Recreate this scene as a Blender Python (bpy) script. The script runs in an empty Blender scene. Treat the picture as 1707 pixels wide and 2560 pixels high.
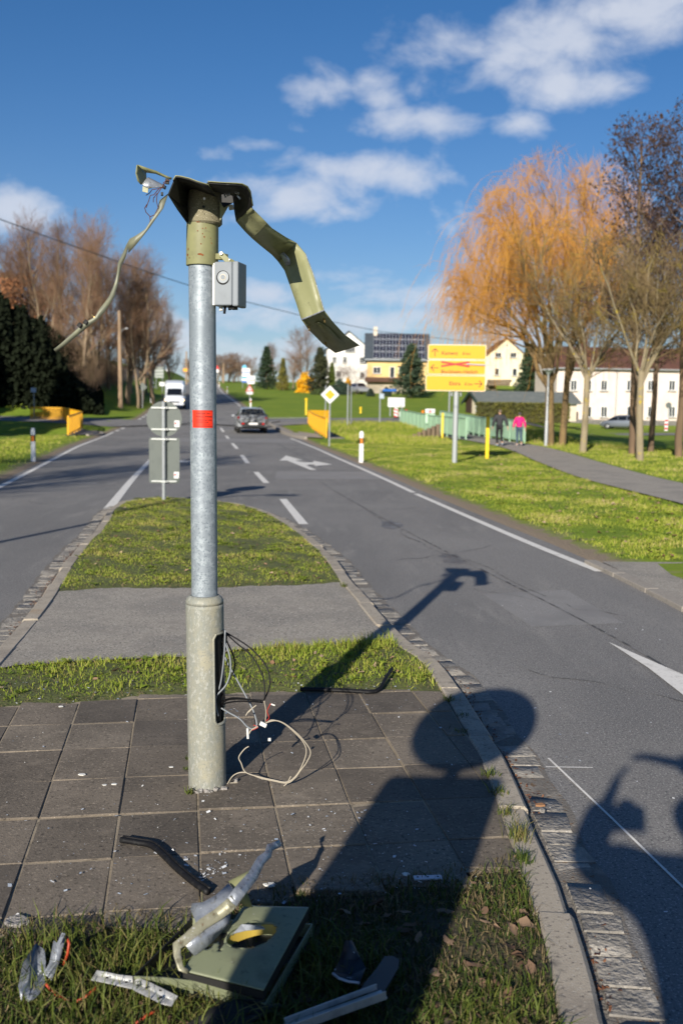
import bpy, bmesh, math, random
import numpy as np
from mathutils import Vector, Matrix, geometry
random.seed(7)
RNG = np.random.default_rng(7)
SC = bpy.context.scene
COL = SC.collection
R = math.radians
# ------------------------------------------------------------------ camera
F, CX, CY, H0, ROLL, CH = 2489.0, 853.5, 1280.0, 1016.0, 0.0155, 1.75
pitch = math.atan((CY - H0) / F)
fw = np.array([0, math.cos(pitch), -math.sin(pitch)])
rt0 = np.array([1.0, 0, 0]); up0 = np.cross(rt0, fw)
cr, sr = math.cos(ROLL), math.sin(ROLL)
rt = cr * rt0 + sr * up0
upv = -sr * rt0 + cr * up0
CAM = np.array([0, 0, CH])
cd = bpy.data.cameras.new('camera'); cam = bpy.data.objects.new('camera', cd); COL.objects.link(cam)
M3 = Matrix((rt.tolist(), upv.tolist(), (-fw).tolist())).transposed()
cam.matrix_world = Matrix.Translation(CAM.tolist()) @ M3.to_4x4()
cd.sensor_fit = 'HORIZONTAL'; cd.sensor_width = 24.0; cd.lens = 24.0 * F / 1707
cd.clip_start = 0.02; cd.clip_end = 9000
cd.dof.use_dof = True; cd.dof.focus_distance = 4.42; cd.dof.aperture_fstop = 3.0
SC.camera = cam
# ------------------------------------------------------------------ sky, sun, exposure
SUN_AZ, SUN_EL = R(16.4), R(21.5)            # the light travels towards this azimuth
sdir = Vector((math.sin(SUN_AZ) * math.cos(SUN_EL), math.cos(SUN_AZ) * math.cos(SUN_EL), -math.sin(SUN_EL)))
sl = bpy.data.lights.new('sun', 'SUN'); sl.energy = 5.0; sl.angle = R(0.53); sl.color = (1.0, 0.92, 0.80)
so = bpy.data.objects.new('sun', sl); COL.objects.link(so)
so.rotation_euler = sdir.to_track_quat('-Z', 'Y').to_euler()
so.location = (-10, -30, 20)
SC.view_settings.view_transform = 'Standard'; SC.view_settings.look = 'None'
SC.view_settings.exposure = 0.5; SC.view_settings.gamma = 1.0
SC.view_settings.use_curve_mapping = False
SC.render.engine = 'CYCLES'
SC.cycles.use_denoising = True
SC.cycles.max_bounces = 6; SC.cycles.transparent_max_bounces = 8
SC.cycles.sample_clamp_indirect = 6
SC.cycles.use_adaptive_sampling = False

def pray(px, py):
    d = fw + rt * ((px - CX) / F) - upv * ((py - CY) / F)
    return d / np.linalg.norm(d)
def G(px, py, z=0.0):
    d = pray(px, py); t = (z - CH) / d[2]; p = CAM + d * t
    return np.array([p[0], p[1], z])
def A(px, py, y):
    d = pray(px, py); return CAM + d * (y / d[1])

W = bpy.data.worlds.new('World'); SC.world = W; W.use_nodes = True
def build_world():
    nt = W.node_tree; nt.nodes.clear(); L = nt.links.new
    def N(t, **k):
        n = nt.nodes.new(t)
        for a, b in k.items(): setattr(n, a, b)
        return n
    def MA(op, a, b=None, c=None):
        n = N('ShaderNodeMath', operation=op)
        for i, v in enumerate((a, b, c)):
            if v is None: continue
            if isinstance(v, (int, float)): n.inputs[i].default_value = v
            else: L(v, n.inputs[i])
        return n.outputs[0]
    sky = N('ShaderNodeTexSky', sky_type='NISHITA')
    sky.sun_disc = False; sky.sun_elevation = SUN_EL
    sky.sun_rotation = math.pi + SUN_AZ
    sky.altitude = 200; sky.air_density = 1.0; sky.dust_density = 0.6; sky.ozone_density = 3.0
    tc = N('ShaderNodeTexCoord')
    sep = N('ShaderNodeSeparateXYZ'); L(tc.outputs['Generated'], sep.inputs[0])
    x, y, z = sep.outputs
    az = MA('ARCTAN2', x, y)
    el = MA('ARCSINE', MA('MAXIMUM', MA('MINIMUM', z, 1.0), -1.0))
    zc = MA('ADD', MA('MAXIMUM', z, 0.0), 0.10)
    cmb = N('ShaderNodeCombineXYZ')
    L(MA('DIVIDE', x, zc), cmb.inputs[0]); L(MA('DIVIDE', y, zc), cmb.inputs[1])
    def noise(scale, detail, rough, vec, dist=0.0):
        n = N('ShaderNodeTexNoise'); n.inputs['Scale'].default_value = scale
        n.inputs['Detail'].default_value = detail; n.inputs['Roughness'].default_value = rough
        n.inputs['Distortion'].default_value = dist
        L(vec, n.inputs['Vector']); return n.outputs['Fac']
    # clouds stand at these azimuth / elevation spots of the sky; noise gives them shape
    spots = []
    for (px, py, wx, wy, s) in [(1330, 110, 270, 80, 1.05), (1240, 165, 170, 60, .95), (1420, 220, 150, 45, 1.0), (1310, 305, 70, 32, .85),
                                (1600, 30, 260, 70, .95), (810, 240, 85, 48, .95), (935, 230, 70, 45, .9), (960, 310, 120, 32, .95), (1110, 305, 85, 34, .95),
                                (1030, 215, 40, 30, .55), (800, 315, 90, 20, .5), (980, 430, 140, 42, 1.15), (820, 420, 100, 40, .9), (750, 480, 220, 55, 1.05),
                                (545, 385, 45, 26, .8), (625, 362, 70, 16, .7), (60, 520, 100, 50, 1.1), (1110, 545, 80, 40, .6),
                                (960, 560, 120, 22, .4), (1000, 740, 190, 45, .95), (640, 740, 150, 30, 1.0), (1010, 805, 230, 40, 1.15), (840, 690, 120, 25, .7), (330, 900, 260, 70, .9), (1250, 830, 260, 60, .9),
                                (650, 800, 190, 50, 1.0), (450, 850, 220, 70, .9), (700, 870, 300, 50, .95)]:
        d = pray(px, py); spots.append((math.atan2(d[0], d[1]), math.asin(d[2]), wx / F * 1.25, wy / F * 1.35, s))
    acc = None
    for a, e, wa, we, s in spots:
        u = MA('DIVIDE', MA('SUBTRACT', az, a), wa); v = MA('DIVIDE', MA('SUBTRACT', el, e), we)
        g = MA('MULTIPLY', MA('EXPONENT', MA('MULTIPLY', MA('ADD', MA('MULTIPLY', u, u), MA('MULTIPLY', v, v)), -0.9)), s)
        acc = g if acc is None else MA('MAXIMUM', acc, g)
    dirv = N('ShaderNodeCombineXYZ')
    L(MA('MULTIPLY', az, 1.0), dirv.inputs[0]); L(MA('MULTIPLY', el, 1.6), dirv.inputs[1])
    n1 = noise(13.0, 7, .58, dirv.outputs[0], .25)
    n2 = noise(1.3, 6, .6, cmb.outputs[0])
    wild = MA('MULTIPLY', MA('MAXIMUM', MA('SUBTRACT', n2, .62), 0.0), 1.7)
    dens = MA('ADD', MA('SUBTRACT', MA('MULTIPLY', MA('ADD', acc, wild), 1.0), .50), MA('MULTIPLY', MA('SUBTRACT', n1, .5), 2.3))
    gate = MA('MINIMUM', MA('MULTIPLY', MA('ADD', acc, wild), 3.0), 1.0)
    dens = MA('SUBTRACT', MA('MULTIPLY', dens, gate), MA('MULTIPLY', MA('SUBTRACT', 1.0, gate), .4))
    ramp = N('ShaderNodeMapRange', interpolation_type='SMOOTHSTEP'); L(dens, ramp.inputs[0])
    ramp.inputs[1].default_value = -.22; ramp.inputs[2].default_value = .75
    ramp.inputs[3].default_value = 0.0; ramp.inputs[4].default_value = .82
    # thin veil towards the horizon
    veil = MA('MULTIPLY', MA('EXPONENT', MA('MULTIPLY', MA('MAXIMUM', el, 0.0), -11.0)), .50)
    fac = MA('MAXIMUM', ramp.outputs[0], veil)
    ccol = N('ShaderNodeMix', data_type='RGBA')
    dn = noise(9.0, 4, .5, dirv.outputs[0])
    L(dn, ccol.inputs['Factor']); ccol.inputs['A'].default_value = (7.0, 7.9, 9.8, 1); ccol.inputs['B'].default_value = (10.6, 10.8, 11.4, 1)
    hsv = N('ShaderNodeHueSaturation'); hsv.inputs['Saturation'].default_value = 1.15; hsv.inputs['Value'].default_value = 1.02
    tint = N('ShaderNodeMix', data_type='RGBA', blend_type='MULTIPLY'); tint.inputs['Factor'].default_value = 1.0; tint.inputs['B'].default_value = (.82, .96, 1.16, 1); L(sky.outputs[0], tint.inputs['A'])
    L(tint.outputs['Result'], hsv.inputs['Color'])
    mx = N('ShaderNodeMix', data_type='RGBA'); L(fac, mx.inputs['Factor'])
    L(hsv.outputs[0], mx.inputs['A']); L(ccol.outputs['Result'], mx.inputs['B'])
    bg = N('ShaderNodeBackground'); bg.inputs['Strength'].default_value = 0.055
    L(mx.outputs['Result'], bg.inputs[0])
    out = N('ShaderNodeOutputWorld'); L(bg.outputs[0], out.inputs[0])
build_world()
W.cycles.sampling_method = 'MANUAL'; W.cycles.sample_map_resolution = 256
# ------------------------------------------------------------------ helpers
MATS = {}
def mat(name, col, rough=.7, metal=0.0, noise=(), bump=None, emis=None, spec=.4, trans=0.0, attr=None, coat=0.0, sss=0.0):
    """noise: list of (scale, colour, lo, hi, detail[, (sx,sy,sz)]) mixed over col in turn; bump: (scale, strength, distance)"""
    if name in MATS: return MATS[name]
    m = bpy.data.materials.new(name); m.use_nodes = True; nt = m.node_tree; L = nt.links.new
    b = nt.nodes['Principled BSDF']
    b.inputs['Base Color'].default_value = (*col, 1); b.inputs['Roughness'].default_value = rough
    b.inputs['Metallic'].default_value = metal; b.inputs['Specular IOR Level'].default_value = spec
    if coat: b.inputs['Coat Weight'].default_value = coat; b.inputs['Coat Roughness'].default_value = .08
    if trans: b.inputs['Transmission Weight'].default_value = trans
    if emis: b.inputs['Emission Color'].default_value = (*emis[0], 1); b.inputs['Emission Strength'].default_value = emis[1]
    geo = nt.nodes.new('ShaderNodeNewGeometry')
    cur = None
    if attr:                                    # (attribute, colour0, colour1, colour2)
        at = nt.nodes.new('ShaderNodeAttribute'); at.attribute_name = attr[0]
        cr_ = nt.nodes.new('ShaderNodeValToRGB'); L(at.outputs['Fac'], cr_.inputs[0])
        cols = attr[1:]; e = cr_.color_ramp.elements
        while len(e) < len(cols): e.new(.5)
        for i, c in enumerate(cols): e[i].position = i / (len(cols) - 1); e[i].color = (*c, 1)
        cur = cr_.outputs[0]
    for nz in noise:
        sc_, c2, lo, hi, det = nz[:5]
        tn = nt.nodes.new('ShaderNodeTexNoise'); tn.inputs['Scale'].default_value = sc_; tn.inputs['Detail'].default_value = det
        tn.inputs['Roughness'].default_value = .6
        vec = geo.outputs['Position']
        if len(nz) > 5:
            mp = nt.nodes.new('ShaderNodeVectorMath'); mp.operation = 'MULTIPLY'; mp.inputs[1].default_value = nz[5]; L(vec, mp.inputs[0]); vec = mp.outputs[0]
        L(vec, tn.inputs['Vector'])
        mr = nt.nodes.new('ShaderNodeMapRange'); mr.inputs[1].default_value = lo; mr.inputs[2].default_value = hi
        mr.interpolation_type = 'SMOOTHSTEP'
        L(tn.outputs['Fac'], mr.inputs[0])
        mx = nt.nodes.new('ShaderNodeMix'); mx.data_type = 'RGBA'; L(mr.outputs[0], mx.inputs['Factor'])
        if cur is None: mx.inputs['A'].default_value = (*col, 1)
        else: L(cur, mx.inputs['A'])
        mx.inputs['B'].default_value = (*c2, 1); cur = mx.outputs['Result']
    if cur is not None: L(cur, b.inputs['Base Color'])
    if bump:
        tn = nt.nodes.new('ShaderNodeTexNoise'); tn.inputs['Scale'].default_value = bump[0]; tn.inputs['Detail'].default_value = 5
        L(geo.outputs['Position'], tn.inputs['Vector'])
        bp = nt.nodes.new('ShaderNodeBump'); bp.inputs['Strength'].default_value = bump[1]; bp.inputs['Distance'].default_value = bump[2]
        L(tn.outputs['Fac'], bp.inputs['Height']); L(bp.outputs[0], b.inputs['Normal'])
    MATS[name] = m
    return m

ORG = {}
def org(o):
    return ORG.get(o.name, np.zeros(3)) if o is not None else np.zeros(3)
def tag(o, label=None, cat=None, group=None, kind=None):
    for k, v in (('label', label), ('category', cat), ('group', group), ('kind', kind)):
        if v: o[k] = v
    return o
def thing(name, label, cat, loc=(0, 0, 0), group=None):
    o = bpy.data.objects.new(name, None); COL.objects.link(o); o.empty_display_size = .2
    o.location = tuple(loc); ORG[o.name] = np.array(loc, float)
    return tag(o, label, cat, group)
def mesh_obj(name, me, m=None, parent=None):
    o = bpy.data.objects.new(name, me); COL.objects.link(o)
    if m is not None:
        for q in (m if isinstance(m, (list, tuple)) else [m]): me.materials.append(q)
    if parent is not None: o.parent = parent; ORG[o.name] = org(parent)
    else: ORG[o.name] = np.zeros(3)
    return o
def copy_tree(o, parent=None, loc=None, rotz=None, scale=None, label=None, group=None):
    c = o.copy(); COL.objects.link(c); c.parent = parent
    if loc is not None: c.location = tuple(loc)
    if rotz is not None: c.rotation_euler = (0, 0, rotz)
    if scale is not None: c.scale = scale if hasattr(scale, '__len__') else (scale,) * 3
    if label: c['label'] = label
    if group: c['group'] = group
    for ch in list(o.children): copy_tree(ch, c)
    return c

class MB:
    def __init__(s): s.v = []; s.f = []; s.mi = []; s.cur = 0
    def add(s, vs, fs):
        o = len(s.v); s.v.extend([tuple(map(float, p)) for p in vs])
        for f in fs: s.f.append(tuple(i + o for i in f)); s.mi.append(s.cur)
    def box(s, c, size, rz=0.0, M=None):
        hx, hy, hz = [q / 2 for q in size]
        pts = [Vector((x, y, z)) for z in (-hz, hz) for y in (-hy, hy) for x in (-hx, hx)]
        if M is None: M = Matrix.Rotation(rz, 3, 'Z')
        c = Vector(tuple(map(float, c)))
        s.add([M @ p + c for p in pts], [(0, 2, 3, 1), (4, 5, 7, 6), (0, 1, 5, 4), (2, 6, 7, 3), (0, 4, 6, 2), (1, 3, 7, 5)])
    def bar(s, p0, p1, w, h, up=(0, 0, 1)):
        p0, p1 = Vector(tuple(map(float, p0))), Vector(tuple(map(float, p1))); d = p1 - p0; l = d.length
        if l < 1e-6: return
        x = d / l; u = Vector(up); y = u.cross(x)
        if y.length < 1e-4: y = Vector((0, 1, 0)).cross(x)
        y.normalize(); z = x.cross(y)
        s.box((p0 + p1) / 2, (l, w, h), M=Matrix((x, y, z)).transposed())
    def tube(s, pts, r, n=8, cap=True):
        P = [Vector(tuple(map(float, p))) for p in pts]; k = len(P)
        rs = list(r) if hasattr(r, '__len__') else [r] * k
        vs = []; prev = None
        for i in range(k):
            t = (P[min(i + 1, k - 1)] - P[max(i - 1, 0)])
            if t.length < 1e-9: t = Vector((0, 0, 1))
            t.normalize()
            if prev is None:
                a = Vector((0, 0, 1)) if abs(t.z) < .9 else Vector((1, 0, 0))
                u = t.cross(a).normalized()
            else:
                u = prev - t * prev.dot(t)
                u = u.normalized() if u.length > 1e-6 else t.orthogonal().normalized()
            prev = u; w = t.cross(u)
            for j in range(n):
                an = 2 * math.pi * j / n
                vs.append(P[i] + (u * math.cos(an) + w * math.sin(an)) * rs[i])
        fs = [(i * n + j, i * n + (j + 1) % n, (i + 1) * n + (j + 1) % n, (i + 1) * n + j) for i in range(k - 1) for j in range(n)]
        if cap: fs += [tuple(range(n))[::-1], tuple(range((k - 1) * n, k * n))]
        s.add(vs, fs)
    def lathe(s, prof, n=24, c=(0, 0, 0), cap=True):
        vs = [(c[0] + r * math.cos(2 * math.pi * j / n), c[1] + r * math.sin(2 * math.pi * j / n), c[2] + z) for r, z in prof for j in range(n)]
        k = len(prof)
        fs = [(i * n + j, i * n + (j + 1) % n, (i + 1) * n + (j + 1) % n, (i + 1) * n + j) for i in range(k - 1) for j in range(n)]
        if cap: fs += [tuple(range(n))[::-1], tuple(range((k - 1) * n, k * n))]
        s.add(vs, fs)
    def prism(s, poly, off):
        """poly: list of 3-D points (planar); off: extrusion vector"""
        n = len(poly); o = np.array(off, float)
        vs = [np.array(p, float) for p in poly] + [np.array(p, float) + o for p in poly]
        fs = [tuple(range(n))[::-1], tuple(range(n, 2 * n))] + [(i, (i + 1) % n, n + (i + 1) % n, n + i) for i in range(n)]
        s.add(vs, fs)
    def grid(s, rows):
        k = len(rows[0]); vs = [p for r in rows for p in r]
        s.add(vs, [(i * k + j, i * k + j + 1, (i + 1) * k + j + 1, (i + 1) * k + j) for i in range(len(rows) - 1) for j in range(k - 1)])
    def build(s, name, m, parent=None, smooth=False, bevel=0.0, solid=0.0, local=False, recalc=True, autosmooth=None):
        o0 = np.zeros(3) if local else org(parent)
        me = bpy.data.meshes.new(name)
        me.from_pydata([tuple(np.array(p) - o0) for p in s.v], [], s.f)
        ms = m if isinstance(m, (list, tuple)) else [m]
        ob = mesh_obj(name, me, ms, parent)
        if len(ms) > 1: me.polygons.foreach_set('material_index', s.mi)
        if recalc:
            bm = bmesh.new(); bm.from_mesh(me); bmesh.ops.recalc_face_normals(bm, faces=bm.faces); bm.to_mesh(me); bm.free()
        if smooth: me.polygons.foreach_set('use_smooth', [True] * len(me.polygons))
        if autosmooth is not None:
            me.polygons.foreach_set('use_smooth', [True] * len(me.polygons)); me.set_sharp_from_angle(angle=R(autosmooth))
        if bevel:
            b = ob.modifiers.new('bevel', 'BEVEL'); b.width = bevel; b.segments = 2; b.limit_method = 'ANGLE'; b.angle_limit = R(40)
        if solid:
            b = ob.modifiers.new('solid', 'SOLIDIFY'); b.thickness = solid; b.offset = 0
        return ob

def np_mesh(name, V, Fq, m, parent=None, smooth=False, attrs=None, local=False):
    """V (n,3); Fq (m,k) with k = 3 or 4"""
    me = bpy.data.meshes.new(name); V = np.asarray(V, np.float32)
    if parent is not None and not local: V = V - org(parent).astype(np.float32)
    n, k = Fq.shape
    me.vertices.add(len(V)); me.vertices.foreach_set('co', V.ravel())
    me.loops.add(n * k); me.loops.foreach_set('vertex_index', Fq.ravel().astype(np.int32))
    me.polygons.add(n); me.polygons.foreach_set('loop_start', np.arange(0, n * k, k, dtype=np.int32))
    me.update(calc_edges=True)
    if smooth: me.polygons.foreach_set('use_smooth', np.ones(n, bool))
    for an, av in (attrs or {}).items():
        a = me.attributes.new(an, 'FLOAT', 'POINT'); a.data.foreach_set('value', np.asarray(av, np.float32))
    return mesh_obj(name, me, m, parent)

def poly_sheet(name, pts, z, m, parent=None, kind='structure', zf=None):
    P = [Vector((p[0], p[1], 0)) for p in pts]
    tris = geometry.tessellate_polygon([P])
    mb = MB(); mb.add([(p.x, p.y, z if zf is None else zf(p.x, p.y) + z) for p in P], [tuple(t) for t in tris])
    o = mb.build(name, m, parent)
    if parent is None and kind: o['kind'] = kind
    # make sure it faces up
    return o
def smooth_line(pts, step):
    """Catmull-Rom resample of a 2-D polyline"""
    P = np.array(pts, float)[:, :2]; P = np.vstack([2 * P[0] - P[1], P, 2 * P[-1] - P[-2]]); out = []
    for i in range(1, len(P) - 2):
        a, b, c, d = P[i - 1], P[i], P[i + 1], P[i + 2]
        n = max(2, int(np.linalg.norm(c - b) / step * 2))
        for t in np.linspace(0, 1, n, endpoint=False):
            out.append(.5 * ((2 * b) + (-a + c) * t + (2 * a - 5 * b + 4 * c - d) * t * t + (-a + 3 * b - 3 * c + d) * t ** 3))
    out.append(P[-2]); out = np.array(out)
    s = np.r_[0, np.cumsum(np.linalg.norm(np.diff(out, axis=0), axis=1))]
    t = np.linspace(0, s[-1], max(2, int(round(s[-1] / step)) + 1))
    return np.c_[np.interp(t, s, out[:, 0]), np.interp(t, s, out[:, 1])]
def normals2(P):
    T = np.gradient(P, axis=0); T /= np.linalg.norm(T, axis=1)[:, None] + 1e-9
    return np.c_[T[:, 1], -T[:, 0]]          # right-hand normal
def inside(poly, pts):
    poly = np.asarray(poly); x, y = pts[:, 0], pts[:, 1]; r = np.zeros(len(pts), bool)
    xj, yj = poly[-1]
    for xi, yi in poly:
        c = ((yi > y) != (yj > y)) & (x < (xj - xi) * (y - yi) / (yj - yi + 1e-12) + xi)
        r ^= c; xj, yj = xi, yi
    return r
def text_mesh(body, size, bold=False):
    cu = bpy.data.curves.new('t', 'FONT'); cu.body = body; cu.size = size; cu.resolution_u = 2; cu.offset = .012 * size if bold else 0
    o = bpy.data.objects.new('t', cu); COL.objects.link(o)
    dg = bpy.context.evaluated_depsgraph_get(); me = bpy.data.meshes.new_from_object(o.evaluated_get(dg))
    v = np.array([q.co[:] for q in me.vertices]); f = [tuple(p.vertices) for p in me.polygons]
    bpy.data.objects.remove(o); bpy.data.curves.remove(cu); bpy.data.meshes.remove(me)
    return v, f
def sstep(x, a, b):
    t = np.clip((np.asarray(x, float) - a) / (b - a), 0, 1); return t * t * (3 - 2 * t)
# ------------------------------------------------------------------ terrain
def seg_dist(x, y, P):
    d = np.full(np.shape(x), 1e9)
    for a, b in zip(P[:-1], P[1:]):
        ax, ay = a; bx, by = b; l2 = (bx - ax) ** 2 + (by - ay) ** 2
        t = np.clip(((x - ax) * (bx - ax) + (y - ay) * (by - ay)) / l2, 0, 1)
        d = np.minimum(d, np.hypot(x - ax - t * (bx - ax), y - ay - t * (by - ay)))
    return d
DITCH_R = [(-.2, 63), (3, 62), (7, 60), (11, 56.5), (14.5, 52.5), (19, 49), (28, 45), (60, 42)]
DITCH_L = [(-15.8, 57.5), (-20, 56.5), (-30, 52), (-70, 45)]
CENTER = ([-20, 14.6, 18.6, 22.4, 30, 39.8, 59.7, 95, 117, 147, 202, 232, 320, 5000], [3, -.55, -1.1, -1.7, -2.85, -4.2, -7.1, -12.7, -16, -20.8, -28.6, -32.6, -45, -700])
XLP = ([-40, -12, 8, 20.6, 27.2, 40, 57.7, 80, 104, 150, 232, 320, 5000], [-2.2, -4.0, -5.1, -7.30, -8.5, -10.85, -13.5, -16, -19.2, -25.3, -36.3, -48.6, -704])
XRP = ([-40, -12, 5, 8.6, 11, 12.7, 15.3, 20.2, 24.2, 28.5, 34.5, 39.9, 46, 54.5, 59.7, 95, 117, 147, 202, 232, 320, 5000], [4.5, 3.9, 3.4, 3.22, 3.0, 2.83, 2.47, 1.83, 1.37, .83, .07, -.6, -1.43, -2.35, -2.95, -9.1, -12.5, -17.3, -25.1, -29.1, -41.5, -696])
def XC(y): return np.interp(y, *CENTER)
def XL(y): return np.interp(y, *XLP)
def XR(y): return np.interp(y, *XRP)
def HT(x, y):
    x = np.asarray(x, float); y = np.asarray(y, float)
    s = sstep(x, 11, 24); y0 = 60 + 44 * s; sl_ = .04 + .075 * s
    t = (y - y0) / 4.0
    ramp = np.where(t > 30, t, np.log1p(np.exp(np.minimum(t, 30)))) * 4.0 * sl_
    z = 16 * np.tanh(ramp / 16)
    z = z - .35 * s * (1 - sstep(y, 100, 130)) * sstep(y, 40, 60)
    # wooded rise on the left
    o = XL(y) - x
    z = z + 3.4 * sstep(o, 1.0, 9) * sstep(y, 74, 88) + 5.5 * sstep(o, 9, 45) * sstep(y, 74, 95)
    z = z + 1.6 * sstep(o, 4, 20) * sstep(y, 40, 20) * 0
    z = z - 1.5 * np.exp(-(seg_dist(x, y, DITCH_R) / 2.3) ** 2) * sstep(x - XR(y), -.2, 2.2)
    z = z - 1.5 * np.exp(-(seg_dist(x, y, DITCH_L) / 2.3) ** 2) * sstep(o, .2, 2.4)
    return z
ys = np.r_[np.arange(-40, -8, 4), np.arange(-8, 58, .8), np.arange(58, 130, 1.5), np.arange(130, 300, 4), np.geomspace(300, 5200, 26)]
OFF = np.array([0, .12, .3, .6, 1, 1.5, 2.1, 2.8, 3.6, 4.5, 5.5, 6.6, 7.8, 9, 10.4, 12, 14, 16.5, 19.5, 23, 27, 32, 39, 48, 60, 80, 120, 200, 400, 900, 2200])
V = []; dirt = []
for y in ys:
    l, r = XL(y), XR(y)
    xs = np.r_[l - OFF[::-1], l + .35, (l + r) / 2, r - .35, r + OFF]
    off = np.r_[OFF[::-1], -1, -1, -1, OFF]
    z = HT(xs, np.full(len(xs), y)) + np.where(off < 0, -.09, .012 + .035 * sstep(off, .1, .7))
    bump_ = .02 * np.sin(xs * 1.7 + y * .6) * np.sin(y * 1.1 - xs * .4) + .012 * np.sin(xs * 4.1) * np.sin(y * 3.7)
    z = z + np.where(off > .5, bump_, 0)
    V += list(zip(xs, np.full(len(xs), y), z)); wd = np.where((xs < l), sstep(off, 4.0, 6.5) * sstep(y, 76, 82) * sstep(y, 260, 200), 0); dirt += list(np.maximum(np.clip(np.exp(-np.maximum(off, 0) / .38), 0, 1), wd))
k = len(OFF) * 2 + 3; n = len(ys)
I, J = np.meshgrid(np.arange(n - 1), np.arange(k - 1), indexing='ij')
Fq = np.stack([I * k + J, I * k + J + 1, (I + 1) * k + J + 1, (I + 1) * k + J], -1).reshape(-1, 4)
m_ground = mat('meadow', (.155, .235, .024), .95, noise=[(.35, (.205, .27, .028), .42, .62, 4), (3.5, (.12, .18, .018), .5, .7, 5), (.12, (.25, .285, .05), .55, .75, 3), (14, (.25, .23, .085), .6, .76, 5)], bump=(22, .7, .04), spec=.15)
def add_dirt(m):
    nt = m.node_tree; L = nt.links.new; b = nt.nodes['Principled BSDF']; src = b.inputs['Base Color'].links[0].from_socket
    at = nt.nodes.new('ShaderNodeAttribute'); at.attribute_name = 'dirt'
    tn = nt.nodes.new('ShaderNodeTexNoise'); tn.inputs['Scale'].default_value = 4.0; tn.inputs['Detail'].default_value = 6
    geo = nt.nodes.new('ShaderNodeNewGeometry'); L(geo.outputs['Position'], tn.inputs['Vector'])
    a = nt.nodes.new('ShaderNodeMath'); a.operation = 'ADD'; L(at.outputs['Fac'], a.inputs[0]); L(tn.outputs['Fac'], a.inputs[1])
    mr = nt.nodes.new('ShaderNodeMapRange'); mr.inputs[1].default_value = .78; mr.inputs[2].default_value = 1.15; L(a.outputs[0], mr.inputs[0])
    mx = nt.nodes.new('ShaderNodeMix'); mx.data_type = 'RGBA'; L(mr.outputs[0], mx.inputs['Factor']); L(src, mx.inputs['A'])
    mx.inputs['B'].default_value = (.25, .20, .145, 1); L(mx.outputs['Result'], b.inputs['Base Color'])
add_dirt(m_ground)
ground = np_mesh('ground', np.array(V), Fq, m_ground, smooth=True, attrs={'dirt': dirt}); ground['kind'] = 'structure'
# ------------------------------------------------------------------ carriageway
m_asph = mat('asphalt', (.20, .193, .185), .88, noise=[(.55, (.155, .151, .147), .42, .62, 4, (1, .25, 1)), (2.2, (.235, .226, .212), .52, .72, 4, (1.6, .3, 1)), (.22, (.225, .218, .207), .5, .66, 3), (26, (.15, .146, .142), .5, .7, 3), (95, (.38, .37, .35), .54, .67, 3), (70, (.07, .069, .07), .55, .68, 3)], bump=(110, .7, .008), spec=.35)
m_asph2 = mat('asphalt_patch', (.235, .228, .22), .85, noise=[(90, (.36, .35, .34), .55, .68, 3), (65, (.09, .09, .09), .57, .7, 3), (1.5, (.205, .2, .195), .45, .65, 4)], bump=(330, .5, .004))
m_asph3 = mat('footway_asphalt', (.33, .30, .255), .9, noise=[(1.2, (.255, .236, .205), .45, .62, 4), (70, (.50, .46, .40), .53, .66, 3), (55, (.10, .095, .088), .54, .66, 3), (9, (.27, .245, .21), .5, .7, 4)], bump=(240, .7, .006))
m_paint = mat('road_paint', (.72, .70, .65), .7, noise=[(60, (.42, .40, .37), .55, .75, 5), (9, (.55, .53, .49), .5, .7, 4)])
ry = ys[(ys < 420)]
V = []; 
for y in ry:
    l, r = XL(y), XR(y)
    xs = np.linspace(l, r, 11)
    V += list(zip(xs, np.full(11, y), HT(np.clip(xs, l + 3, r - 3) if r - l > 6 else xs * 0 + (l + r) / 2, np.full(11, y))))
I, J = np.meshgrid(np.arange(len(ry) - 1), np.arange(10), indexing='ij')
Fq = np.stack([I * 11 + J, I * 11 + J + 1, (I + 1) * 11 + J + 1, (I + 1) * 11 + J], -1).reshape(-1, 4)
road = np_mesh('road', np.array(V), Fq, m_asph, smooth=True); road['kind'] = 'structure'
def ZR(x, y): return float(HT(XC(y), y))
def strip(name, pts, w, m, zoff=.006, parent=None, kind='structure', zf=None, step=.8, taper=None):
    """a flat ribbon of width w along pts (2-D), draped"""
    P = smooth_line(pts, step) if len(pts) > 2 else np.array([np.array(pts[0])[:2] + (np.array(pts[1])[:2] - np.array(pts[0])[:2]) * t for t in np.linspace(0, 1, max(2, int(np.linalg.norm(np.array(pts[1])[:2] - np.array(pts[0])[:2]) / step) + 1))])
    Nn = normals2(P); ww = np.interp(np.linspace(0, 1, len(P)), np.linspace(0, 1, len(w)), w) if hasattr(w, '__len__') else np.full(len(P), w)
    zf = zf or ZR
    nc = 2 if np.max(ww) < 1 else 5
    mb = MB(); rows = []
    for p, nn, q in zip(P, Nn, ww):
        rows.append([(p[0] + nn[0] * q * t, p[1] + nn[1] * q * t, zf(p[0] + nn[0] * q * t, p[1] + nn[1] * q * t) + zoff) for t in np.linspace(-.5, .5, nc)])
    mb.grid(rows); o = mb.build(name, m, parent, recalc=False, smooth=True)
    if parent is None and kind: o['kind'] = kind
    return o
markings = road
def mark(name, pts, w, **kw): return strip(name, pts, w, m_paint, parent=road, zoff=kw.pop('zoff', .006), **kw)
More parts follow.
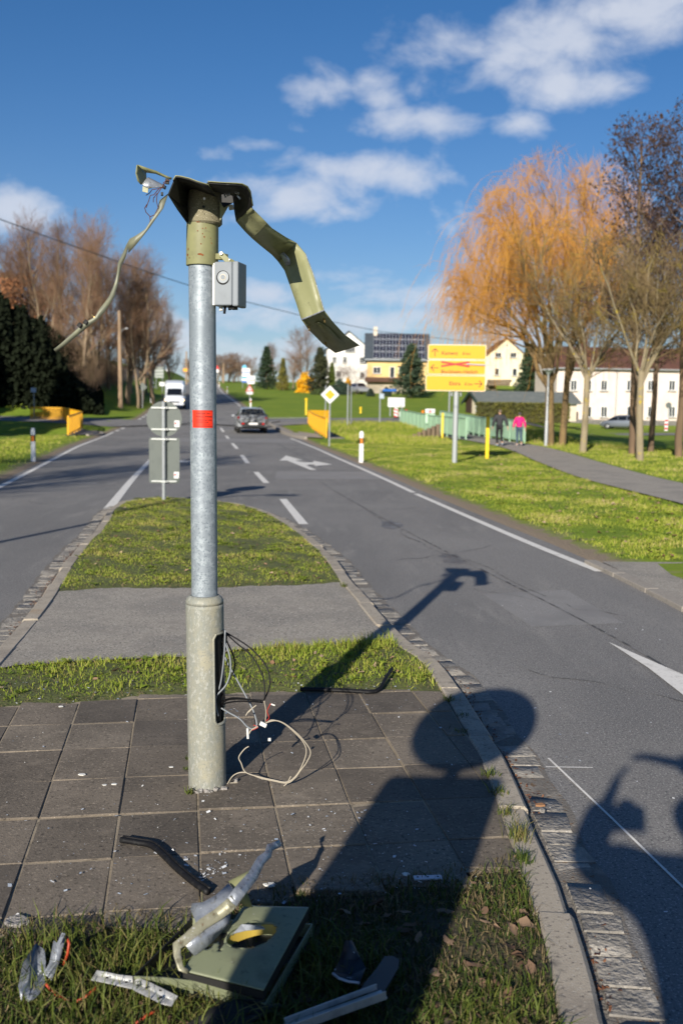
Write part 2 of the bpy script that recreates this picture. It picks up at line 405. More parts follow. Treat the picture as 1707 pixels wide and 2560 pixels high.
# edge lines
er = [(2.83, 10.72), (2.51, 12.71), (2.15, 15.34), (1.51, 20.2), (1.05, 24.2), (.51, 28.55), (-.25, 34.5), (-.92, 39.91), (-1.75, 46), (-2.5, 51.2), (-2.75, 53)]
mark('edge_line', er[:4], .12); mark('edge_line', [(1.48, 20.5), (1.05, 24.2), (.51, 28.55)], .12); mark('edge_line', er[5:], .12)
mark('edge_line', [(XR(y) - .35, y) for y in np.arange(82, 300, 8)], .14)
mark('edge_line', [(XL(y) + .25, y) for y in list(np.arange(-6, 58, 4)) + [57.7]], .13)
for y in np.arange(59, 88, 3.0):
    mark('edge_dash', [(XL(y) + .25, y), (XL(y + 1.4) + .25, y + 1.4)], .2)
mark('edge_line', [(XL(y) + .25, y) for y in np.arange(92, 300, 8)], .13)
mark('island_line', [(-3.86, 16.4), (-4.81, 22.74), (-5.55, 28), (-6.31, 33.4)], [.17, .14, .13])
# centre dashes
for a, b in [(14.65, 18.6), (22.4, 26.1), (30.0, 34.8), (39.8, 45.5), (51, 55), (60, 65), (71, 75)] + [(q, q + 4.5) for q in np.arange(82, 260, 11)]:
    mark('centre_dash', [(XC(a), a), (XC(b), b)], .14)
mark('chalk_line', [(1.06, 4.85), (1.17, 4.2), (1.29, 3.45), (1.42, 2.6)], .012)
mark('chalk_line', [(1.02, 4.72), (1.25, 4.72)], .010, zoff=.009)
# straight-and-right arrow
def flat_poly(name, pts, m, z=.007, parent=road):
    mb = MB(); P = [Vector((p[0], p[1], 0)) for p in pts]
    mb.add([(p.x, p.y, ZR(p.x, p.y) + z) for p in P], [tuple(t) for t in geometry.tessellate_polygon([P])]); return mb.build(name, m, parent)
flat_poly('turn_line', [G(1520, 1607)[:2], G(1600, 1642)[:2], G(1707, 1689)[:2], G(1830, 1745)[:2], G(1850, 1850)[:2], G(1707, 1740)[:2], G(1620, 1672)[:2]], m_paint)
flat_poly('arrow_marking', [(-.88, 27.3), (-.70, 27.3), (-1.05, 29.3), (-.98, 29.9), (-.82, 29.7), (-.80, 29.1), (-.30, 30.0), (-.92, 31.9), (-.90, 31.0), (-1.15, 30.9), (-1.42, 31.4), (-1.5, 32.0), (-1.28, 32.1), (-1.98, 35.0), (-2.0, 31.7), (-1.76, 31.8)], m_paint)
flat_poly('arrow_marking', [(-5.2, 30.3), (-4.9, 31.6), (-4.95, 30.7), (-4.3, 30.4), (-4.3, 30.15), (-4.95, 29.9), (-4.9, 29.1)], m_paint)
# repair patches and tar seams
flat_poly('asphalt_repair', [(-1.6, 23.6), (1.1, 24.2), (.75, 26.9), (-1.75, 26.6)], m_asph2, z=.004)
flat_poly('asphalt_repair', [(-8.6, 46), (-2.2, 47), (-2.7, 52), (-9.2, 51)], m_asph2, z=.004)
flat_poly('asphalt_repair', [(-14.2, 108), (-13.1, 108), (-15.3, 124), (-16.6, 124)], m_asph2, z=.02)
m_tar = mat('tar_seam', (.06, .06, .06), .7, noise=[(7, (.19, .185, .178), .45, .58, 4)])
strip('tar_seam', [(2.3, 4.5), (2.25, 6.6), (1.95, 8.6), (1.45, 11.2), (.9, 14.2), (.35, 17.5), (-.2, 21), (-.6, 24)], [.03, .02, .028, .016, .03, .02, .025], m_tar, .004, parent=road, step=.25)
rc = random.Random(3)
for (x0_, y0_, x1_, y1_, w_) in [(2.5, 5.6, 1.2, 6.6, .012), (1.3, 9.5, 2.4, 8.4, .012), (.6, 11.2, 1.9, 12.6, .014), (2.0, 9.2, .9, 13.5, .014), (-.2, 16.5, 1.4, 17.4, .02), (1.0, 13.0, .2, 18.5, .016), (-4.2, 9.0, -4.9, 13.5, .016), (-5.0, 17, -6.6, 18.4, .02), (-1.8, 29.5, .2, 30.4, .03), (1.5, 3.4, 2.2, 5.2, .010)]:
    n_ = 9; pts_ = [(x0_ + (x1_ - x0_) * t + rc.uniform(-.07, .07), y0_ + (y1_ - y0_) * t + rc.uniform(-.12, .12)) for t in np.linspace(0, 1, n_)]
    strip('road_crack', pts_, [w_ * rc.uniform(.3, 1.2) for _ in range(7)], m_tar, .003, parent=road, step=.12)
flat_poly('asphalt_repair', [(1.55, 7.9), (2.35, 8.1), (2.2, 9.6), (1.35, 9.3)], m_asph2, z=.002)
m_oil = mat('oil_stain', (.10, .097, .093), .6, noise=[(2.5, (.19, .185, .178), .42, .66, 3), (90, (.33, .32, .30), .56, .68, 3)])
for (ox, oy, orr) in [(1.3, 11.5, .3), (.75, 14.8, .34), (-4.6, 12.5, .3)]:
    flat_poly('oil_stain', [(ox + orr * rc.uniform(.5, 1) * .7 * math.cos(a_), oy + orr * rc.uniform(.6, 1.2) * 1.6 * math.sin(a_)) for a_ in np.linspace(0, 6.28, 15)[:-1]], m_oil, z=.0015)
strip('tar_seam', [(-.6, 28.5), (-1.2, 33), (-2.3, 41), (-3.6, 50)], .05, m_tar, .004, parent=road)
strip('tar_seam', [(-6.2, 30.6), (-3.2, 29.9)], .05, m_paint, .004, parent=road)
strip('tar_seam', [(-5.3, 21.6), (-6.9, 21.1)], .05, m_paint, .004, parent=road)
# side roads and footpaths
m_conc = mat('pale_concrete', (.30, .27, .23), .9, noise=[(30, (.21, .19, .165), .5, .68, 6), (150, (.4, .37, .33), .6, .75, 2)], bump=(120, .5, .004))
def HTn(x, y): return float(HT(x, y))
strip('side_road', [(-8.5, 68), (-5, 72.5), (1, 76.5), (8, 79), (16, 82), (26, 88), (38, 95), (60, 104)], [7.5, 6, 5.2, 5, 5, 5], m_asph, .07, zf=HTn, step=.6)
strip('lane', [(-12.5, 66), (-17, 69.5), (-24, 71.5), (-40, 70), (-80, 66)], [7, 5, 4, 4], m_asph, .07, zf=HTn, step=.6)
strip('side_road_line', [(-6, 77.2), (-1.5, 79.0)], .5, m_paint, .09, zf=HTn, parent=road)
PATH = [(7.6, 12), (7.4, 16), (7.2, 20), (7.0, 25), (7.35, 32), (7.9, 40), (8.05, 46), (7.6, 52), (6.9, 60), (6.2, 70), (5.6, 76)]
def ZPath(x, y): return max(HTn(x, y), .0) if y > 50 else HTn(x, y)
strip('footpath', PATH, 2.05, m_asph3, .075, zf=ZPath, step=.5)
poly_sheet('crossing_apron', [(2.98, 11.25), (3.08, 9.6), (3.17, 8.2), (3.32, 5.0), (3.7, 4.6), (5.5, 7.0), (8.8, 11.5), (8.4, 14.5), (6.5, 14.2), (5.6, 12.2), (4.4, 11.3)], .035, m_asph3)
fk = thing('flush_kerb', None, None); fk['kind'] = 'structure'
fkp = smooth_line([(2.86, 11.3), (2.97, 10.2), (3.05, 9.0), (3.16, 7.0), (3.26, 5)], .95)
for a, b in zip(fkp[:-1], fkp[1:]):
    mb = MB(); mb.bar((*a, .0), (*(a + (b - a) * .985), .0), .14, .09); mb.build('kerbstone', m_conc, fk, bevel=.008)
# ------------------------------------------------------------------ traffic island
ZI = .08
KRp = [(1515, 2575), (1485, 2444), (1444, 2314), (1395, 2169), (1362, 2110), (1314, 1992), (1260, 1880), (1228, 1836), (1112, 1668), (1035, 1612), (985, 1565), (940, 1515), (880, 1450), (838, 1395), (790, 1352), (735, 1312), (680, 1283), (610, 1262), (544, 1252)]
KLp = [(0, 1609), (36, 1569), (71, 1530), (107, 1484), (129, 1448), (157, 1409), (200, 1355), (229, 1330), (254, 1298), (271, 1273), (300, 1254)]
kr = [G(*p, ZI)[:2] for p in KRp]; kl = [G(*p, ZI)[:2] for p in KLp]
kr = [np.array(q) for q in [(.05, -3.6), (.45, -1.5), (.63, .5), (.72, 1.7)]] + kr
kl = [np.array(q) for q in [(-1.2, -3.6), (-1.55, -1), (-1.85, 2), (-2.1, 4.5)]] + kl
KR = smooth_line(kr, .1); KL = smooth_line(kl, .1)
tip = smooth_line([KR[-1], (-2.75, 17.75), (-3.4, 17.75), KL[-1]], .1)
OUT = np.vstack([KR, tip[1:-1], KL[::-1]])
NO = normals2(OUT)                                 # points to the road side (right of travel)
KW = .125
INN = OUT - NO * KW
m_kerb = mat('kerb_concrete', (.37, .325, .26), .9, noise=[(5, (.28, .245, .20), .45, .65, 5), (80, (.42, .38, .32), .55, .68, 3), (65, (.13, .115, .1), .57, .7, 3), (2, (.33, .25, .17), .58, .76, 4), (11, (.15, .135, .115), .58, .74, 5)], bump=(170, .45, .005))
kerb = thing('island_kerb', None, None); kerb['kind'] = 'structure'
del_ = [k_ for k_ in ('label', 'category') if k_ in kerb.keys()]
SO = np.r_[0, np.cumsum(np.linalg.norm(np.diff(OUT, axis=0), axis=1))]
def at_s(arr, s): return np.array([np.interp(s, SO, arr[:, 0]), np.interp(s, SO, arr[:, 1])])
s = 0.0
while s < SO[-1] - .3:
    ln = random.uniform(.75, 1.0)
    p = at_s(OUT, s)
    e = min(s + ln, SO[-1]); rows = []
    jz = random.uniform(-.008, .008); jx = random.uniform(-.012, .012); tilt = random.uniform(-.006, .006)
    if p[1] > -3:
        for t in np.linspace(s + .006, e - .006, 5):
            o = at_s(OUT, t); i_ = at_s(INN, t); d = (o - i_) / KW; o = o + d * jx; i_ = i_ + d * jx
            zz = ZI + jz + tilt * (t - s) / ln
            rows.append([(*i_, -.06), (*i_, zz - .004), (*(i_ + d * .008), zz + .004), (*(o - d * .02), zz + .003), (*(o - d * .004), zz - .014), (*(o + d * .004), -.06)])
        mb = MB(); mb.grid(rows)
        mb.add(rows[0], [tuple(range(6))]); mb.add(rows[-1], [tuple(range(6))[::-1]])
        mb.build('kerbstone', m_kerb, kerb, autosmooth=35)
    s = e
# gutter of worn granite setts
m_sett = mat('granite_sett', (.27, .25, .22), .88, noise=[(9, (.36, .335, .295), .50, .66, 6), (4, (.19, .178, .16), .46, .62, 6), (24, (.13, .124, .116), .56, .70, 5), (75, (.40, .38, .35), .58, .7, 3)], bump=(40, 1.0, .02))
gut = thing('gutter', None, None); gut['kind'] = 'structure'
s = 0.0
while s < SO[-1] - .2:
    ln = random.uniform(.12, .22); p = at_s(OUT, s); nrm = at_s(NO, s)
    e = s + ln
    if 2.2 < p[1] < 16.8 and not (p[0] < -2 and p[1] < 6.5):
        w0 = .035; w1 = .185 + random.uniform(-.03, .02)
        mb = MB(); zt = .008 + random.uniform(-.003, .003); a, b = at_s(OUT, s + .002), at_s(OUT, e - .002); na, nb = at_s(NO, s), at_s(NO, e)
        q = [a + na * w0, b + nb * (w0 + random.uniform(-.01, .01)), b + nb * w1, a + na * (w1 + random.uniform(-.02, .02))]
        c = sum(q) / 4
        top = [c + (x - c) * .93 for x in q]
        zj = [zt + random.uniform(-.004, .004) for _ in range(4)]
        vs = [(*x, -.04) for x in q] + [(*x, zt - .008) for x in q] + [(*x, z_) for x, z_ in zip(top, zj)]
        fs = [(0, 1, 5, 4), (1, 2, 6, 5), (2, 3, 7, 6), (3, 0, 4, 7), (4, 5, 9, 8), (5, 6, 10, 9), (6, 7, 11, 10), (7, 4, 8, 11), (8, 9, 10, 11)]
        mb.add(vs, fs); mb.build('sett', m_sett, gut, autosmooth=50)
    s = e
# dark gritty joint between kerb and setts
m_grit = mat('gutter_grit', (.16, .147, .13), .95, noise=[(12, (.25, .23, .20), .5, .66, 5), (40, (.14, .085, .045), .56, .66, 5), (90, (.3, .28, .25), .62, .7, 3)], bump=(90, .8, .01))
sel = (OUT[:, 1] > 2.0) & (OUT[:, 1] < 16.5)
mb = MB(); rr = [j for j in range(len(OUT)) if OUT[j, 1] > 1.5 and OUT[j, 1] < 17]
brk = [0] + [i for i in range(1, len(rr)) if rr[i] != rr[i - 1] + 1] + [len(rr)]
for a, b in zip(brk[:-1], brk[1:]):
    mb.grid([[(*(OUT[j] + NO[j] * t), .005 - .0 * t) for t in (-.01, .10, .20 + .012 * math.sin(j * .9))] for j in rr[a:b]])
mb.build('gutter_bed', m_grit, gut)
m_soil = mat('soil', (.105, .082, .052), .95, noise=[(6, (.07, .085, .024), .42, .6, 5), (45, (.21, .16, .10), .55, .68, 4), (80, (.04, .032, .022), .56, .68, 3)], bump=(45, 1, .02))
poly = [tuple(p) for p in INN]
base = poly_sheet('island_bed', poly[::3], ZI - .05, m_soil)
# outline of the zones on the island (ground metres)
def gi(l): return [G(*p, ZI)[:2] for p in l]
tile_top = np.array([(-3.2, 5.15)] + gi([(0, 1767), (430, 1735), (860, 1728), (1078, 1727)]) + [(1.3, 5.9)])
strip_top = np.array([(-3.2, 6.0)] + gi([(0, 1667), (250, 1648), (464, 1641), (572, 1625), (840, 1610), (974, 1598)]) + [(1.3, 7.6)])
path_top = np.array([(-3.6, 8.5)] + gi([(130, 1478), (300, 1468), (470, 1470), (780, 1460), (855, 1455)]) + [(1.0, 10.1)])
tile_bot = np.array([(-3.2, 2.8)] + gi([(0, 2340), (250, 2290), (430, 2290), (640, 2240), (850, 2200), (1000, 2190), (1180, 2180), (1290, 2150)]) + [(1.3, 3.7)])
def yl(line, x): return np.interp(x, line[:, 0], line[:, 1]) + .018 * np.sin(np.asarray(x) * 9.0 + line[1, 1]) + .014 * np.sin(np.asarray(x) * 23.0 + 1.7 * line[1, 1]) + .008 * np.sin(np.asarray(x) * 51.0)
INa = inside
# asphalt crossing on the island
def zone(lo, hi, n=40):
    xs = np.linspace(-3.3, 1.0, n); a = [(x, yl(lo, x)) for x in xs]; b = [(x, yl(hi, x)) for x in xs]
    return xs, np.array(a), np.array(b)
def zone_grid(name, lo, hi, z, m, nx=140, ny=14, wob=0.0, kind='structure', edge=0.0):
    mb = MB(); rows = []
    ps = []
    ylo_fn = (lambda x: yl(lo, x)) if lo is not None else (lambda x: -3.4)
    for t in np.linspace(0, 1, ny):
        row = []
        for u in np.linspace(0, 1, nx):
            y = None
            # find y between lo and hi at this u, x spans kerb to kerb at that y
            xm = -1.0
            for _ in range(4):
                y = ylo_fn(xm) * (1 - t) + (yl(hi, xm) if hi is not None else 17.7) * t
                li = np.interp(y, KLi[:, 1], KLi[:, 0]); ri = np.interp(y, KRi[:, 1], KRi[:, 0]); xm = li + (ri - li) * u
            zz = z + wob * (math.sin(xm * 5.3 + y * 2.1) * math.sin(y * 4.7 - xm) + .6 * math.sin(xm * 11 + y * 7.0))
            row.append((xm, y, zz - edge * max(0, 1 - min(t, 1 - t) * ny / 2.2)))
        rows.append(row)
    mb.grid(rows); o = mb.build(name, m, recalc=False, smooth=True); o['kind'] = kind; return o
KRi = INN[:len(KR)]; KLi = INN[len(KR) + len(tip) - 2:][::-1]
KRi = KRi[np.argsort(KRi[:, 1])]; KLi = KLi[np.argsort(KLi[:, 1])]
zone_grid('island_crossing', strip_top, path_top, ZI - .004, m_asph3)
m_turf = mat('turf_soil', (.085, .10, .03), .95, noise=[(7, (.12, .14, .03), .45, .62, 5), (45, (.17, .14, .075), .57, .70, 4), (80, (.045, .045, .02), .56, .68, 3)], bump=(45, .8, .015))
zone_grid('grass_bed', tile_top, strip_top, ZI + .0, m_turf, wob=.006, edge=.014)
zone_grid('grass_bed', path_top, None, ZI + .008, m_turf, wob=.010, ny=60, edge=.022)
zone_grid('grass_bed', None, tile_bot, ZI - .006, mat('shade_toned_soil', (.06, .05, .03), .95, noise=[(6, (.045, .05, .018), .42, .6, 5), (45, (.12, .095, .06), .57, .7, 4)], bump=(45, .8, .015)), wob=.010, ny=40, edge=.012)  # the dim foreground is put into this soil colour
m_sand = mat('joint_sand', (.30, .25, .18), .95, noise=[(20, (.15, .125, .09), .52, .68, 5), (1.8, (.13, .11, .085), .55, .72, 3)], bump=(120, .5, .004))
zone_grid('paving_bed', tile_bot, tile_top, ZI - .005, m_sand, ny=20)
# paving slabs, each its own piece
def clip(poly, p, n):
    out = []
    for i in range(len(poly)):
        a, b = poly[i], poly[(i + 1) % len(poly)]
        da, db = np.dot(a - p, n), np.dot(b - p, n)
        if da <= 0: out.append(a)
        if (da < 0) != (db < 0) and abs(da - db) > 1e-9: out.append(a + (b - a) * da / (da - db))
    return out
m_slab = [mat('slab_%d' % i, c, .88, noise=[(2.6, tuple(q * .72 for q in c), .42, .64, 5), (80, tuple(q * 1.7 for q in c), .56, .69, 3), (60, tuple(q * .4 for q in c), .55, .68, 4), (1.1, tuple(q * .62 for q in c), .5, .7, 4), (7, tuple(q * 1.25 for q in c), .55, .75, 5)], bump=(160, .45, .005))
          for i, c in enumerate([(.145, .121, .094), (.18, .15, .116), (.122, .103, .082), (.198, .166, .128)])]
pav = thing('paved_area', None, None); pav['kind'] = 'structure'
ca, sa = math.cos(R(9)), math.sin(R(9)); ex, ey = np.array([ca, sa]), np.array([-sa, ca])
SWX, SWY = .318, .402
o0 = G(344, 1749, ZI)[:2]
for i in range(-8, 12):
    for j in range(-8, 4):
        c0 = o0 + ex * (i * SWX) + ey * (j * SWY)
        P = [c0 + ex * a + ey * b for a, b in ((.004, .004), (SWX - .004, .004), (SWX - .004, SWY - .004), (.004, SWY - .004))]
        cc = sum(P) / 4
        if not (-3 < cc[0] < 1.2): continue
        kx = np.interp(cc[1], KRi[:, 1], KRi[:, 0]); kx2 = np.interp(cc[1] + .2, KRi[:, 1], KRi[:, 0])
        d = np.array([kx2 - kx, .2]); d /= np.linalg.norm(d)
        P = clip(P, np.array([kx - .01, cc[1]]), np.array([d[1], -d[0]]))
        if len(P) < 3: continue
        P = clip(P, np.array([cc[0], yl(tile_top, cc[0])]), np.array([0, 1.0]))
        if len(P) < 3: continue
        P = clip(P, np.array([cc[0], yl(tile_bot, cc[0]) - .06]), np.array([0, -1.0]))
        if len(P) < 3: continue
        ar = .5 * abs(sum(P[q][0] * P[(q + 1) % len(P)][1] - P[(q + 1) % len(P)][0] * P[q][1] for q in range(len(P))))
        if ar < .008 or np.hypot(cc[0] + .6, cc[1] - 4.25) < .0: continue
        mb = MB(); c = sum(P) / len(P); n = len(P)
        tx, ty, dz = random.uniform(-.014, .014), random.uniform(-.014, .014), random.uniform(-.003, .004)
        zt = lambda q: ZI + dz + (q[0] - c[0]) * tx + (q[1] - c[1]) * ty
        ins = [c + (q - c) * (1 - .004 / max(.05, np.linalg.norm(q - c))) for q in P]
        vs = [(*q, ZI - .05) for q in P] + [(*q, zt(q) - .004) for q in P] + [(*q, zt(q)) for q in ins]
        fs = [(q, (q + 1) % n, n + (q + 1) % n, n + q) for q in range(n)] + [(n + q, n + (q + 1) % n, 2 * n + (q + 1) % n, 2 * n + q) for q in range(n)] + [tuple(range(2 * n, 3 * n))]
        mb.add(vs, fs); mb.build('paving_slab', random.choice(m_slab), pav)
# ------------------------------------------------------------------ broken mast
m_galv = mat('galvanised', (.25, .285, .32), .5, .25, noise=[(34, (.33, .375, .41), .46, .62, 4), (110, (.165, .195, .225), .52, .66, 3), (6, (.215, .25, .28), .5, .7, 4, (1, 1, .35))], bump=(70, .12, .003))
m_base = mat('weathered_zinc', (.26, .26, .215), .6, .1, noise=[(70, (.235, .245, .215), .42, .62, 5, (1, 1, .35)), (90, (.35, .355, .32), .52, .66, 4, (1, 1, .5)), (9, (.315, .30, .225), .50, .70, 4), (160, (.19, .195, .175), .56, .68, 3)], bump=(90, .2, .003))
m_olive = mat('olive_paint', (.235, .235, .115), .5, noise=[(55, (.26, .10, .03), .68, .73, 3), (11, (.20, .20, .10), .45, .65, 5), (30, (.17, .165, .09), .6, .72, 5)], bump=(60, .1, .002))
m_olived = mat('scraped_olive_paint', (.215, .22, .11), .42, noise=[(5, (.27, .275, .15), .45, .65, 4), (24, (.12, .12, .065), .6, .75, 5), (60, (.33, .33, .31), .70, .76, 3)], bump=(14, .25, .01))
m_black = mat('black_and_shade', (.012, .012, .011), .6, noise=[(40, (.04, .04, .035), .6, .74, 4)], bump=(40, .2, .004))  # near black; inside hood and tube it paints in the shade
m_collar = mat('speckled_collar', (.20, .18, .115), .85, noise=[(160, (.38, .35, .26), .55, .68, 3), (90, (.07, .06, .04), .58, .7, 4)], bump=(150, .6, .003))
m_boxg = mat('grey_plastic', (.215, .24, .265), .5, noise=[(7, (.19, .21, .23), .5, .7, 4)])
m_steel = mat('bare_steel', (.5, .5, .5), .35, .8, noise=[(40, (.3, .29, .28), .5, .7, 4)])
m_alu = mat('torn_aluminium', (.30, .325, .36), .42, .45, noise=[(14, (.20, .22, .26), .48, .66, 5), (5, (.52, .54, .57), .5, .7, 4), (60, (.11, .11, .11), .58, .70, 5), (110, (.62, .63, .65), .64, .72, 3), (30, (.24, .22, .15), .60, .72, 5)], bump=(40, .45, .008))
m_cblk = mat('black_cable', (.006, .006, .007), .5, spec=.2)
m_cgry = mat('grey_cable', (.22, .24, .26), .5)
m_cwht = mat('white_cable', (.36, .32, .25), .55)
m_cred = mat('red_cable', (.5, .03, .015), .5)
m_whitep = mat('white_plastic', (.66, .65, .6), .5)
m_brass = mat('brass', (.5, .36, .15), .4, .8)
PB = G(519, 1962, ZI); YP = float(PB[1])
mast = thing('broken_mast', 'broken galvanised steel mast with torn olive sheet metal head and hanging cables on the paving', 'mast', PB)
def zq(px, py): return A(px, py, YP)
def ring_tube(p0, p1, r0, r1, n=40):
    return [(p0, r0), (p1, r1)]
bt = zq(511.5, 1508); bot = np.array([PB[0], PB[1], ZI - .05])
RB = 89 * 4.42 / F / 2
NA, NZ = 72, 60
hole = (R(34), R(112), zq(0, 1795)[2], zq(0, 1570)[2])
mb = MB(); rows = []
for j in range(NZ + 1):
    t = j / NZ; c = bot + (bt - bot) * t
    row = []
    for i in range(NA + 1):
        th = 2 * math.pi * i / NA - math.pi
        row.append((c[0] + RB * math.sin(th), c[1] - RB * math.cos(th), c[2]))
    rows.append(row)
vs = [p for r_ in rows for p in r_]; fs = []
def in_hole(th, z):
    a0, a1, z0, z1 = hole; am, zm = (a0 + a1) / 2, (z0 + z1) / 2
    u = abs(th - am) / (a1 - a0) * 2; v = abs(z - zm) / (z1 - z0) * 2
    return u < 1 and v < 1 and not (u > .55 and v > .9 and (u - .55) / .45 + (v - .9) / .1 > 1)
for j in range(NZ):
    for i in range(NA):
        th = 2 * math.pi * (i + .5) / NA - math.pi; z = (rows[j][0][2] + rows[j + 1][0][2]) / 2
        if in_hole(th, z): continue
        k_ = NA + 1; fs.append((j * k_ + i, j * k_ + i + 1, (j + 1) * k_ + i + 1, (j + 1) * k_ + i))
mb.add(vs, fs)
# shoulder
sh = []
for r_, dz in ((RB, 0), (RB * .99, .012), (RB * .93, .024), (RB * .8, .032), (.0585, .034)):
    sh.append([(bt[0] + r_ * math.sin(2 * math.pi * i / NA - math.pi), bt[1] - r_ * math.cos(2 * math.pi * i / NA - math.pi), bt[2] + dz) for i in range(NA + 1)])
mb.grid(sh)
base_o = mb.build('base_tube', m_base, mast, smooth=True, solid=.006, recalc=False)
# rim of the service opening
mb = MB(); a0, a1, z0, z1 = hole; rim = []
def cyl(th, z, r):
    t = (z - bot[2]) / (bt[2] - bot[2]); c = bot + (bt - bot) * t
    return (c[0] + r * math.sin(th), c[1] - r * math.cos(th), z)
for t in np.linspace(0, 1, 12): rim.append((a0 + (a1 - a0) * (.12 + .76 * t), z1))
for t in np.linspace(0, 1, 16): rim.append((a1, z1 - .02 + (z0 - z1 + .04) * t))
for t in np.linspace(0, 1, 12): rim.append((a1 - (a1 - a0) * (.12 + .76 * t), z0))
for t in np.linspace(0, 1, 16): rim.append((a0, z0 + .02 + (z1 - z0 - .04) * t))
rim.append(rim[0])
mb.tube([cyl(th, z, RB + .001) for th, z in rim], .0055, 8, cap=False)
mb.build('opening_rim', m_base, base_o, smooth=True)
mb = MB(); mb.lathe([(RB - .02, bot[2] + .2), (RB - .02, bt[2] - .02)], 32, (bot[0], bot[1] , 0), cap=False)
mb.build('inner_shade_tube', m_black, base_o, smooth=True)  # black cylinder added to paint the shade inside the open tube
# mortar collar at the foot
m_mort = mat('crumbled_mortar', (.30, .28, .26), .95, noise=[(60, (.10, .10, .09), .5, .65, 4), (25, (.45, .43, .4), .6, .7, 3)], bump=(60, 1, .02))
mb = MB()
for i in range(22):
    th = random.uniform(-1.0, 1.0); rr_ = RB + random.uniform(.0, .022); s_ = random.uniform(.006, .018)
    mb.box((PB[0] + rr_ * math.sin(th), PB[1] - rr_ * math.cos(th), ZI + s_ * .2), (s_ * 1.6, s_ * 1.1, s_), M=Matrix.Rotation(random.random() * 6, 3, Vector((random.random(), random.random(), random.random() + .1)).normalized()))
mb.build('mortar_ring', m_mort, mast, bevel=.003)
# shaft
s0, s1 = np.array([*bt[:2], bt[2] + .01]), zq(505, 655)
RS = 64.5 * 4.33 / F / 2
mb = MB(); mb.tube([s0 + (s1 - s0) * t for t in np.linspace(0, 1, 12)], RS, 48); shaft = mb.build('shaft', m_galv, mast, smooth=False, autosmooth=40)
c0, c1 = zq(505.5, 664), zq(506.5, 548)
mb = MB(); mb.tube([c0, c0 + (c1 - c0) * .02, c1], [.066, .067, .066], 48); sleeve = mb.build('sleeve', m_olive, mast, autosmooth=40)
m_rust = mat('rust', (.22, .07, .02), .9, noise=[(80, (.09, .03, .015), .5, .65, 4)], bump=(120, .5, .003))
mb = MB(); mb.tube([c1 - (c1 - c0) * .03, c1 + (c1 - c0) * .005], .0668, 48); mb.build('rust_band', m_rust, sleeve, autosmooth=40)
def patch_on(cx, cy, w, h, r, n=9):
    """an irregular flake lying on the sleeve / shaft surface at pixel cx, cy"""
    p = zq(cx, cy); ax = s0 + (s1 - s0) * ((p[2] - s0[2]) / (s1[2] - s0[2]))
    th0 = math.asin(max(-1, min(1, (p[0] - ax[0]) / r))); pts = []
    for i in range(n):
        a = 2 * math.pi * i / n; q = random.uniform(.6, 1.1)
        th = th0 + math.cos(a) * w * q / r; pts.append((ax[0] + (r + .0012) * math.sin(th), ax[1] - (r + .0012) * math.cos(th), p[2] + math.sin(a) * h * q))
    return pts
mb = MB()
for cx, cy, w, h in [(506, 641, .012, .005), (512, 643, .006, .004), (473, 640, .006, .007), (475, 626, .003, .006), (478, 648, .004, .003), (512, 577, .004, .002), (519, 576, .003, .003), (512, 590, .003, .003), (500, 583, .003, .003), (516, 598, .003, .004), (530, 583, .002, .002), (503, 561, .012, .003), (515, 559, .01, .003), (508, 615, .003, .003), (530, 600, .002, .003)]:
    pp = patch_on(cx, cy, w, h, .0668); mb.add(pp, [tuple(range(len(pp)))])
mb.build('rust_flecks', m_rust, sleeve)
k0, k1 = zq(511, 563), zq(512, 480)
mb = MB(); mb.tube([k0, k0 + (k1 - k0) * .06, k0 + (k1 - k0) * .12, k1], [.066, .0735, .0735, .069], 40); collar = mb.build('collar', m_collar, mast, autosmooth=40)
for (cx, cy, mm) in [(517, 505, m_steel), (515, 525, m_black)]:
    p = zq(cx, cy); mb = MB(); mb.tube([(p[0], YP - .0685, p[2]), (p[0], YP - .078, p[2])], .0055, 12); mb.tube([(p[0], YP - .078, p[2]), (p[0], YP - .0785, p[2])], .0025, 8)
    mb.build('bolt', mm, collar)
# head sheets
def h1(x, y, d): return A(300 + x / 4.612, 380 + y / 4.612, YP + d)
def h2(x, y, d): return A(540 + x / 4.126, 420 + y / 4.126, YP + d)
def h3(x, y, d): return A(x / 3.267, 480 + y / 3.267, YP + d)
def ribbon(name, rows, m, parent, th=.0025, sub=3, autosm=28):
    """rows: list of point tuples across the sheet"""
    Rw = [np.array(r_) for r_ in rows]
    mb = MB(); mb.grid([[tuple(p) for p in r_] for r_ in Rw]); return mb.build(name, m, parent, recalc=False, solid=th, autosmooth=autosm)
fe = [(612, 330), (640, 282), (700, 288), (800, 312), (900, 350), (1020, 386)]
rows = []
for x, y in fe:
    p = h1(x, y, -.27); rows.append([p, p + np.array([0, .13, .004]), p + np.array([0, .26, .006]), p + np.array([0, .38, .0])])
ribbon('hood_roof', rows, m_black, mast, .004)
# thin olive outer skin of the roof, seen as a lit edge
rows = []
for x, y in fe:
    p = h1(x, y, -.272) + np.array([0, 0, .005]); rows.append([p, p + np.array([0, .39, .004])])
ribbon('roof_skin', rows, m_olived, mast, .003)
fe2 = [(1000, 352), (1030, 356), (1200, 368), (1330, 374), (1400, 382), (1460, 412), (1495, 470), (1508, 550), (1522, 635)]
be2 = [(1000, 470), (1030, 470), (1180, 480), (1260, 480), (1300, 500), (1310, 560), (1316, 640), (1328, 720), (1342, 795)]
fd2 = [-.27, -.27, -.26, -.25, -.24, -.22, -.19, -.16, -.14]
rows = []
for (a, b), (c, d), e_ in zip(fe2, be2, fd2):
    p, q = h1(a, b, e_), h1(c, d, .02); rows.append([p, p * .66 + q * .34, p * .33 + q * .67, q])
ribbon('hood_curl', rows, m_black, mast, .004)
fd2 = [-.27, -.27, -.26, -.25, -.24, -.22, -.19, -.16, -.14]
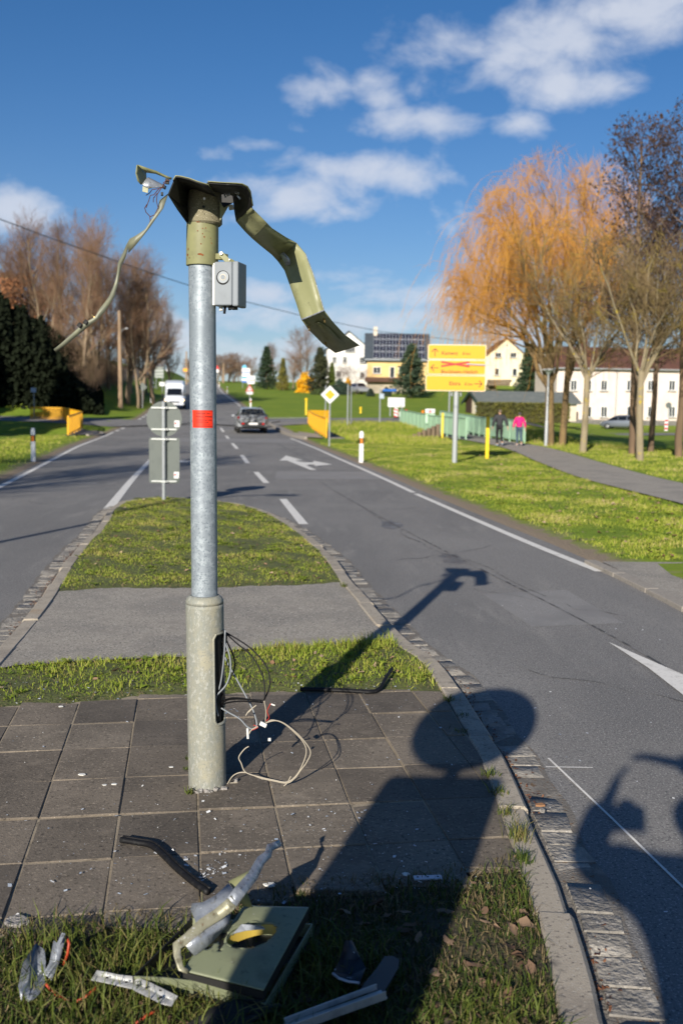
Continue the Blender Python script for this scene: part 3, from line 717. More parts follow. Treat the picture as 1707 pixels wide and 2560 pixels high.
rows = []
for (a, b), (c, d), e_ in zip(fe2, be2, fd2):
    p, q = h1(a, b - 3, e_ - .002), h1(c, d, .03); o_ = np.array([.004, 0, .006]); rows.append([p + o_, p * .5 + q * .5 + o_, q + o_])
ribbon('curl_skin', rows, m_olived, mast, .003)
mb = MB(); mb.prism([h1(*p, .1) for p in [(590, 400), (560, 480), (770, 800), (1130, 835), (1240, 620), (1330, 560), (1330, 440), (900, 420)]], (0, .005, 0)); mb.build('back_plate', m_black, mast)
mb = MB(); mb.grid([[h1(640, 283, -.27), h1(720, 420, -.1), h1(800, 470, .06)], [h1(556, 490, -.24), h1(690, 600, -.1), h1(820, 620, .04)], [h1(665, 660, -.12), h1(740, 720, -.06), h1(835, 720, .0)], [h1(785, 828, -.03), h1(800, 828, -.03), h1(845, 828, -.02)]])
mb.build('left_gusset', m_black, mast, solid=.005, recalc=False)
mb = MB(); mb.prism([h1(*p, -.045) for p in [(1150, 572), (1198, 640), (1262, 598), (1152, 790)]], (0, .006, 0)); mb.build('right_gusset', m_olive, mast)
mb = MB(); mb.prism([h1(*p, .02) for p in [(1250, 605), (1300, 600), (1310, 650), (1255, 660)]], (0, .02, 0)); mb.build('hinge_lug', m_whitep, mast)
mb = MB()
for q in [(1210, 500, .0), (1250, 490, -.02), (1350, 470, -.1), (1370, 520, -.1)]:
    p = h1(*q[:2], q[2] - .05); mb.box(p, (.016, .012, .007), M=Matrix.Rotation(random.random() * 3, 3, 'Y'))
mb.build('clip_remains', m_alu, mast)
# right-hand torn strip
lo = [(205, 540), (225, 565), (300, 650), (370, 720), (450, 790), (575, 890), (640, 960), (708, 1055), (740, 1145), (770, 1230), (830, 1400), (880, 1562), (950, 1660), (1100, 1810), (1230, 1905)]
hi = [(365, 402), (385, 425), (470, 510), (525, 565), (580, 620), (720, 710), (830, 770), (925, 885), (965, 985), (1000, 1080), (1060, 1280), (1115, 1465), (1200, 1580), (1330, 1720), (1480, 1828)]
dl = [.02, .03, .03, .05, .16, .42, .52, .44, .41, .39, .35, .31, .43, .62, .78]
dh = [-.14, -.12, -.1, -.08, .02, .30, .40, .36, .34, .32, .30, .28, .40, .58, .74]
rows = []
for a, b, c, d in zip(lo, hi, dl, dh):
    p, q = h2(*a, c), h2(*b, d); rows.append([p, p * .72 + q * .28, (p + q) / 2 + np.array([0, .006, 0]), p * .3 + q * .7, q])
strip_r = ribbon('torn_strip', rows, m_olived, mast, .0028, autosm=24)
# bare edge and fold
mb = MB(); mb.tube([h2(925, 885, .355), h2(940, 930, .345), h2(1000, 1080, .315), h2(1060, 1280, .295), h2(1115, 1465, .275)], .0022, 6); mb.tube([h2(880, 1562, .305), h2(1000, 1515, .29), h2(1115, 1465, .275)], .0035, 6)
mb.build('scraped_edge', m_alu, strip_r)
mb = MB()
for (x, y, d) in [(1115, 1550, .36), (955, 1635, .39), (1130, 1800, .6)]:
    p = h2(x, y, d); mb.tube([p, p + np.array([.004, -.02, -.018])], .004, 8); mb.tube([p, p + np.array([.001, -.004, -.004])], .007, 6)
mb.build('rivets', m_brass, strip_r)
rows = [[h2(1010, 1600, .38), h2(1075, 1590, .36)], [h2(1100, 1700, .50), h2(1160, 1640, .44)], [h2(1230, 1880, .70), h2(1340, 1840, .64)]]
ribbon('bent_flap', rows, m_olived, strip_r, .002)
ribbon('dent_patch', [[h2(655, 885, .40), h2(700, 865, .39)], [h2(700, 960, .42), h2(760, 935, .40)], [h2(715, 1008, .42), h2(765, 990, .40)]], m_alu, strip_r, .001)
# left-hand thin strip
le = [(1310, 60), (1290, 150), (1240, 220), (1190, 300), (1110, 360), (1060, 390), (1035, 430), (1005, 500), (966, 580), (958, 650), (945, 720), (925, 780), (895, 850), (860, 900), (820, 950), (778, 1020), (725, 1050), (668, 1088), (500, 1238), (440, 1285)]
re = [(1368, 15), (1330, 130), (1270, 215), (1212, 300), (1120, 410), (1052, 482), (1048, 445), (1022, 530), (992, 590), (980, 650), (967, 720), (952, 780), (930, 850), (890, 915), (852, 975), (802, 1032), (748, 1072), (712, 1100), (545, 1238), (455, 1305)]
rows = []
for i, (a, b) in enumerate(zip(le, re)):
    d = -.22 - .03 * math.sin(i * .5); mx_, my_ = (a[0] + b[0]) / 2, (a[1] + b[1]) / 2; q_ = 1.25; rows.append([h3(mx_ + (a[0] - mx_) * q_, my_ + (a[1] - my_) * q_, d), h3(mx_ + (b[0] - mx_) * q_, my_ + (b[1] - my_) * q_, d + .004)])
m_strip = mat('shade_toned_strip', (.155, .16, .115), .5, .15, noise=[(20, (.2, .2, .13), .5, .68, 5), (6, (.23, .235, .19), .5, .7, 4)])  # shaded look of the hanging strip put into a darker olive
strip_l = ribbon('hanging_strip', rows, m_strip, mast, .0022, autosm=20)
mb = MB()
for (x, y) in [(702, 1062), (652, 1086)]:
    mb.box(h3(x, y, -.245), (.017, .016, .017), M=Matrix.Rotation(R(35), 3, 'Y'))
mb.build('rubber_clip', m_cblk, strip_l, bevel=.002)
mb = MB(); mb.tube([h3(750, 1000, -.23), h3(768, 1020, -.24), h3(780, 1022, -.24)], .0022, 6); mb.build('screw', m_brass, strip_l)
# bent frame at the top left
fr = thing('x', None, None); bpy.data.objects.remove(fr)
rows = [[h1(600, 292, -.2), h1(590, 318, -.2)], [h1(540, 270, -.21), h1(530, 296, -.21)], [h1(420, 215, -.24), h1(410, 245, -.23)], [h1(310, 180, -.26), h1(310, 232, -.24)], [h1(205, 143, -.28), h1(300, 232, -.24)]]
frame = ribbon('frame_bracket', rows, m_olived, mast, .003)
ribbon('frame_end', [[h1(194, 146, -.29), h1(205, 143, -.28), h1(300, 232, -.22)], [h1(182, 240, -.29), h1(200, 240, -.27), h1(302, 290, -.22)], [h1(205, 330, -.28), h1(225, 330, -.26), h1(300, 320, -.22)], [h1(245, 372, -.26), h1(260, 365, -.25), h1(300, 335, -.22)]], m_olived, frame, .003)
ribbon('frame_rail', [[h1(255, 370, -.26), h1(305, 300, -.22), h1(330, 290, -.21)], [h1(330, 415, -.25), h1(400, 350, -.22), h1(420, 335, -.21)], [h1(470, 400, -.22), h1(490, 395, -.21), h1(500, 375, -.2)], [h1(520, 430, -.2), h1(530, 410, -.2), h1(535, 395, -.19)]], m_alu, frame, .003)
mb = MB(); mb.prism([h1(*p, -.25) for p in [(262, 385), (325, 410), (320, 468), (258, 450)]], (0, .004, 0)); mb.build('lug', m_olived, frame)
mb = MB()
for pts in [[(300, 495), (340, 470), (370, 430), (440, 418), (500, 400)], [(300, 640), (330, 560), (350, 495), (390, 490), (430, 440), (470, 400)], [(350, 742), (300, 690), (285, 640), (310, 600)], [(350, 742), (400, 720), (440, 640), (420, 560), (430, 480), (500, 380), (530, 340)], [(385, 575), (385, 530), (430, 470)], [(500, 400), (500, 350), (540, 320), (580, 330)], [(345, 745), (350, 790), (330, 840), (295, 890)]]:
    P3 = [h1(x, y, -.215 - .01 * i) for i, (x, y) in enumerate(pts)]
    mb.tube(P3, .0017, 5)
mb.build('thin_wires', mat('brown_wire', (.10, .035, .02), .5), frame)
mb = MB(); mb.box(h1(545, 335, -.22), (.014, .014, .02)); mb.box(h1(485, 480, -.2), (.008, .008, .014)); mb.build('connector', m_cblk, frame)
# control box
b0 = h1(1236, 1530, -.02); bx = thing('tmp', None, None); bpy.data.objects.remove(bx)
Mx = Matrix.Rotation(R(-14), 3, 'Z')
def bl(x, y, z): return np.array(b0) + np.array(Mx @ Vector((x, y, z)))
BW, BD, BH = .078, .10, .178
mb = MB(); mb.box(bl(0, 0, 0), (BW, BD, BH), M=Mx); cbox = mb.build('control_box', m_boxg, mast, bevel=.006)
mb = MB(); mb.box(bl(.0525, .004, -.001), (.026, BD + .006, BH + .004), M=Mx); mb.build('lid', m_boxg, cbox, bevel=.006)
mb = MB(); mb.box(bl(-.047, .01, 0), (.012, .09, .172), M=Mx); mb.build('mounting_plate', m_whitep, cbox, bevel=.002)
def disc(mbx, c, r, n=24, d=.004, inner=None):
    c = np.array(c)
    pts = [np.array(bl(0, 0, 0)) * 0 + c + np.array(Mx @ Vector((r * math.cos(2 * math.pi * i / n), 0, r * math.sin(2 * math.pi * i / n)))) for i in range(n)]
    mbx.prism(pts, tuple(np.array(Mx @ Vector((0, -d, 0)))))
mb = MB(); disc(mb, bl(.0, -BD / 2 - .0005, .024), .0285, d=.002); mb.build('lock_ring', m_cblk, cbox)
mb = MB(); disc(mb, bl(.002, -BD / 2 - .001, .025), .0245, d=.004); mb.build('lock_disc', mat('grey_plastic_light', (.30, .325, .345), .45), cbox, bevel=.001)
mb = MB(); disc(mb, bl(.002, -BD / 2 - .005, .025), .013, d=.001); mb.build('lock_core', mat('cream_plastic', (.5, .46, .36), .5), cbox)
mb = MB(); disc(mb, bl(.002, -BD / 2 - .006, .025), .010, d=.001); mb.build('lock_cap', m_boxg, cbox)
mb = MB(); mb.tube([bl(-.025, -.01, -BH / 2 + .005), bl(-.022, -.012, -BH / 2 - .018)], .008, 10); mb.build('cable_gland', m_whitep, cbox)
mb = MB(); mb.tube([bl(-.005, -.01, -BH / 2), bl(-.008, -.012, -BH / 2 - .03)], .0055, 8); mb.tube([bl(.01, .0, -BH / 2), bl(.012, .0, -BH / 2 - .014)], .006, 8); mb.box(bl(.028, .0, -BH / 2 - .004), (.02, .05, .016), M=Mx); mb.build('cable_stub', m_cblk, cbox)
mb = MB(); mb.bar(h1(1122, 1205, -.02), h1(1225, 1205, -.04), .03, .024); mb.box(h1(1165, 1205, -.03), (.02, .02, .026)); brk_ = mb.build('arm_bracket', m_olive, mast, bevel=.002)
mb = MB(); mb.bar(h1(1150, 1160, -.06), h1(1260, 1270, -.06), .022, .008, up=(0, 1, 0)); mb.bar(h1(1255, 1262, -.06), h1(1320, 1300, -.05), .03, .01, up=(0, 1, 0)); mb.build('arm_link', m_olive, mast, bevel=.001)
mb = MB(); p = h1(1168, 1168, -.06); mb.tube([p, p + np.array([0, -.012, 0])], .0065, 10); p = h1(1262, 1238, -.066); mb.tube([p, p + np.array([0, -.004, 0])], .003, 6); mb.build('bolt', m_steel, mast)
# red sticker with print
RSs = RS + .0008
def on_shaft(u, z, r): # u metres of arc from the front line
    t = (z - s0[2]) / (s1[2] - s0[2]); c = s0 + (s1 - s0) * t; th = u / RSs + R(3)
    return (c[0] + r * math.sin(th), c[1] - r * math.cos(th), z)
zt_, zb_ = zq(505, 1025)[2], zq(505, 1068.5)[2]
u0, u1 = -.0455, .0485
mb = MB(); mb.grid([[on_shaft(u, z, RSs) for u in np.linspace(u0, u1, 16)] for z in np.linspace(zb_, zt_, 4)])
stk = mb.build('warning_sticker', mat('red_sticker', (.75, .035, .012), .45), mast, smooth=True, recalc=False)
stk['label'] = 'red sticker with black German lettering on the shaft'
mb = MB(); H_ = zt_ - zb_
for line, size, x0, fy, w in [('Anbringen von', .0098, .020, .78, None), ('Werbung verboten', .0098, .016, .60, None), ('Zuwiderhandlungen werden', .0062, .018, .42, None), ('strafrechtlich verfolgt', .0062, .018, .30, None), ('Stadtverwaltung', .0042, .052, .155, None)]:
    v, f = text_mesh(line, size, True); wd = v[:, 0].max(); sc_ = min(1.0, (.090 - x0) / wd)
    mb.add([on_shaft(u0 + x0 + p[0] * sc_, zb_ + H_ * fy + p[1], RSs + .0006) for p in v], f)
for fy in (.06, .955):
    mb.grid([[on_shaft(u, zb_ + H_ * fy + dz, RSs + .0006) for u in np.linspace(u0 + .02, u1 - .002, 10)] for dz in (0, .0016)])
mb.build('sticker_lettering', mat('black_print', (.02, .012, .012), .6), stk, recalc=False)
# cables from the opening
def c6(x, y, d): return A(400 + x / 2.613, 1480 + y / 2.613, YP + d)
def cable(mb, pts, r, d0=-.02, d1=None, n=7):
    d1 = d0 if d1 is None else d1; k_ = len(pts)
    P = np.array([c6(x, y, d0 + (d1 - d0) * i / (k_ - 1)) for i, (x, y) in enumerate(pts)])
    s_ = np.r_[0, np.cumsum(np.linalg.norm(np.diff(P, axis=0), axis=1))]; out = []
    Q = np.vstack([2 * P[0] - P[1], P, 2 * P[-1] - P[-2]])
    for i in range(1, len(Q) - 2):
        a, b, c, e = Q[i - 1:i + 3]
        for t in np.linspace(0, 1, 5, endpoint=False): out.append(.5 * (2 * b + (c - a) * t + (2 * a - 5 * b + 4 * c - e) * t * t + (3 * b - a - 3 * c + e) * t ** 3))
    out.append(P[-1]); out = [(p[0], p[1], max(p[2], ZI + r)) for p in out]
    mb.tube(out, r, n)
mb = MB()
for pts, d0, d1 in [([(395, 245), (440, 280), (500, 335), (590, 410), (650, 500), (680, 590), (685, 700)], .02, -.12), ([(400, 250), (520, 318), (610, 385), (690, 480), (717, 570), (710, 640), (680, 705)], .02, -.1),
                    ([(680, 710), (600, 705), (500, 700), (430, 710), (385, 750), (380, 790)], -.1, .03), ([(670, 722), (580, 716), (500, 716), (420, 732), (388, 775)], -.1, .02), ([(660, 716), (560, 700), (470, 694), (400, 725), (375, 800)], -.12, .03),
                    ([(400, 250), (445, 340), (483, 430), (486, 500), (460, 560), (425, 610), (400, 640)], .02, -.02), ([(385, 255), (372, 350), (405, 440), (372, 520), (405, 600), (395, 745)], .0, .0),
                    ([(412, 252), (415, 340), (365, 440), (372, 560), (412, 660), (380, 780)], .01, .0), ([(380, 300), (430, 360), (400, 430), (375, 470)], .0, .0), ([(405, 250), (435, 290), (415, 400), (390, 560), (420, 680), (425, 720)], -.03, -.03)]:
    cable(mb, pts, .0034, d0, d1)
cb = mb.build('black_cables', m_cblk, mast, smooth=True)
mb = MB()
for pts, d0, d1 in [([(425, 330), (455, 420), (460, 520), (430, 610), (370, 680), (365, 740), (380, 812)], -.04, -.04), ([(400, 760), (450, 790), (520, 830), (570, 882), (612, 895), (632, 862), (610, 780), (560, 680), (500, 570), (430, 440), (410, 330)], -.02, .03), ([(425, 250), (420, 400), (402, 560), (385, 640)], -.05, -.03)]:
    cable(mb, pts, .0036, d0, d1)
mb.build('grey_cables', m_cgry, mast, smooth=True)
mb = MB()
for pts, d0, d1 in [([(690, 850), (740, 838), (810, 862), (890, 930), (940, 990), (955, 1050), (930, 1130), (890, 1200), (830, 1243), (740, 1230), (650, 1210), (560, 1180), (530, 1120), (515, 1080), (550, 1030), (580, 1010)], -.06, .0), ([(690, 855), (760, 842), (830, 872), (920, 950), (982, 1040), (960, 1110), (920, 1165), (880, 1218), (830, 1250), (740, 1236), (650, 1216), (550, 1180), (480, 1200), (440, 1260), (428, 1306), (460, 1332), (508, 1352)], -.07, .02),
                    ([(680, 712), (692, 780), (688, 850)], -.1, -.07), ([(640, 880), (600, 900), (580, 930)], -.07, -.06), ([(855, 1205), (830, 1250), (808, 1270)], -.02, -.02), ([(560, 810), (580, 780), (630, 740)], -.06, -.06), ([(575, 790), (605, 760)], -.06, -.06)]:
    cable(mb, pts, .0026, d0, d1, 6)
mb.build('white_wires', m_cwht, mast, smooth=True)
mb = MB(); cable(mb, [(722, 730), (700, 780), (712, 822), (690, 848)], .0016, -.1, -.07, 5); cable(mb, [(610, 870), (640, 885), (600, 905)], .0014, -.07, -.07, 5); mb.build('red_wire', m_cred, mast, smooth=True)
mb = MB(); mb.box(c6(674, 866, -.07), (.030, .012, .017), M=Matrix.Rotation(R(25), 3, 'Y')); mb.box(c6(573, 925, -.06), (.009, .012, .046), M=Matrix.Rotation(R(-3), 3, 'Y')); mb.build('terminal_block', m_whitep, mast, bevel=.001)
mb = MB(); mb.box(c6(715, 965, -.09), (.012, .01, .012)); mb.box(c6(738, 738, -.1), (.018, .003, .006), M=Matrix.Rotation(R(20), 3, 'Y')); mb.build('connector', m_whitep, mast, bevel=.001)
# ------------------------------------------------------------------ wreckage on the ground
def d4(x, y, z): return G(400 + x / 3.733, 2060 + y / 3.733, z)
def d7(x, y, z): return G(x / 1.568, 2060 + y / 1.568, z)
m_oldp = mat('dull_olive_panel', (.185, .205, .125), .38, noise=[(4, (.22, .235, .15), .45, .65, 4), (40, (.11, .12, .078), .56, .72, 5), (70, (.38, .38, .34), .68, .74, 4), (8, (.145, .155, .095), .55, .72, 5)], bump=(20, .15, .006))
wk = thing('housing_wreck', 'crumpled olive sheet metal lamp housing with torn oval hole lying in the near grass', 'wreckage', d7(780, 620, ZI))
# lower tray: rim walls + floor
TL_ = [d7(525, 600, .15), d7(640, 605, .152), d7(760, 618, .15), d7(900, 655, .14), d7(1040, 708, .13)]; TR_ = d7(1225, 395, .15); TB_ = d7(755, 372, .15)
mb = MB()
for a, b in zip(TL_[:-1], TL_[1:]): mb.prism([a, b, b - np.array([0, -.01, .055]), a - np.array([0, -.01, .035])], (.0, .004, 0))
a, b = TL_[-1], TR_; mb.prism([a, b, b - np.array([.01, 0, .05]), a - np.array([.0, 0, .055])], (-.004, 0, 0))
a, b = TB_, TR_; mb.prism([a, b, b - np.array([0, 0, .05]), a - np.array([0, 0, .05])], (0, .004, 0))
tray = mb.build('tray_rim', m_oldp, wk)
mb = MB(); a, b = TL_[0], TB_; mb.prism([a, b, b - np.array([0, 0, .04]), a - np.array([0, 0, .03])], (-.004, 0, 0))
fl = [TL_[0], TL_[2], TL_[4], TR_, TB_]; mb.prism([np.array(p) - np.array([0, 0, .045]) for p in fl], (0, 0, .003)); mb.build('tray_floor', m_black, wk)
# upper panel with hole (grid of panel coordinates)
c00, c10, c11, c01 = d4(215, 1375, .185), d4(965, 1560, .165), d4(1388, 784, .215), d4(640, 765, .225)
NU, NVv = 44, 44; vs = []; fs = []; kk = NU + 1
def panel(u, v):
    p = c00 * (1 - u) * (1 - v) + c10 * u * (1 - v) + c11 * u * v + c01 * (1 - u) * v
    return p + np.array([0, 0, .012 * math.sin(math.pi * u) * math.sin(math.pi * v) - .02 * math.exp(-((u - .55) / .25) ** 2 - ((v - .55) / .2) ** 2) + .035 * max(0, .35 - u) * v])
for j in range(NVv + 1):
    for i in range(NU + 1): vs.append(panel(i / NU, j / NVv))
for j in range(NVv):
    for i in range(NU):
        u, v = (i + .5) / NU, (j + .5) / NVv
        du, dv = u - .52, v - .57; ca_, sa_ = math.cos(.45), math.sin(.45)
        e = ((du * ca_ + dv * sa_) / .27) ** 2 + ((-du * sa_ + dv * ca_) / .15) ** 2
        torn = u < .35 - .2 * v and v > .35 + .06 * math.sin(u * 40)
        if e < 1 or torn or (u < .2 and v > .62): continue
        fs.append((j * kk + i, j * kk + i + 1, (j + 1) * kk + i + 1, (j + 1) * kk + i))
mb = MB(); mb.add(vs, fs); pan = mb.build('panel', m_oldp, wk, solid=.004, recalc=False, autosmooth=40)
mb = MB(); mb.prism([np.array(p) - np.array([0, 0, .004]) for p in (c10, c11)] + [np.array(c11) - np.array([0, 0, .035]), np.array(c10) - np.array([0, 0, .03])], (-.003, 0, 0)); mb.prism([np.array(c00) - np.array([0, 0, .004]), np.array(c10) - np.array([0, 0, .004]), np.array(c10) - np.array([0, 0, .03]), np.array(c00) - np.array([0, 0, .02])], (0, .003, 0)); mb.build('panel_lip', m_black, pan)
# raised lip round the hole with a yellow lining
rimp = []
for t in np.linspace(0, 2 * math.pi, 40):
    ca_, sa_ = math.cos(.45), math.sin(.45); a, b = .275 * math.cos(t), .155 * math.sin(t); rimp.append((.52 + a * ca_ - b * sa_, .57 + a * sa_ + b * ca_, t))
mb = MB(); mb.grid([[panel(u, v) + np.array([0, 0, .002 + .014 * max(0, math.sin(t - .5)) ** 2 + .002 * math.sin(t * 9)]) for u, v, t in rimp], [panel(u + (u - .52) * .1, v + (v - .57) * .1) for u, v, t in rimp]]); mb.build('hole_lip', m_oldp, pan, solid=.002, recalc=False, autosmooth=40)
m_yel = mat('yellow_lining', (.42, .30, .05), .5)
mb = MB(); mb.grid([[panel(u, v) - np.array([0, 0, .002]) for u, v, t in rimp if t < 3.3], [panel(u, v) - np.array([0, .01, .028]) for u, v, t in rimp if t < 3.3]]); mb.build('hole_lining', m_yel, pan, recalc=False)
# torn arms
def rib7(name, pts, w, m, parent, th=.003, fn=d4, tw=(0, 0, 1)):
    P = [fn(*p) for p in pts]; rows = []
    for i, p in enumerate(P):
        t = P[min(i + 1, len(P) - 1)] - P[max(i - 1, 0)]; n = np.cross(t, np.array(tw, float)); n /= np.linalg.norm(n) + 1e-9
        ww = w[i] if hasattr(w, '__len__') else w; jg = .004 * math.sin(i * 2.7); rows.append([p - n * (ww / 2 + jg), p + np.array([0, 0, -.002]), p + n * (ww / 2 - jg)])
    return ribbon(name, rows, m, parent, th, autosm=12)
m_arm = mat('scratched_olive_edge', (.28, .27, .19), .45, .2, noise=[(30, (.14, .13, .085), .52, .68, 5), (9, (.42, .40, .35), .52, .70, 4), (90, (.5, .5, .48), .62, .71, 4), (60, (.16, .07, .03), .64, .72, 4)], bump=(40, .4, .006))
rib7('torn_arm', [(260, 1385, .19), (200, 1350, .2), (150, 1230, .22), (165, 1150, .235), (250, 1060, .25), (400, 950, .265), (540, 840, .28), (640, 770, .30), (700, 720, .31)], [.012, .016, .02, .026, .03, .032, .034, .036, .034], m_arm, wk, tw=(.3, -.8, .6))
rib7('torn_arm', [(670, 730, .31), (760, 620, .325), (860, 480, .33), (950, 350, .325), (1000, 280, .32), (1030, 230, .30), (1080, 195, .285), (1125, 180, .28)], [.036, .036, .034, .03, .026, .026, .024, .022], m_alu, wk, tw=(.3, -.8, .6))
mb = MB(); mb.grid([[d4(300, 745, .27), d4(400, 735, .28), d4(520, 670, .30), d4(640, 560, .32)], [d4(285, 800, .255), d4(400, 790, .27), d4(540, 740, .29), d4(690, 620, .315)], [d4(330, 910, .25), d4(420, 860, .262), d4(560, 770, .282), d4(700, 690, .31)], [d4(335, 950, .245), d4(430, 880, .258), d4(560, 800, .275), d4(690, 720, .305)]])
mb.build('crumpled_sheet', m_alu, wk, solid=.0025, recalc=False, autosmooth=30)
mb = MB(); mb.grid([[d4(240, 1140, .24), d4(390, 1010, .25), d4(560, 880, .262), d4(650, 800, .285)], [d4(270, 1180, .222), d4(420, 1060, .235), d4(600, 940, .248), d4(660, 850, .265)], [d4(320, 1235, .20), d4(450, 1140, .212), d4(590, 1000, .225), d4(645, 930, .245)]])
mb.build('crumpled_sheet', m_alu, wk, solid=.0025, recalc=False, autosmooth=30)
mb = MB(); mb.grid([[d4(640, 540, .315), d4(830, 440, .335), d4(850, 420, .34)], [d4(680, 600, .305), d4(790, 500, .325), d4(830, 470, .33)], [d4(700, 700, .29), d4(740, 640, .30), d4(790, 570, .315)], [d4(740, 720, .27), d4(780, 770, .24), d4(860, 780, .225)]])
mb.build('crumpled_sheet', m_olived, wk, solid=.0025, recalc=False, autosmooth=30)
mb = MB(); mb.grid([[d4(760, 940, .235), d4(850, 945, .24), d4(960, 960, .235)], [d4(680, 1030, .22), d4(800, 1000, .225), d4(980, 985, .225)]]); mb.build('torn_flap', m_alu, wk, solid=.002, recalc=False)
# loose scraps
def dA(x, y, z): return G(x / 3.733, 2280 + y / 3.733, z)
sc1 = thing('metal_scrap', 'folded blue grey sheet metal scrap with forked end in the grass at lower left', 'scrap', dA(330, 600, ZI))
mb = MB(); mb.grid([[dA(215, 480, .12), dA(170, 700, .12), dA(200, 845, .13)], [dA(325, 310, .16), dA(260, 660, .12), dA(215, 760, .125)], [dA(345, 305, .165), dA(300, 640, .105), dA(260, 850, .12)], [dA(415, 355, .165), dA(400, 560, .11), dA(340, 800, .12)], [dA(425, 470, .15), dA(420, 620, .115), dA(415, 710, .125)]]); mb.build('folded_plate', m_alu, sc1, solid=.002, recalc=False, autosmooth=25)
mb = MB(); mb.grid([[dA(400, 590, .13), dA(460, 480, .14), dA(500, 270, .18)], [dA(430, 600, .12), dA(520, 470, .13), dA(545, 300, .18)], [dA(480, 640, .12), dA(555, 470, .13), dA(610, 250, .19)]]); mb.build('fork', m_alu, sc1, solid=.002, recalc=False, autosmooth=25)
mb = MB(); mb.grid([[dA(535, 300, .19), dA(580, 200, .21)], [dA(565, 310, .19), dA(612, 208, .21)]]); mb.build('tab', m_alu, sc1, solid=.004)
sc2 = thing('metal_scrap', 'long pale perforated metal strip poking out from under the olive housing', 'scrap', dA(1200, 680, ZI))
tp = [(905, 548), (1000, 565), (1100, 588), (1260, 605), (1400, 660), (1560, 740), (1660, 790)]; bo = [(850, 640), (980, 665), (1090, 690), (1230, 722), (1380, 800), (1500, 860), (1600, 885)]
mb = MB(); mb.grid([[dA(*a, .145), dA((a[0] + b[0]) / 2, (a[1] + b[1]) / 2, .13), dA(*b, .135)] for a, b in zip(tp, bo)]); so_ = mb.build('strip_plate', mat('pale_aluminium', (.52, .52, .5), .4, .5, noise=[(12, (.33, .33, .33), .5, .7, 5)]), sc2, solid=.0025, recalc=False, autosmooth=30)
mb = MB()
for x, y in [(1000, 618), (1180, 660), (1290, 690), (1370, 712), (1500, 735), (1500, 800), (1480, 815)]:
    p = dA(x, y, .141); mb.lathe([(.005, 0), (.0045, .001)], 10, p)
mb.build('rivet_hole', m_black, so_)
cbl = thing('orange_cable', 'thin orange red cable curling through the grass at lower left', 'cable', dA(650, 700, ZI)); mb = MB()
for pts in [[(625, 235, .19), (645, 300, .18), (632, 390, .15), (600, 480, .12), (570, 540, .10)], [(420, 670, .13), (480, 735, .11), (560, 800, .10), (640, 832, .10), (720, 835, .10), (800, 800, .11), (870, 735, .12), (910, 690, .12)]]:
    mb.tube([dA(*p) for p in pts], .0042, 8)
mb.build('sheath', mat('orange_cable_sheath', (.35, .045, .015), .5), cbl, smooth=True)
cbl = thing('orange_cable', 'short orange cable end at the bottom edge below the housing', 'cable', dA(1400, 960, ZI)); mb = MB()
mb.tube([dA(1250, 1060, .1), dA(1330, 1000, .11), (dA(1400, 950, .12)), dA(1480, 930, .11)], .0042, 8); mb.build('sheath', MATS['orange_cable_sheath'], cbl, smooth=True)
def dB(x, y, z): return G(700 + x / 4.48, 2300 + y / 4.48, z)
sc3 = thing('housing_fragment', 'dark broken housing corner with peeling white paint in the shaded grass', 'scrap', dB(760, 560, ZI))
mb = MB(); mb.grid([[dB(735, 235, .17), dB(770, 240, .175), dB(805, 238, .17)], [dB(700, 350, .15), dB(800, 350, .16), dB(870, 370, .15)], [dB(660, 470, .13), dB(790, 450, .135), dB(905, 440, .14)], [dB(590, 600, .13), dB(760, 620, .115), dB(960, 545, .13)], [dB(600, 620, .14), dB(740, 680, .14), dB(890, 708, .14)]])
m_frag = mat('dark_fragment', (.02, .022, .028), .5, noise=[(16, (.45, .46, .47), .58, .62, 4)])
mb.build('corner_shell', m_frag, sc3, solid=.004, recalc=False, autosmooth=30)
mb = MB(); mb.tube([dB(590, 605, .142), dB(660, 660, .142), dB(760, 695, .142), dB(890, 712, .142)], .004, 6); mb.build('rim', m_alu, sc3)
sc4 = thing('dark_plate', 'dark green flat plate fragment half under the long aluminium bar', 'scrap', dB(1100, 650, ZI))
mb = MB(); mb.prism([dB(*p, .125) for p in [(1170, 425), (1260, 420), (1335, 465), (1320, 560), (1230, 720), (1170, 810), (1040, 860), (880, 830), (950, 720), (1080, 560)]], (0, 0, .004)); mb.build('plate', mat('dark_green_paint', (.016, .022, .022), .35), sc4)
sc5 = thing('aluminium_bar', 'long aluminium channel bar lying in the grass at the bottom edge', 'scrap', dB(650, 1000, ZI))
e0, e1 = dB(60, 1230, .125), dB(1165, 838, .145); mb = MB(); mb.bar(e0, e1, .038, .004); mb.bar(e0 + np.array([.004, -.02, .01]), e1 + np.array([.004, -.02, .01]), .003, .024); mb.bar(e0 + np.array([-.004, .02, .01]), e1 + np.array([-.02, .02, .01]), .003, .016); mb.build('channel', MATS['pale_aluminium'], sc5)
sc6 = thing('black_panel_piece', 'black curved panel piece below the olive housing at the bottom edge', 'scrap', d4(560, 1780, ZI))
mb = MB(); mb.grid([[d4(300, 1840, .13), d4(480, 1720, .15), d4(700, 1640, .15), d4(960, 1640, .14)], [d4(200, 1900, .12), d4(470, 1800, .135), d4(720, 1720, .135), d4(1010, 1690, .12)], [d4(250, 1960, .11), d4(560, 1880, .12), d4(800, 1800, .12), d4(1130, 1690, .12)], [d4(500, 2000, .11), d4(760, 1910, .115), d4(960, 1800, .115), d4(1140, 1720, .11)]]); mb.build('curved_sheet', m_black, sc6, solid=.003, recalc=False, autosmooth=40)
sc7 = thing('perforated_strip', 'short white perforated metal strip on the slabs beside the near grass', 'scrap', G(1068, 2196, ZI))
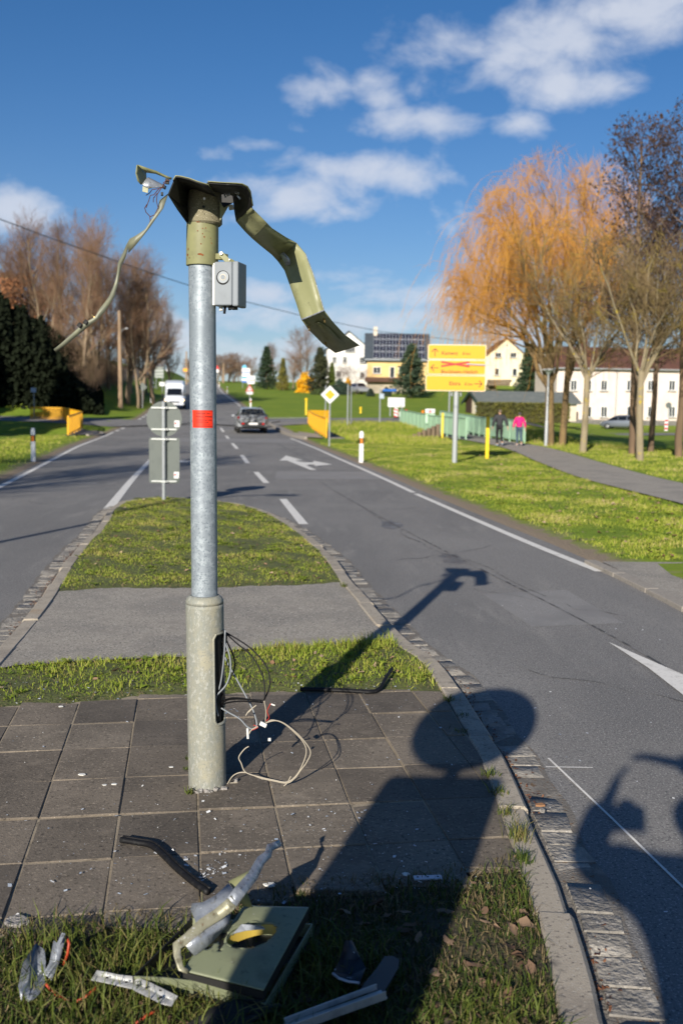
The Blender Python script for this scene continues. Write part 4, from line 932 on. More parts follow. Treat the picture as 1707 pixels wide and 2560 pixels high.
pA, pB = G(1034, 2196, ZI + .012), G(1104, 2194, ZI + .012); mb = MB(); mb.bar(pA, pB, .028, .006); p7 = mb.build('plate', mat('bluish_white_metal', (.5, .53, .6), .4, .3), sc7, bevel=.001)
mb = MB()
for t in (.14, .5, .86): mb.lathe([(.004, 0), (.004, .0008)], 10, pA + (pB - pA) * t + np.array([0, 0, .0031]))
mb.build('hole', m_black, p7)
rub = thing('rubber_seal', 'black rubber sealing strip bent on the slabs left of the housing', 'rubber strip', G(420, 2165, ZI))
m_rub = mat('black_rubber', (.008, .008, .009), .55, spec=.2, noise=[(50, (.018, .018, .018), .5, .7, 3)])
P_ = smooth_line([G(*p, ZI)[:2] for p in [(302, 2108), (345, 2115), (378, 2122), (408, 2146), (440, 2178), (480, 2212), (520, 2240)]], .02)
mb = MB(); mb.tube([(p[0], p[1], ZI + .012) for p in P_], .0115, 8); mb.tube([(p[0] + .006, p[1] + .012, ZI + .02) for p in P_], .005, 6); mb.build('profile', m_rub, rub, smooth=True)
rub = thing('rubber_seal', 'black rubber sealing strip with upturned end beside the grass strip and the mast shadow', 'rubber strip', G(850, 1728, ZI))
P_ = [G(750, 1724, ZI + .012), G(800, 1725, ZI + .012), G(860, 1727, ZI + .012), G(920, 1731, ZI + .012), G(937, 1730, ZI + .013), G(950, 1722, ZI + .018), G(958, 1708, ZI + .03), G(966, 1692, ZI + .045), G(980, 1672, ZI + .05)]
mb = MB(); mb.tube(P_, .011, 8); mb.tube([p + np.array([0, .008, .008]) for p in P_], .005, 6); mb.build('profile', m_rub, rub, smooth=True)
# ------------------------------------------------------------------ signs and street furniture
m_signback = mat('sign_back_grey', (.105, .122, .112), .55, noise=[(6, (.092, .108, .10), .5, .7, 3)])
m_post = mat('galvanised_post', (.30, .32, .33), .5, .3, noise=[(20, (.24, .26, .275), .5, .68, 4)])
m_white = mat('white_enamel', (.72, .72, .72), .4)
m_red = mat('signal_red', (.55, .015, .02), .4)
m_yellow = mat('sign_yellow', (.80, .335, .002), .5)
m_yrail = mat('yellow_railing_paint', (.80, .40, .008), .5, noise=[(9, (.70, .34, .01), .5, .7, 4)])
m_green = mat('pale_green_paint', (.31, .48, .33), .5, noise=[(3, (.27, .42, .285), .5, .7, 4)])
m_blk = mat('black_paint', (.012, .012, .012), .5)
m_orange = mat('reflector_orange', (.8, .2, .01), .35)
m_blue = mat('sign_blue', (.02, .12, .42), .4)
m_wood = mat('weathered_timber', (.20, .15, .10), .9, noise=[(9, (.11, .08, .055), .45, .65, 5, (3, 3, .2))], bump=(20, .4, .01))
m_concd = mat('old_concrete', (.17, .16, .145), .9, noise=[(4, (.10, .1, .09), .45, .65, 5), (40, (.26, .25, .23), .6, .74, 3)], bump=(30, .5, .01))
def ZG(x, y): return HTn(x, y) + .03
def face_plate(mb, poly, c, ux, uz, th, lift=0.0):
    ux, uz = np.array(ux, float), np.array(uz, float); n = np.cross(ux, uz); n /= np.linalg.norm(n)   # n points away from the viewer side for ux=+x, uz=+z
    mb.prism([np.array(c) + ux * p[0] + uz * p[1] - n * -lift for p in poly], n * th)
def rrect(w, h, r, n=5):
    out = []
    for cx_, cy_, a0 in ((w / 2 - r, h / 2 - r, 0), (-w / 2 + r, h / 2 - r, 90), (-w / 2 + r, -h / 2 + r, 180), (w / 2 - r, -h / 2 + r, 270)):
        for i in range(n + 1): a = R(a0 + 90 * i / n); out.append((cx_ + r * math.cos(a), cy_ + r * math.sin(a)))
    return out
def ngon(r, n=40, a0=0): return [(r * math.cos(a0 + 2 * math.pi * i / n), r * math.sin(a0 + 2 * math.pi * i / n)) for i in range(n)]
X3, Z3 = np.array([1.0, 0, 0]), np.array([0, 0, 1.0])
def post(root, x, y, z0, z1, r, m=None, name='post'):
    mb = MB(); mb.tube([(x, y, z0 - .1), (x, y, (z0 + z1) / 2), (x, y, z1)], r, 16); mb.lathe([(r, 0), (r * .6, r * .5)], 16, (x, y, z1)); return mb.build(name, m or m_post, root, autosmooth=40)
def text_part(root, body, size, c, m, bold=True, align='l', ux=X3, name='lettering', lift=.0):
    v, f = text_mesh(body, size, bold); w = v[:, 0].max()
    x0 = {'l': 0, 'c': -w / 2, 'r': -w}[align]
    mb = MB(); mb.add([np.array(c) + ux * (x0 + p[0]) + Z3 * p[1] + np.array([0, -lift, 0]) for p in v], f); return mb.build(name, m, root, recalc=False)
# keep-side sign at the island tip, seen from the back, and its twin next to the camera
def back_sign(x, y, z, label, up=0.0):
    r_ = thing('keep_right_sign', label, 'road sign', (x, y, z), 'keep right signs at the two ends of the island')
    post(r_, x, y, z, z + up + 1.70, .034); z = z + up
    dc = np.array([x, y + .055, z + 1.41]); rc = np.array([x, y + .055, z + .69])
    mb = MB(); face_plate(mb, ngon(.305, 48), dc, X3, Z3, -.003); o = mb.build('round_plate', m_signback, r_)
    mb = MB(); face_plate(mb, ngon(.30, 48), dc + np.array([0, .0045, 0]), X3, Z3, -.001); mb.build('blue_face', m_blue, o)
    mb = MB(); face_plate(mb, rrect(.53, .79, .04), rc, X3, Z3, -.003); o2 = mb.build('panel_plate', m_signback, r_)
    mb = MB(); face_plate(mb, rrect(.52, .78, .04), rc + np.array([0, .0045, 0]), X3, Z3, -.001); mb.build('white_face', m_white, o2)
    for zz in (1.60, 1.23, 1.06, .33):
        mb = MB(); mb.box((x, y + .040, z + zz), (.44, .022, .026)); mb.box((x, y + .0, z + zz), (.085, .09, .03)); mb.box((x + .055, y + .02, z + zz), (.03, .05, .035)); mb.build('clamp', mat('pale_clamp', (.45, .47, .46), .45, .4), r_, bevel=.002)
    for c, s_ in ((dc, (.22, -.08)), (rc, (.21, -.25))):
        mb = MB(); face_plate(mb, rrect(.085, .11, .008), c + np.array([s_[0], -.004, s_[1]]), X3, Z3, -.001); st = mb.build('test_label', m_white, r_)
        mb = MB(); face_plate(mb, rrect(.03, .035, .004), c + np.array([s_[0] - .02, -.0055, s_[1] + .005]), X3, Z3, -.001); mb.build('red_mark', m_red, st)
    return r_
pb = G(425, 1243, ZI)
back_sign(pb[0], min(pb[1], 17.2), ZI, 'grey back of a round and rectangular road sign on the grassy tip of the island')
back_sign(-.67, .35, ZI, 'road sign with round plate just outside the frame casting the round shadow', .55)
# destination sign
sx, sy = 3.5, 31.35
ds = thing('destination_sign', 'three yellow destination panels on a grey post with red cross taped over the middle one', 'road sign', (sx, sy, 0))
zt1 = A(1140, 978, sy - .1)[2]
post(ds, sx + .03, sy, .0, zt1 + .06, .082, mat('pale_grey_post', (.36, .38, .39), .5, .2)); mb = MB(); mb.lathe([(.088, -.05), (.088, .05)], 20, (sx + .03, sy, A(1137, 1016, sy)[2])); mb.build('post_joint', m_post, ds)
for dx in (-.14, .14):
    post(ds, sx + .03 + dx, sy + .0, zt1 - .05, zt1 + 1.45, .03, name='upper_post')
ux = np.array([math.cos(R(-4)), math.sin(R(-4)), 0])
cxs = A(1141, 920, sy - .1)[0]
m_sgt = mat('sign_black', (.015, .013, .01), .5); m_edge = mat('sign_edge_cream', (.70, .58, .36), .5); m_yedge = mat('sign_inner_line', (.62, .27, .0), .5)
for i, (py0, py1) in enumerate([(861, 898.5), (899.5, 936.5), (938, 977.5)]):
    z1, z0 = A(1141, py0, sy - .1)[2], A(1141, py1, sy - .1)[2]; w, h = (1.80, 1.80, 1.86)[i], z1 - z0; c = np.array([cxs - (.02 if i == 2 else 0), sy - .11, (z0 + z1) / 2])
    mb = MB(); face_plate(mb, rrect(w, h, .05), c, ux, Z3, -.02); pnl = mb.build('panel', m_edge, ds)
    mb = MB(); face_plate(mb, rrect(w - .05, h - .05, .04), c + np.array([0, -.003, 0]), ux, Z3, -.002); mb.build('inner_line', m_yedge, pnl)
    mb = MB(); face_plate(mb, rrect(w - .085, h - .085, .03), c + np.array([0, -.0065, 0]), ux, Z3, -.002); mb.build('yellow_face', m_yellow, pnl)
    f = c + np.array([0, -.012, 0])
    def arrow(cx_, cz_, ang, s_=.12):
        mb = MB(); ca_, sa_ = math.cos(R(ang)), math.sin(R(ang))
        def q(a, b): return f + ux * (cx_ + a * ca_ - b * sa_) + Z3 * (cz_ + a * sa_ + b * ca_)
        def st(p, r_, t): 
            d = np.array(r_) - np.array(p); n = np.array([-d[1], d[0]]) / np.hypot(*d) * t; mb.add([q(*(np.array(p) - n)), q(*(np.array(r_) - n)), q(*(np.array(r_) + n)), q(*(np.array(p) + n))], [(0, 1, 2, 3)])
        st((-s_, 0), (s_ * .95, 0), .012); st((s_, 0), (s_ * .15, s_ * .85), .013); st((s_, 0), (s_ * .15, -s_ * .85), .013)
        mb.build('arrow', m_sgt, pnl, recalc=False)
    if i == 0:
        arrow(-.68, -.02, 90); text_part(pnl, 'Kamenz', .155, f + ux * -.48 + Z3 * -.085, m_sgt, ux=ux); text_part(pnl, '8 km', .12, f + ux * .17 + Z3 * -.085, m_sgt, ux=ux)
    elif i == 1:
        arrow(-.68, -.02, 180); text_part(pnl, 'Bischheim-Häslich', .155, f + ux * -.48 + Z3 * -.185, m_sgt, ux=ux)
        for a, b in (((-.48, .165), (.39, .03)), ((-.48, .03), (.39, .165))):
            mb = MB(); d = np.array(b) - np.array(a); n = np.array([-d[1], d[0]]) / np.hypot(*d) * .028; mb.add([f + np.array([0, -.004 - (.003 if a[1] > .1 else 0), 0]) + ux * p[0] + Z3 * p[1] for p in (np.array(a) - n, np.array(b) - n, np.array(b) + n, np.array(a) + n)], [(0, 1, 2, 3)]); mb.build('red_tape', m_red, pnl, recalc=False)
        mb = MB(); mb.bar(f + ux * .30 + Z3 * .105 + np.array([0, -.03, 0]), f + ux * .98 + Z3 * .075 + np.array([0, -.03, 0]), .03, .04); mb.bar(f + ux * .9 + Z3 * .08 + np.array([0, -.02, 0]), f + ux * 1.3 + Z3 * .065 + np.array([0, -.02, 0]), .012, .015); mb.build('clamp_bar', m_post, pnl)
    else:
        arrow(.70, -.01, 0); text_part(pnl, 'Elstra', .155, f + ux * -.2 + Z3 * -.06, m_sgt, ux=ux); text_part(pnl, '8 km', .12, f + ux * .28 + Z3 * -.06, m_sgt, ux=ux)
# diamond signs
def diamond(x, y, z, zc, s_, label, front=True):
    r_ = thing('priority_sign', label, 'road sign', (x, y, z)); post(r_, x, y, z, zc - s_ * .2, .035)
    d = [(s_, 0), (0, s_), (-s_, 0), (0, -s_)]; c = np.array([x, y - .05 if front else y + .05, zc])
    mb = MB(); face_plate(mb, d, c, X3, Z3, -.004); p = mb.build('diamond_plate', mat('diamond_edge', (.35, .37, .38), .5) if front else m_signback, r_)
    if front:
        mb = MB(); face_plate(mb, [(a * .93, b * .93) for a, b in d], c + np.array([0, -.006, 0]), X3, Z3, -.002); mb.build('white_border', m_white, p)
        mb = MB(); face_plate(mb, [(a * .56, b * .56) for a, b in d], c + np.array([0, -.010, 0]), X3, Z3, -.002); mb.build('yellow_centre', m_yellow, p)
    return r_
p = G(823, 1118); diamond(p[0], p[1], 0, A(825, 986.5, p[1])[2], .40, 'white and yellow diamond priority sign standing beside the right yellow railing')
yy = 92; x = A(356, 968, yy)[0]; diamond(x, yy, HTn(x, yy), A(356, 967, yy)[2], .43, 'pale back of a diamond sign on the green bank left of the motorhome', False)
# guide posts
def guide_post(x, y, z, label, h=1.0, tilt=0):
    r_ = thing('guide_post', label, 'guide post', (x, y, z), 'white roadside guide posts')
    prof = [(-.06, -.045), (.06, -.045), (.07, .0), (.05, .05), (-.05, .05), (-.07, 0)]
    mb = MB(); rows = [[(x + a, y + b, z + zz) for a, b in prof + prof[:1]] for zz in (-.1, h * .6)]; mb.grid(rows); b_ = mb.build('lower_post', m_white, r_, recalc=False)
    mb = MB(); mb.prism([(x + a * 1.01, y + b * 1.01, z + h * .6) for a, b in prof], (0, 0, h * .18)); bb = mb.build('black_band', m_blk, r_)
    mb = MB(); mb.box((x, y - .05, z + h * .69), (.07, .012, h * .16)); mb.build('reflector', m_orange, r_)
    mb = MB(); mb.prism([(x + a, y + b, z + h * .78) for a, b in prof], (0, 0, h * .16)); mb.prism([(x + a * .8, y + b * .8, z + h * .94) for a, b in prof], (0, .02, h * .05)); mb.build('cap', m_white, r_, bevel=.01)
p = G(902.5, 1157); guide_post(p[0], p[1], 0, 'white guide post with orange reflector in the right verge before the yellow railing')
p = G(88, 1155); guide_post(p[0] - .05, p[1], 0, 'white guide post with orange reflector in the left verge before the yellow railing')
for px, py, yy, lb in [(626.5, 1016, 95, 'white guide post right behind the roof of the silver car'), (568, 982, 146, 'white guide post at the road edge left of the warning sign'), (548, 961, 191, 'farthest white guide post on the right road edge'), (377.5, 1018, 105, 'white guide post on the left bank beside the motorhome')]:
    x = A(px, py, yy)[0]; guide_post(x, yy, HTn(x, yy), lb)
# warning triangle
yy = 112; x = A(624, 968, yy)[0]; z = HTn(x, yy); zc = A(624, 972, yy)[2]
ws = thing('warning_sign', 'red bordered warning triangle with white plate behind the silver car', 'road sign', (x, yy, z)); post(ws, x, yy, z, zc + .2, .04)
tr = [(-.46, -.27), (.46, -.27), (0, .53)]; mb = MB(); face_plate(mb, tr, (x, yy - .06, zc), X3, Z3, -.004); p_ = mb.build('red_triangle', m_red, ws)
mb = MB(); face_plate(mb, [(a * .62, b * .62) for a, b in tr], (x, yy - .068, zc), X3, Z3, -.002); mb.build('white_centre', m_white, p_)
mb = MB(); mb.box((x, yy - .075, zc + .04), (.05, .004, .28)); mb.box((x, yy - .075, zc + .02), (.18, .004, .05)); mb.build('symbol', m_blk, p_)
mb = MB(); mb.box((x, yy - .06, zc - .45), (.72, .012, .32)); mb.build('plate', m_white, ws)
# far signs up the road
yy = 225; x = A(543, 925, yy)[0]; z = HTn(x, yy); fs_ = thing('warning_sign', 'small far warning triangle at the crest of the road beside the mast', 'road sign', (x, yy, z)); post(fs_, x, yy, z, A(543, 925, yy)[2], .05)
zc = A(543, 919, yy)[2]; mb = MB(); face_plate(mb, [(-.5, -.3), (.5, -.3), (0, .6)], (x, yy - .07, zc), X3, Z3, -.004); mb.build('red_triangle', m_red, fs_); mb = MB(); face_plate(mb, rrect(.8, .7, .3), (x, yy - .07, zc - .7), X3, Z3, -.004); mb.build('white_plate', m_white, fs_)
yy = 185; x0, x1 = A(604.5, 940, yy)[0], A(625, 940, yy)[0]; zg = HTn(x0, yy); zt_, zb2 = A(604, 920, yy)[2], A(604, 956, yy)[2]
bb = thing('billboard', 'tall blue and white advertising board standing on the meadow far up the road', 'billboard', ((x0 + x1) / 2, yy, zg))
mb = MB(); mb.box(((x0 + x1) / 2, yy, (zt_ + zb2) / 2), (x1 - x0, .12, zt_ - zb2)); bp = mb.build('board', m_white, bb)
for f0, f1, mm in ((.66, .74, m_blue), (.28, .42, mat('teal_print', (.05, .3, .4), .5)), (.0, .13, m_blue)):
    mb = MB(); mb.box(((x0 + x1) / 2, yy - .065, zb2 + (zt_ - zb2) * (f0 + f1) / 2), ((x1 - x0) * .98, .01, (zt_ - zb2) * (f1 - f0))); mb.build('print_band', mm, bp)
mb = MB(); face_plate(mb, ngon(.42, 24), ((x0 + x1) / 2 - .3, yy, zt_ + .2), X3, Z3, -.1); mb.build('round_topper', mat('light_blue_print', (.1, .4, .6), .5), bb)
for xx in (x0 + .15, x1 - .15): post(bb, xx, yy + .12, zg, zt_ - .1, .06)
x0, x1 = A(618, 950, yy - 4)[0], A(637, 950, yy - 4)[0]; zt_, zb2 = A(618, 939, yy - 4)[2], A(618, 959, yy - 4)[2]; zg = HTn(x0, yy - 4)
b2 = thing('billboard', 'smaller white advertising board with red print beside the tall blue one', 'billboard', ((x0 + x1) / 2, yy - 4, zg)); mb = MB(); mb.box(((x0 + x1) / 2, yy - 4, (zt_ + zb2) / 2), (x1 - x0, .1, zt_ - zb2)); bp = mb.build('board', m_white, b2)
mb = MB(); mb.box(((x0 + x1) / 2 + .1, yy - 4.06, (zt_ + zb2) / 2 - .1), (.8, .01, .2)); mb.build('print_band', mat('rust_print', (.4, .1, .04), .5), bp)
for xx in (x0 + .1, x1 - .1): post(b2, xx, yy - 3.9, zg, zt_ - .1, .05)
def far_board(name, label, px0, px1, py0, py1, yy, m, cat='road sign', posts=2, pr=.05, back=None):
    x0, x1 = A(px0, py0, yy)[0], A(px1, py0, yy)[0]; z1, z0 = A((px0 + px1) / 2, py0, yy)[2], A((px0 + px1) / 2, py1, yy)[2]; zg = HTn((x0 + x1) / 2, yy)
    r_ = thing(name, label, cat, ((x0 + x1) / 2, yy, zg)); mb = MB(); mb.box(((x0 + x1) / 2, yy, (z0 + z1) / 2), (x1 - x0, .05, z1 - z0)); b_ = mb.build('board', m, r_)
    for q in ([(x0 + x1) / 2] if posts == 1 else [x0 + (x1 - x0) * .15, x1 - (x1 - x0) * .15]): post(r_, q, yy + .08, zg, max(z1 - .05, zg + .3), pr)
    return r_, b_, (x0, x1, z0, z1, yy)
r_, b_, q = far_board('direction_board', 'large pale back of a direction board at the wood edge above the motorhome', 387, 409, 916, 944, 150, mat('board_back', (.33, .36, .33), .6))
for t in (.2, .5, .8):
    mb = MB(); mb.box(((q[0] + q[1]) / 2, q[4] - .05, q[2] + (q[3] - q[2]) * t), (q[1] - q[0], .06, .12)); mb.build('stiffener', m_signback, r_)
far_board('small_sign', 'small white sign low on the bank just left of the motorhome', 398.5, 411.5, 955, 964.5, 135, m_white, posts=1, pr=.03)
far_board('town_sign', 'small orange yellow sign far up the road above the motorhome', 458, 468, 920.5, 928, 210, m_yellow, posts=1)
far_board('small_sign', 'small pale sign with dark top in the hedge behind the motorhome', 416, 427, 921, 928, 170, m_white, posts=1)
yy = 118; x = A(381, 960, yy)[0]; zg = HTn(x, yy); ss = thing('stacked_sign_post', 'slim pole carrying several small round white signs at the wood edge', 'road sign', (x, yy, zg)); post(ss, x, yy, zg, A(381, 912, yy)[2], .06)
for px, py, rr_ in [(376, 919, .23), (375, 931, .17), (384, 957, .14), (384, 967, .14)]:
    c = A(px, py, yy - .1); mb = MB(); face_plate(mb, ngon(rr_, 20), c, X3, Z3, -.01); mb.build('round_plate', m_white, ss)
far_board('path_sign', 'small white and blue sign on a slim pole in the dark hollow at far left', 77, 90, 969, 980, 72, mat('pale_blue_plate', (.35, .42, .5), .5), posts=1, pr=.035)
r_, b_, q = far_board('path_sign', 'narrow blue and white upright sign on a pole left of the green bank', 187, 193, 956, 994, 80, m_white, posts=1, pr=.035)
mb = MB(); mb.box(((q[0] + q[1]) / 2, q[4] - .03, q[3] - .35), (q[1] - q[0] + .01, .02, .7)); mb.build('blue_field', m_blue, b_)
# wooden utility pole
yy = 86; x = A(301.5, 990, yy)[0]; zg = HTn(x, yy); zt_ = A(299, 776, yy)[2]
up_ = thing('utility_pole', 'tall bare wooden utility pole with a small lamp arm before the left wood', 'utility pole', (x, yy, zg)); mb = MB(); mb.tube([(x, yy, zg - .3), (x - .03, yy, (zg + zt_) / 2), (x - .06, yy, zt_)], [.2, .17, .14], 14); mb.build('pole', mat('pale_pole_timber', (.34, .24, .15), .9, noise=[(7, (.22, .15, .1), .45, .65, 5, (3, 3, .3))]), up_, autosmooth=40)  # pale brown timber with darker lengthwise grain
za = A(318, 821, yy)[2]; mb = MB(); mb.tube([(x, yy, za - .3), (x + .35, yy - .15, za - .05), (x + .55, yy - .2, za)], .03, 8); mb.build('lamp_arm', m_post, up_); mb = MB(); mb.lathe([(.06, .06), (.16, 0), (.1, -.06)], 12, (x + .6, yy - .2, za)); mb.build('lamp_head', m_white, up_)
yy = 215; x = A(466, 900, yy)[0]; zg = HTn(x, yy); up_ = thing('utility_pole', 'far wooden utility pole beside the orange yellow sign', 'utility pole', (x, yy, zg)); mb = MB(); mb.tube([(x, yy, zg - .3), (x, yy, A(466, 878, yy)[2])], [.2, .15], 10); mb.build('pole', MATS['pale_pole_timber'], up_)
yy = 250; x = A(559, 920, yy)[0]; zg = HTn(x, yy); up_ = thing('utility_pole', 'far wooden utility pole on the crest right of the mast', 'utility pole', (x, yy, zg)); mb = MB(); mb.tube([(x, yy, zg - .3), (x, yy, A(559, 908, yy)[2])], [.22, .16], 10); mb.build('pole', MATS['pale_pole_timber'], up_)
# overhead cable
pts = [A(px, py, d) for px, py, d in [(-120, 495, 42), (0, 547, 48), (120, 592, 55), (235, 632, 62), (350, 673, 70), (470, 712, 80), (600, 750, 93), (740, 785, 108), (850, 808, 121), (950, 828, 133), (1140, 850, 148), (1240, 858, 155)]]
oc = thing('overhead_cable', 'single dark overhead cable crossing behind the mast from upper left to the houses', 'cable', pts[0]); mb = MB(); mb.tube(pts, [.02, .022, .024, .026, .028, .03, .032, .034, .036, .038, .04, .04], 6); mb.build('strand', mat('cable_sheath', (.05, .06, .07), .5), oc)
# ------------------------------------------------------------------ railings and culvert
def railing(name, label, P, h, m, gap, sw, post_every=2.0, toprail=.06, mesh=False, legs=0.0):
    P = [np.array(p, float) for p in P]
    r_ = thing(name, label, 'railing', P[0])
    mb = MB()
    for a, b in zip(P[:-1], P[1:]): mb.bar(a + Z3 * h, b + Z3 * h, .08, toprail)
    mb.build('top_rail', m, r_)
    mb = MB()
    for a, b in zip(P[:-1], P[1:]): mb.bar(a + Z3 * .12, b + Z3 * .12, .05, .05)
    mb.build('bottom_rail', m, r_)
    for a, b in zip(P[:-1], P[1:]):
        L_ = np.linalg.norm(b - a); n = max(1, int(round(L_ / post_every)))
        for i in range(n + 1):
            q = a + (b - a) * i / n
            if i == 0 and a is not P[0]: continue
            mb = MB(); mb.box(q + Z3 * (h / 2 - legs / 2), (.08, .08, h + legs), rz=math.atan2(b[1] - a[1], b[0] - a[0])); mb.build('post', m, r_)
        mb = MB(); n = int(L_ / gap)
        for i in range(1, n):
            q = a + (b - a) * i / n; mb.box(q + Z3 * (h / 2 + .06), (sw, .02, h - .14), rz=math.atan2(b[1] - a[1], b[0] - a[0]))
        o = mb.build('slat_infill', m, r_); o['kind'] = 'stuff'
    return r_
zr = lambda q: (q[0], q[1], q[2])
railing('yellow_railing', 'bright yellow bridge railing on the right of the road behind the diamond sign', [(-.86, 52, .12), (-1.35, 58, .16), (-1.95, 65, .26), (-2.45, 71, .42), (-1.0, 71.6, .42)], 1.0, m_yrail, .13, .085)
railing('yellow_railing', 'bright yellow bridge railing on the left of the road half in shadow', [(-22.2, 71.2, .35), (-19.8, 71, .35), (-15.4, 59, .2), (-13.75, 50, .05)], 1.0, m_yrail, .14, .06)
cu = thing('culvert_headwall', 'dark concrete culvert wall below the right yellow railing', 'culvert', (-.5, 63, -1)); mb = MB()
mb.prism([(-.75, 52.2, -.9), (-2.3, 71, -.9), (-2.0, 71.6, -.9), (-.9, 71.7, -.9), (-.9, 70.9, -.9), (-1.2, 70.0, -.9), (.1, 52.4, -.9)], (0, 0, 1.02)); mb.build('wall', m_concd, cu)
poly_sheet('corner_pavement', [(-1.0, 51.8), (-2.35, 53.5), (-3.3, 58.5), (-4.4, 66), (-5.2, 70.5), (-2.7, 71.5), (-2.1, 65), (-1.5, 58)], .09, m_asph3, zf=HTn)
kbs = thing('corner_kerb', None, None); kbs['kind'] = 'structure'
cpts = smooth_line([(-1.9, 51.5), (-2.45, 53.5), (-3.4, 58.5), (-4.5, 66), (-5.1, 70), (-4.6, 72.3)], .98)
for a, b in zip(cpts[:-1], cpts[1:]):
    mb = MB(); mb.bar((*a, HTn(*a) + .08), (*(a + (b - a) * .985), HTn(*b) + .08), .16, .16); mb.build('kerbstone', m_conc, kbs, bevel=.01)
cu = thing('culvert_headwall', 'dark concrete culvert wall with pale side below the left yellow railing', 'culvert', (-18, 60, -1)); mb = MB()
mb.prism([(-22.4, 71.4, -1), (-19.8, 71.3, -1), (-15.1, 59.3, -1), (-13.5, 50.3, -1), (-13.8, 49.7, -1), (-15.6, 58.8, -1), (-20.1, 70.6, -1), (-22.4, 70.7, -1)], (0, 0, 1.12)); mb.build('wall', m_concd, cu)
mb = MB(); mb.prism([(-17.6, 55, -1.3), (-15.2, 52.5, -1.3), (-15.0, 53.0, -.15), (-16.9, 56.4, -.15)], (.3, .4, .05)); mb.build('wing_slab', m_conc, cu)
lk = smooth_line([(-13.1, 51.2), (-12.75, 52.6), (-13.4, 55.5), (-14.6, 58.5)], .9); kb2 = thing('lane_kerb', None, None); kb2['kind'] = 'structure'
for a, b in zip(lk[:-1], lk[1:]):
    mb = MB(); mb.bar((*a, .06), (*(a + (b - a) * .985), .06), .18, .16); mb.build('kerbstone', m_conc, kb2, bevel=.01)
poly_sheet('lane_corner', [(-13.0, 52.0), (-13.5, 55.5), (-14.6, 58.5), (-16.4, 62), (-14.6, 56), (-13.6, 51.2)], .1, m_conc)
# footbridge
gl = railing('footbridge_railing', 'pale green footbridge railing on the left side of the path, bearing notices', [(4.3, 75, .45), (5.6, 63.5, .15), (6.72, 54.5, .1)], 1.12, m_green, .11, .075, 1.4, legs=.75)
gr2 = railing('footbridge_railing', 'pale green footbridge railing on the right side of the path beside the walkers', [(9.1, 50, .05), (8.2, 60, .12), (7.0, 72, .42)], 1.12, m_green, .11, .075, 1.5, legs=.3)
br = thing('footbridge', 'low footbridge deck with dark timber edge carrying the path over the stream', 'bridge', (7, 61, 0)); mb = MB(); mb.prism([(6.75, 54, -.14), (9.0, 54, -.14), (7.6, 68, .0), (5.15, 68, .0)], (0, 0, .19)); mb.build('deck', m_concd, br)
mb = MB(); mb.prism([(6.66, 54.3, -.55), (6.74, 54.3, -.55), (5.1, 68, -.45), (5.0, 68, -.45)], (0, 0, .6)); mb.build('edge_beam', mat('dark_brown_timber', (.05, .028, .02), .8), br)
pil = thing('timber_piling', 'stepped row of short timber piles at the stream bank left of the green railing', 'piling', (3.9, 57, -.5))
for i in range(9):
    x = 3.2 + i * .28; yv = 55.2 + i * .25; zt_ = -.05 + .11 * i; mb = MB(); mb.tube([(x, yv, -1.4), (x, yv, zt_)], .13, 8); mb.build('pile', m_wood, pil)
nb = thing('notice_board', 'white notice with red mark fixed on the green footbridge railing', 'notice', (5.25, 66, .6)); c = A(1075, 1027, 65.5); mb = MB(); mb.box(c, (.62, .03, .26)); bd = mb.build('board', m_white, nb); mb = MB(); mb.box(c + np.array([0, -.02, -.02]), (.16, .012, .14)); mb.build('red_mark', m_red, bd)
nb = thing('notice_board', 'pale translucent banner sheet hanging on the green footbridge railing', 'notice', (5.2, 64, .2)); c = A(1075, 1046, 64.6); mb = MB(); mb.box(c, (.6, .02, .62)); mb.build('sheet', mat('pale_green_sheet', (.42, .6, .45), .5), nb)
wl = thing('warning_lamp', 'small orange warning lamp on the green footbridge railing', 'lamp', (4.8, 68, 1.2)); c = A(1057, 1029, 68); mb = MB(); mb.lathe([(.02, -.1), (.09, -.08), (.09, .06), (.04, .1)], 12, c); mb.build('lamp_body', m_orange, wl)
# markers, posts, boards by the side road
def marker(px, py0, py1, yy, label, m=m_yellow, w=.09, cap=True, zg=None):
    x = A(px, py1, yy)[0]; z0 = HTn(x, yy) if zg is None else zg; z1 = A(px, py0, yy)[2]; r_ = thing('marker_post', label, 'marker post', (x, yy, z0)); mb = MB(); mb.box((x, yy, (z0 + z1) / 2 - .05), (w, w * .7, z1 - z0 + .1)); mb.build('post', m, r_, bevel=.01)
    if cap: mb = MB(); mb.lathe([(w * .5, -.18), (w * .85, -.14), (w * .85, 0), (w * .3, .05)], 12, (x, yy, z1)); mb.build('cap', m, r_, autosmooth=40)
    return r_
m_yel2 = mat('marker_yellow', (.85, .55, .01), .5)
marker(765, 996, 1036, 84, 'yellow capped gas marker post on the meadow edge left of the right railing', m_yel2, .13)
marker(901, 1018, 1047, 88, 'short yellow capped gas marker post on the meadow right of the diamond sign', m_yel2, .12)
marker(1105, 1032, 1096, 54, 'thin yellow post in front of the green footbridge railing', m_yel2, .10, False)
g_ = G(1216, 1150); r_ = marker(1216.5, 1041, 1150, g_[1], 'bright yellow marker post beside the path in front of the walkers', m_yel2, .115, False, zg=0)
for px, py0, yy, lb in [(868.5, 961, 70, 'left one of a pair of slim grey posts on the stream bank'), (876.5, 966, 70.6, 'right one of a pair of slim grey posts on the stream bank'), (813, 964, 79, 'slim grey post right behind the diamond sign'), (1121.5, 975, 78, 'grey post rising behind the footbridge beside the yellow destination sign')]:
    x = A(px, 1060, yy)[0]; zg = HTn(x, yy); r_ = thing('grey_post', lb, 'post', (x, yy, zg)); post(r_, x, yy, zg, A(px, py0, yy)[2], .065 if px > 1000 else .05)
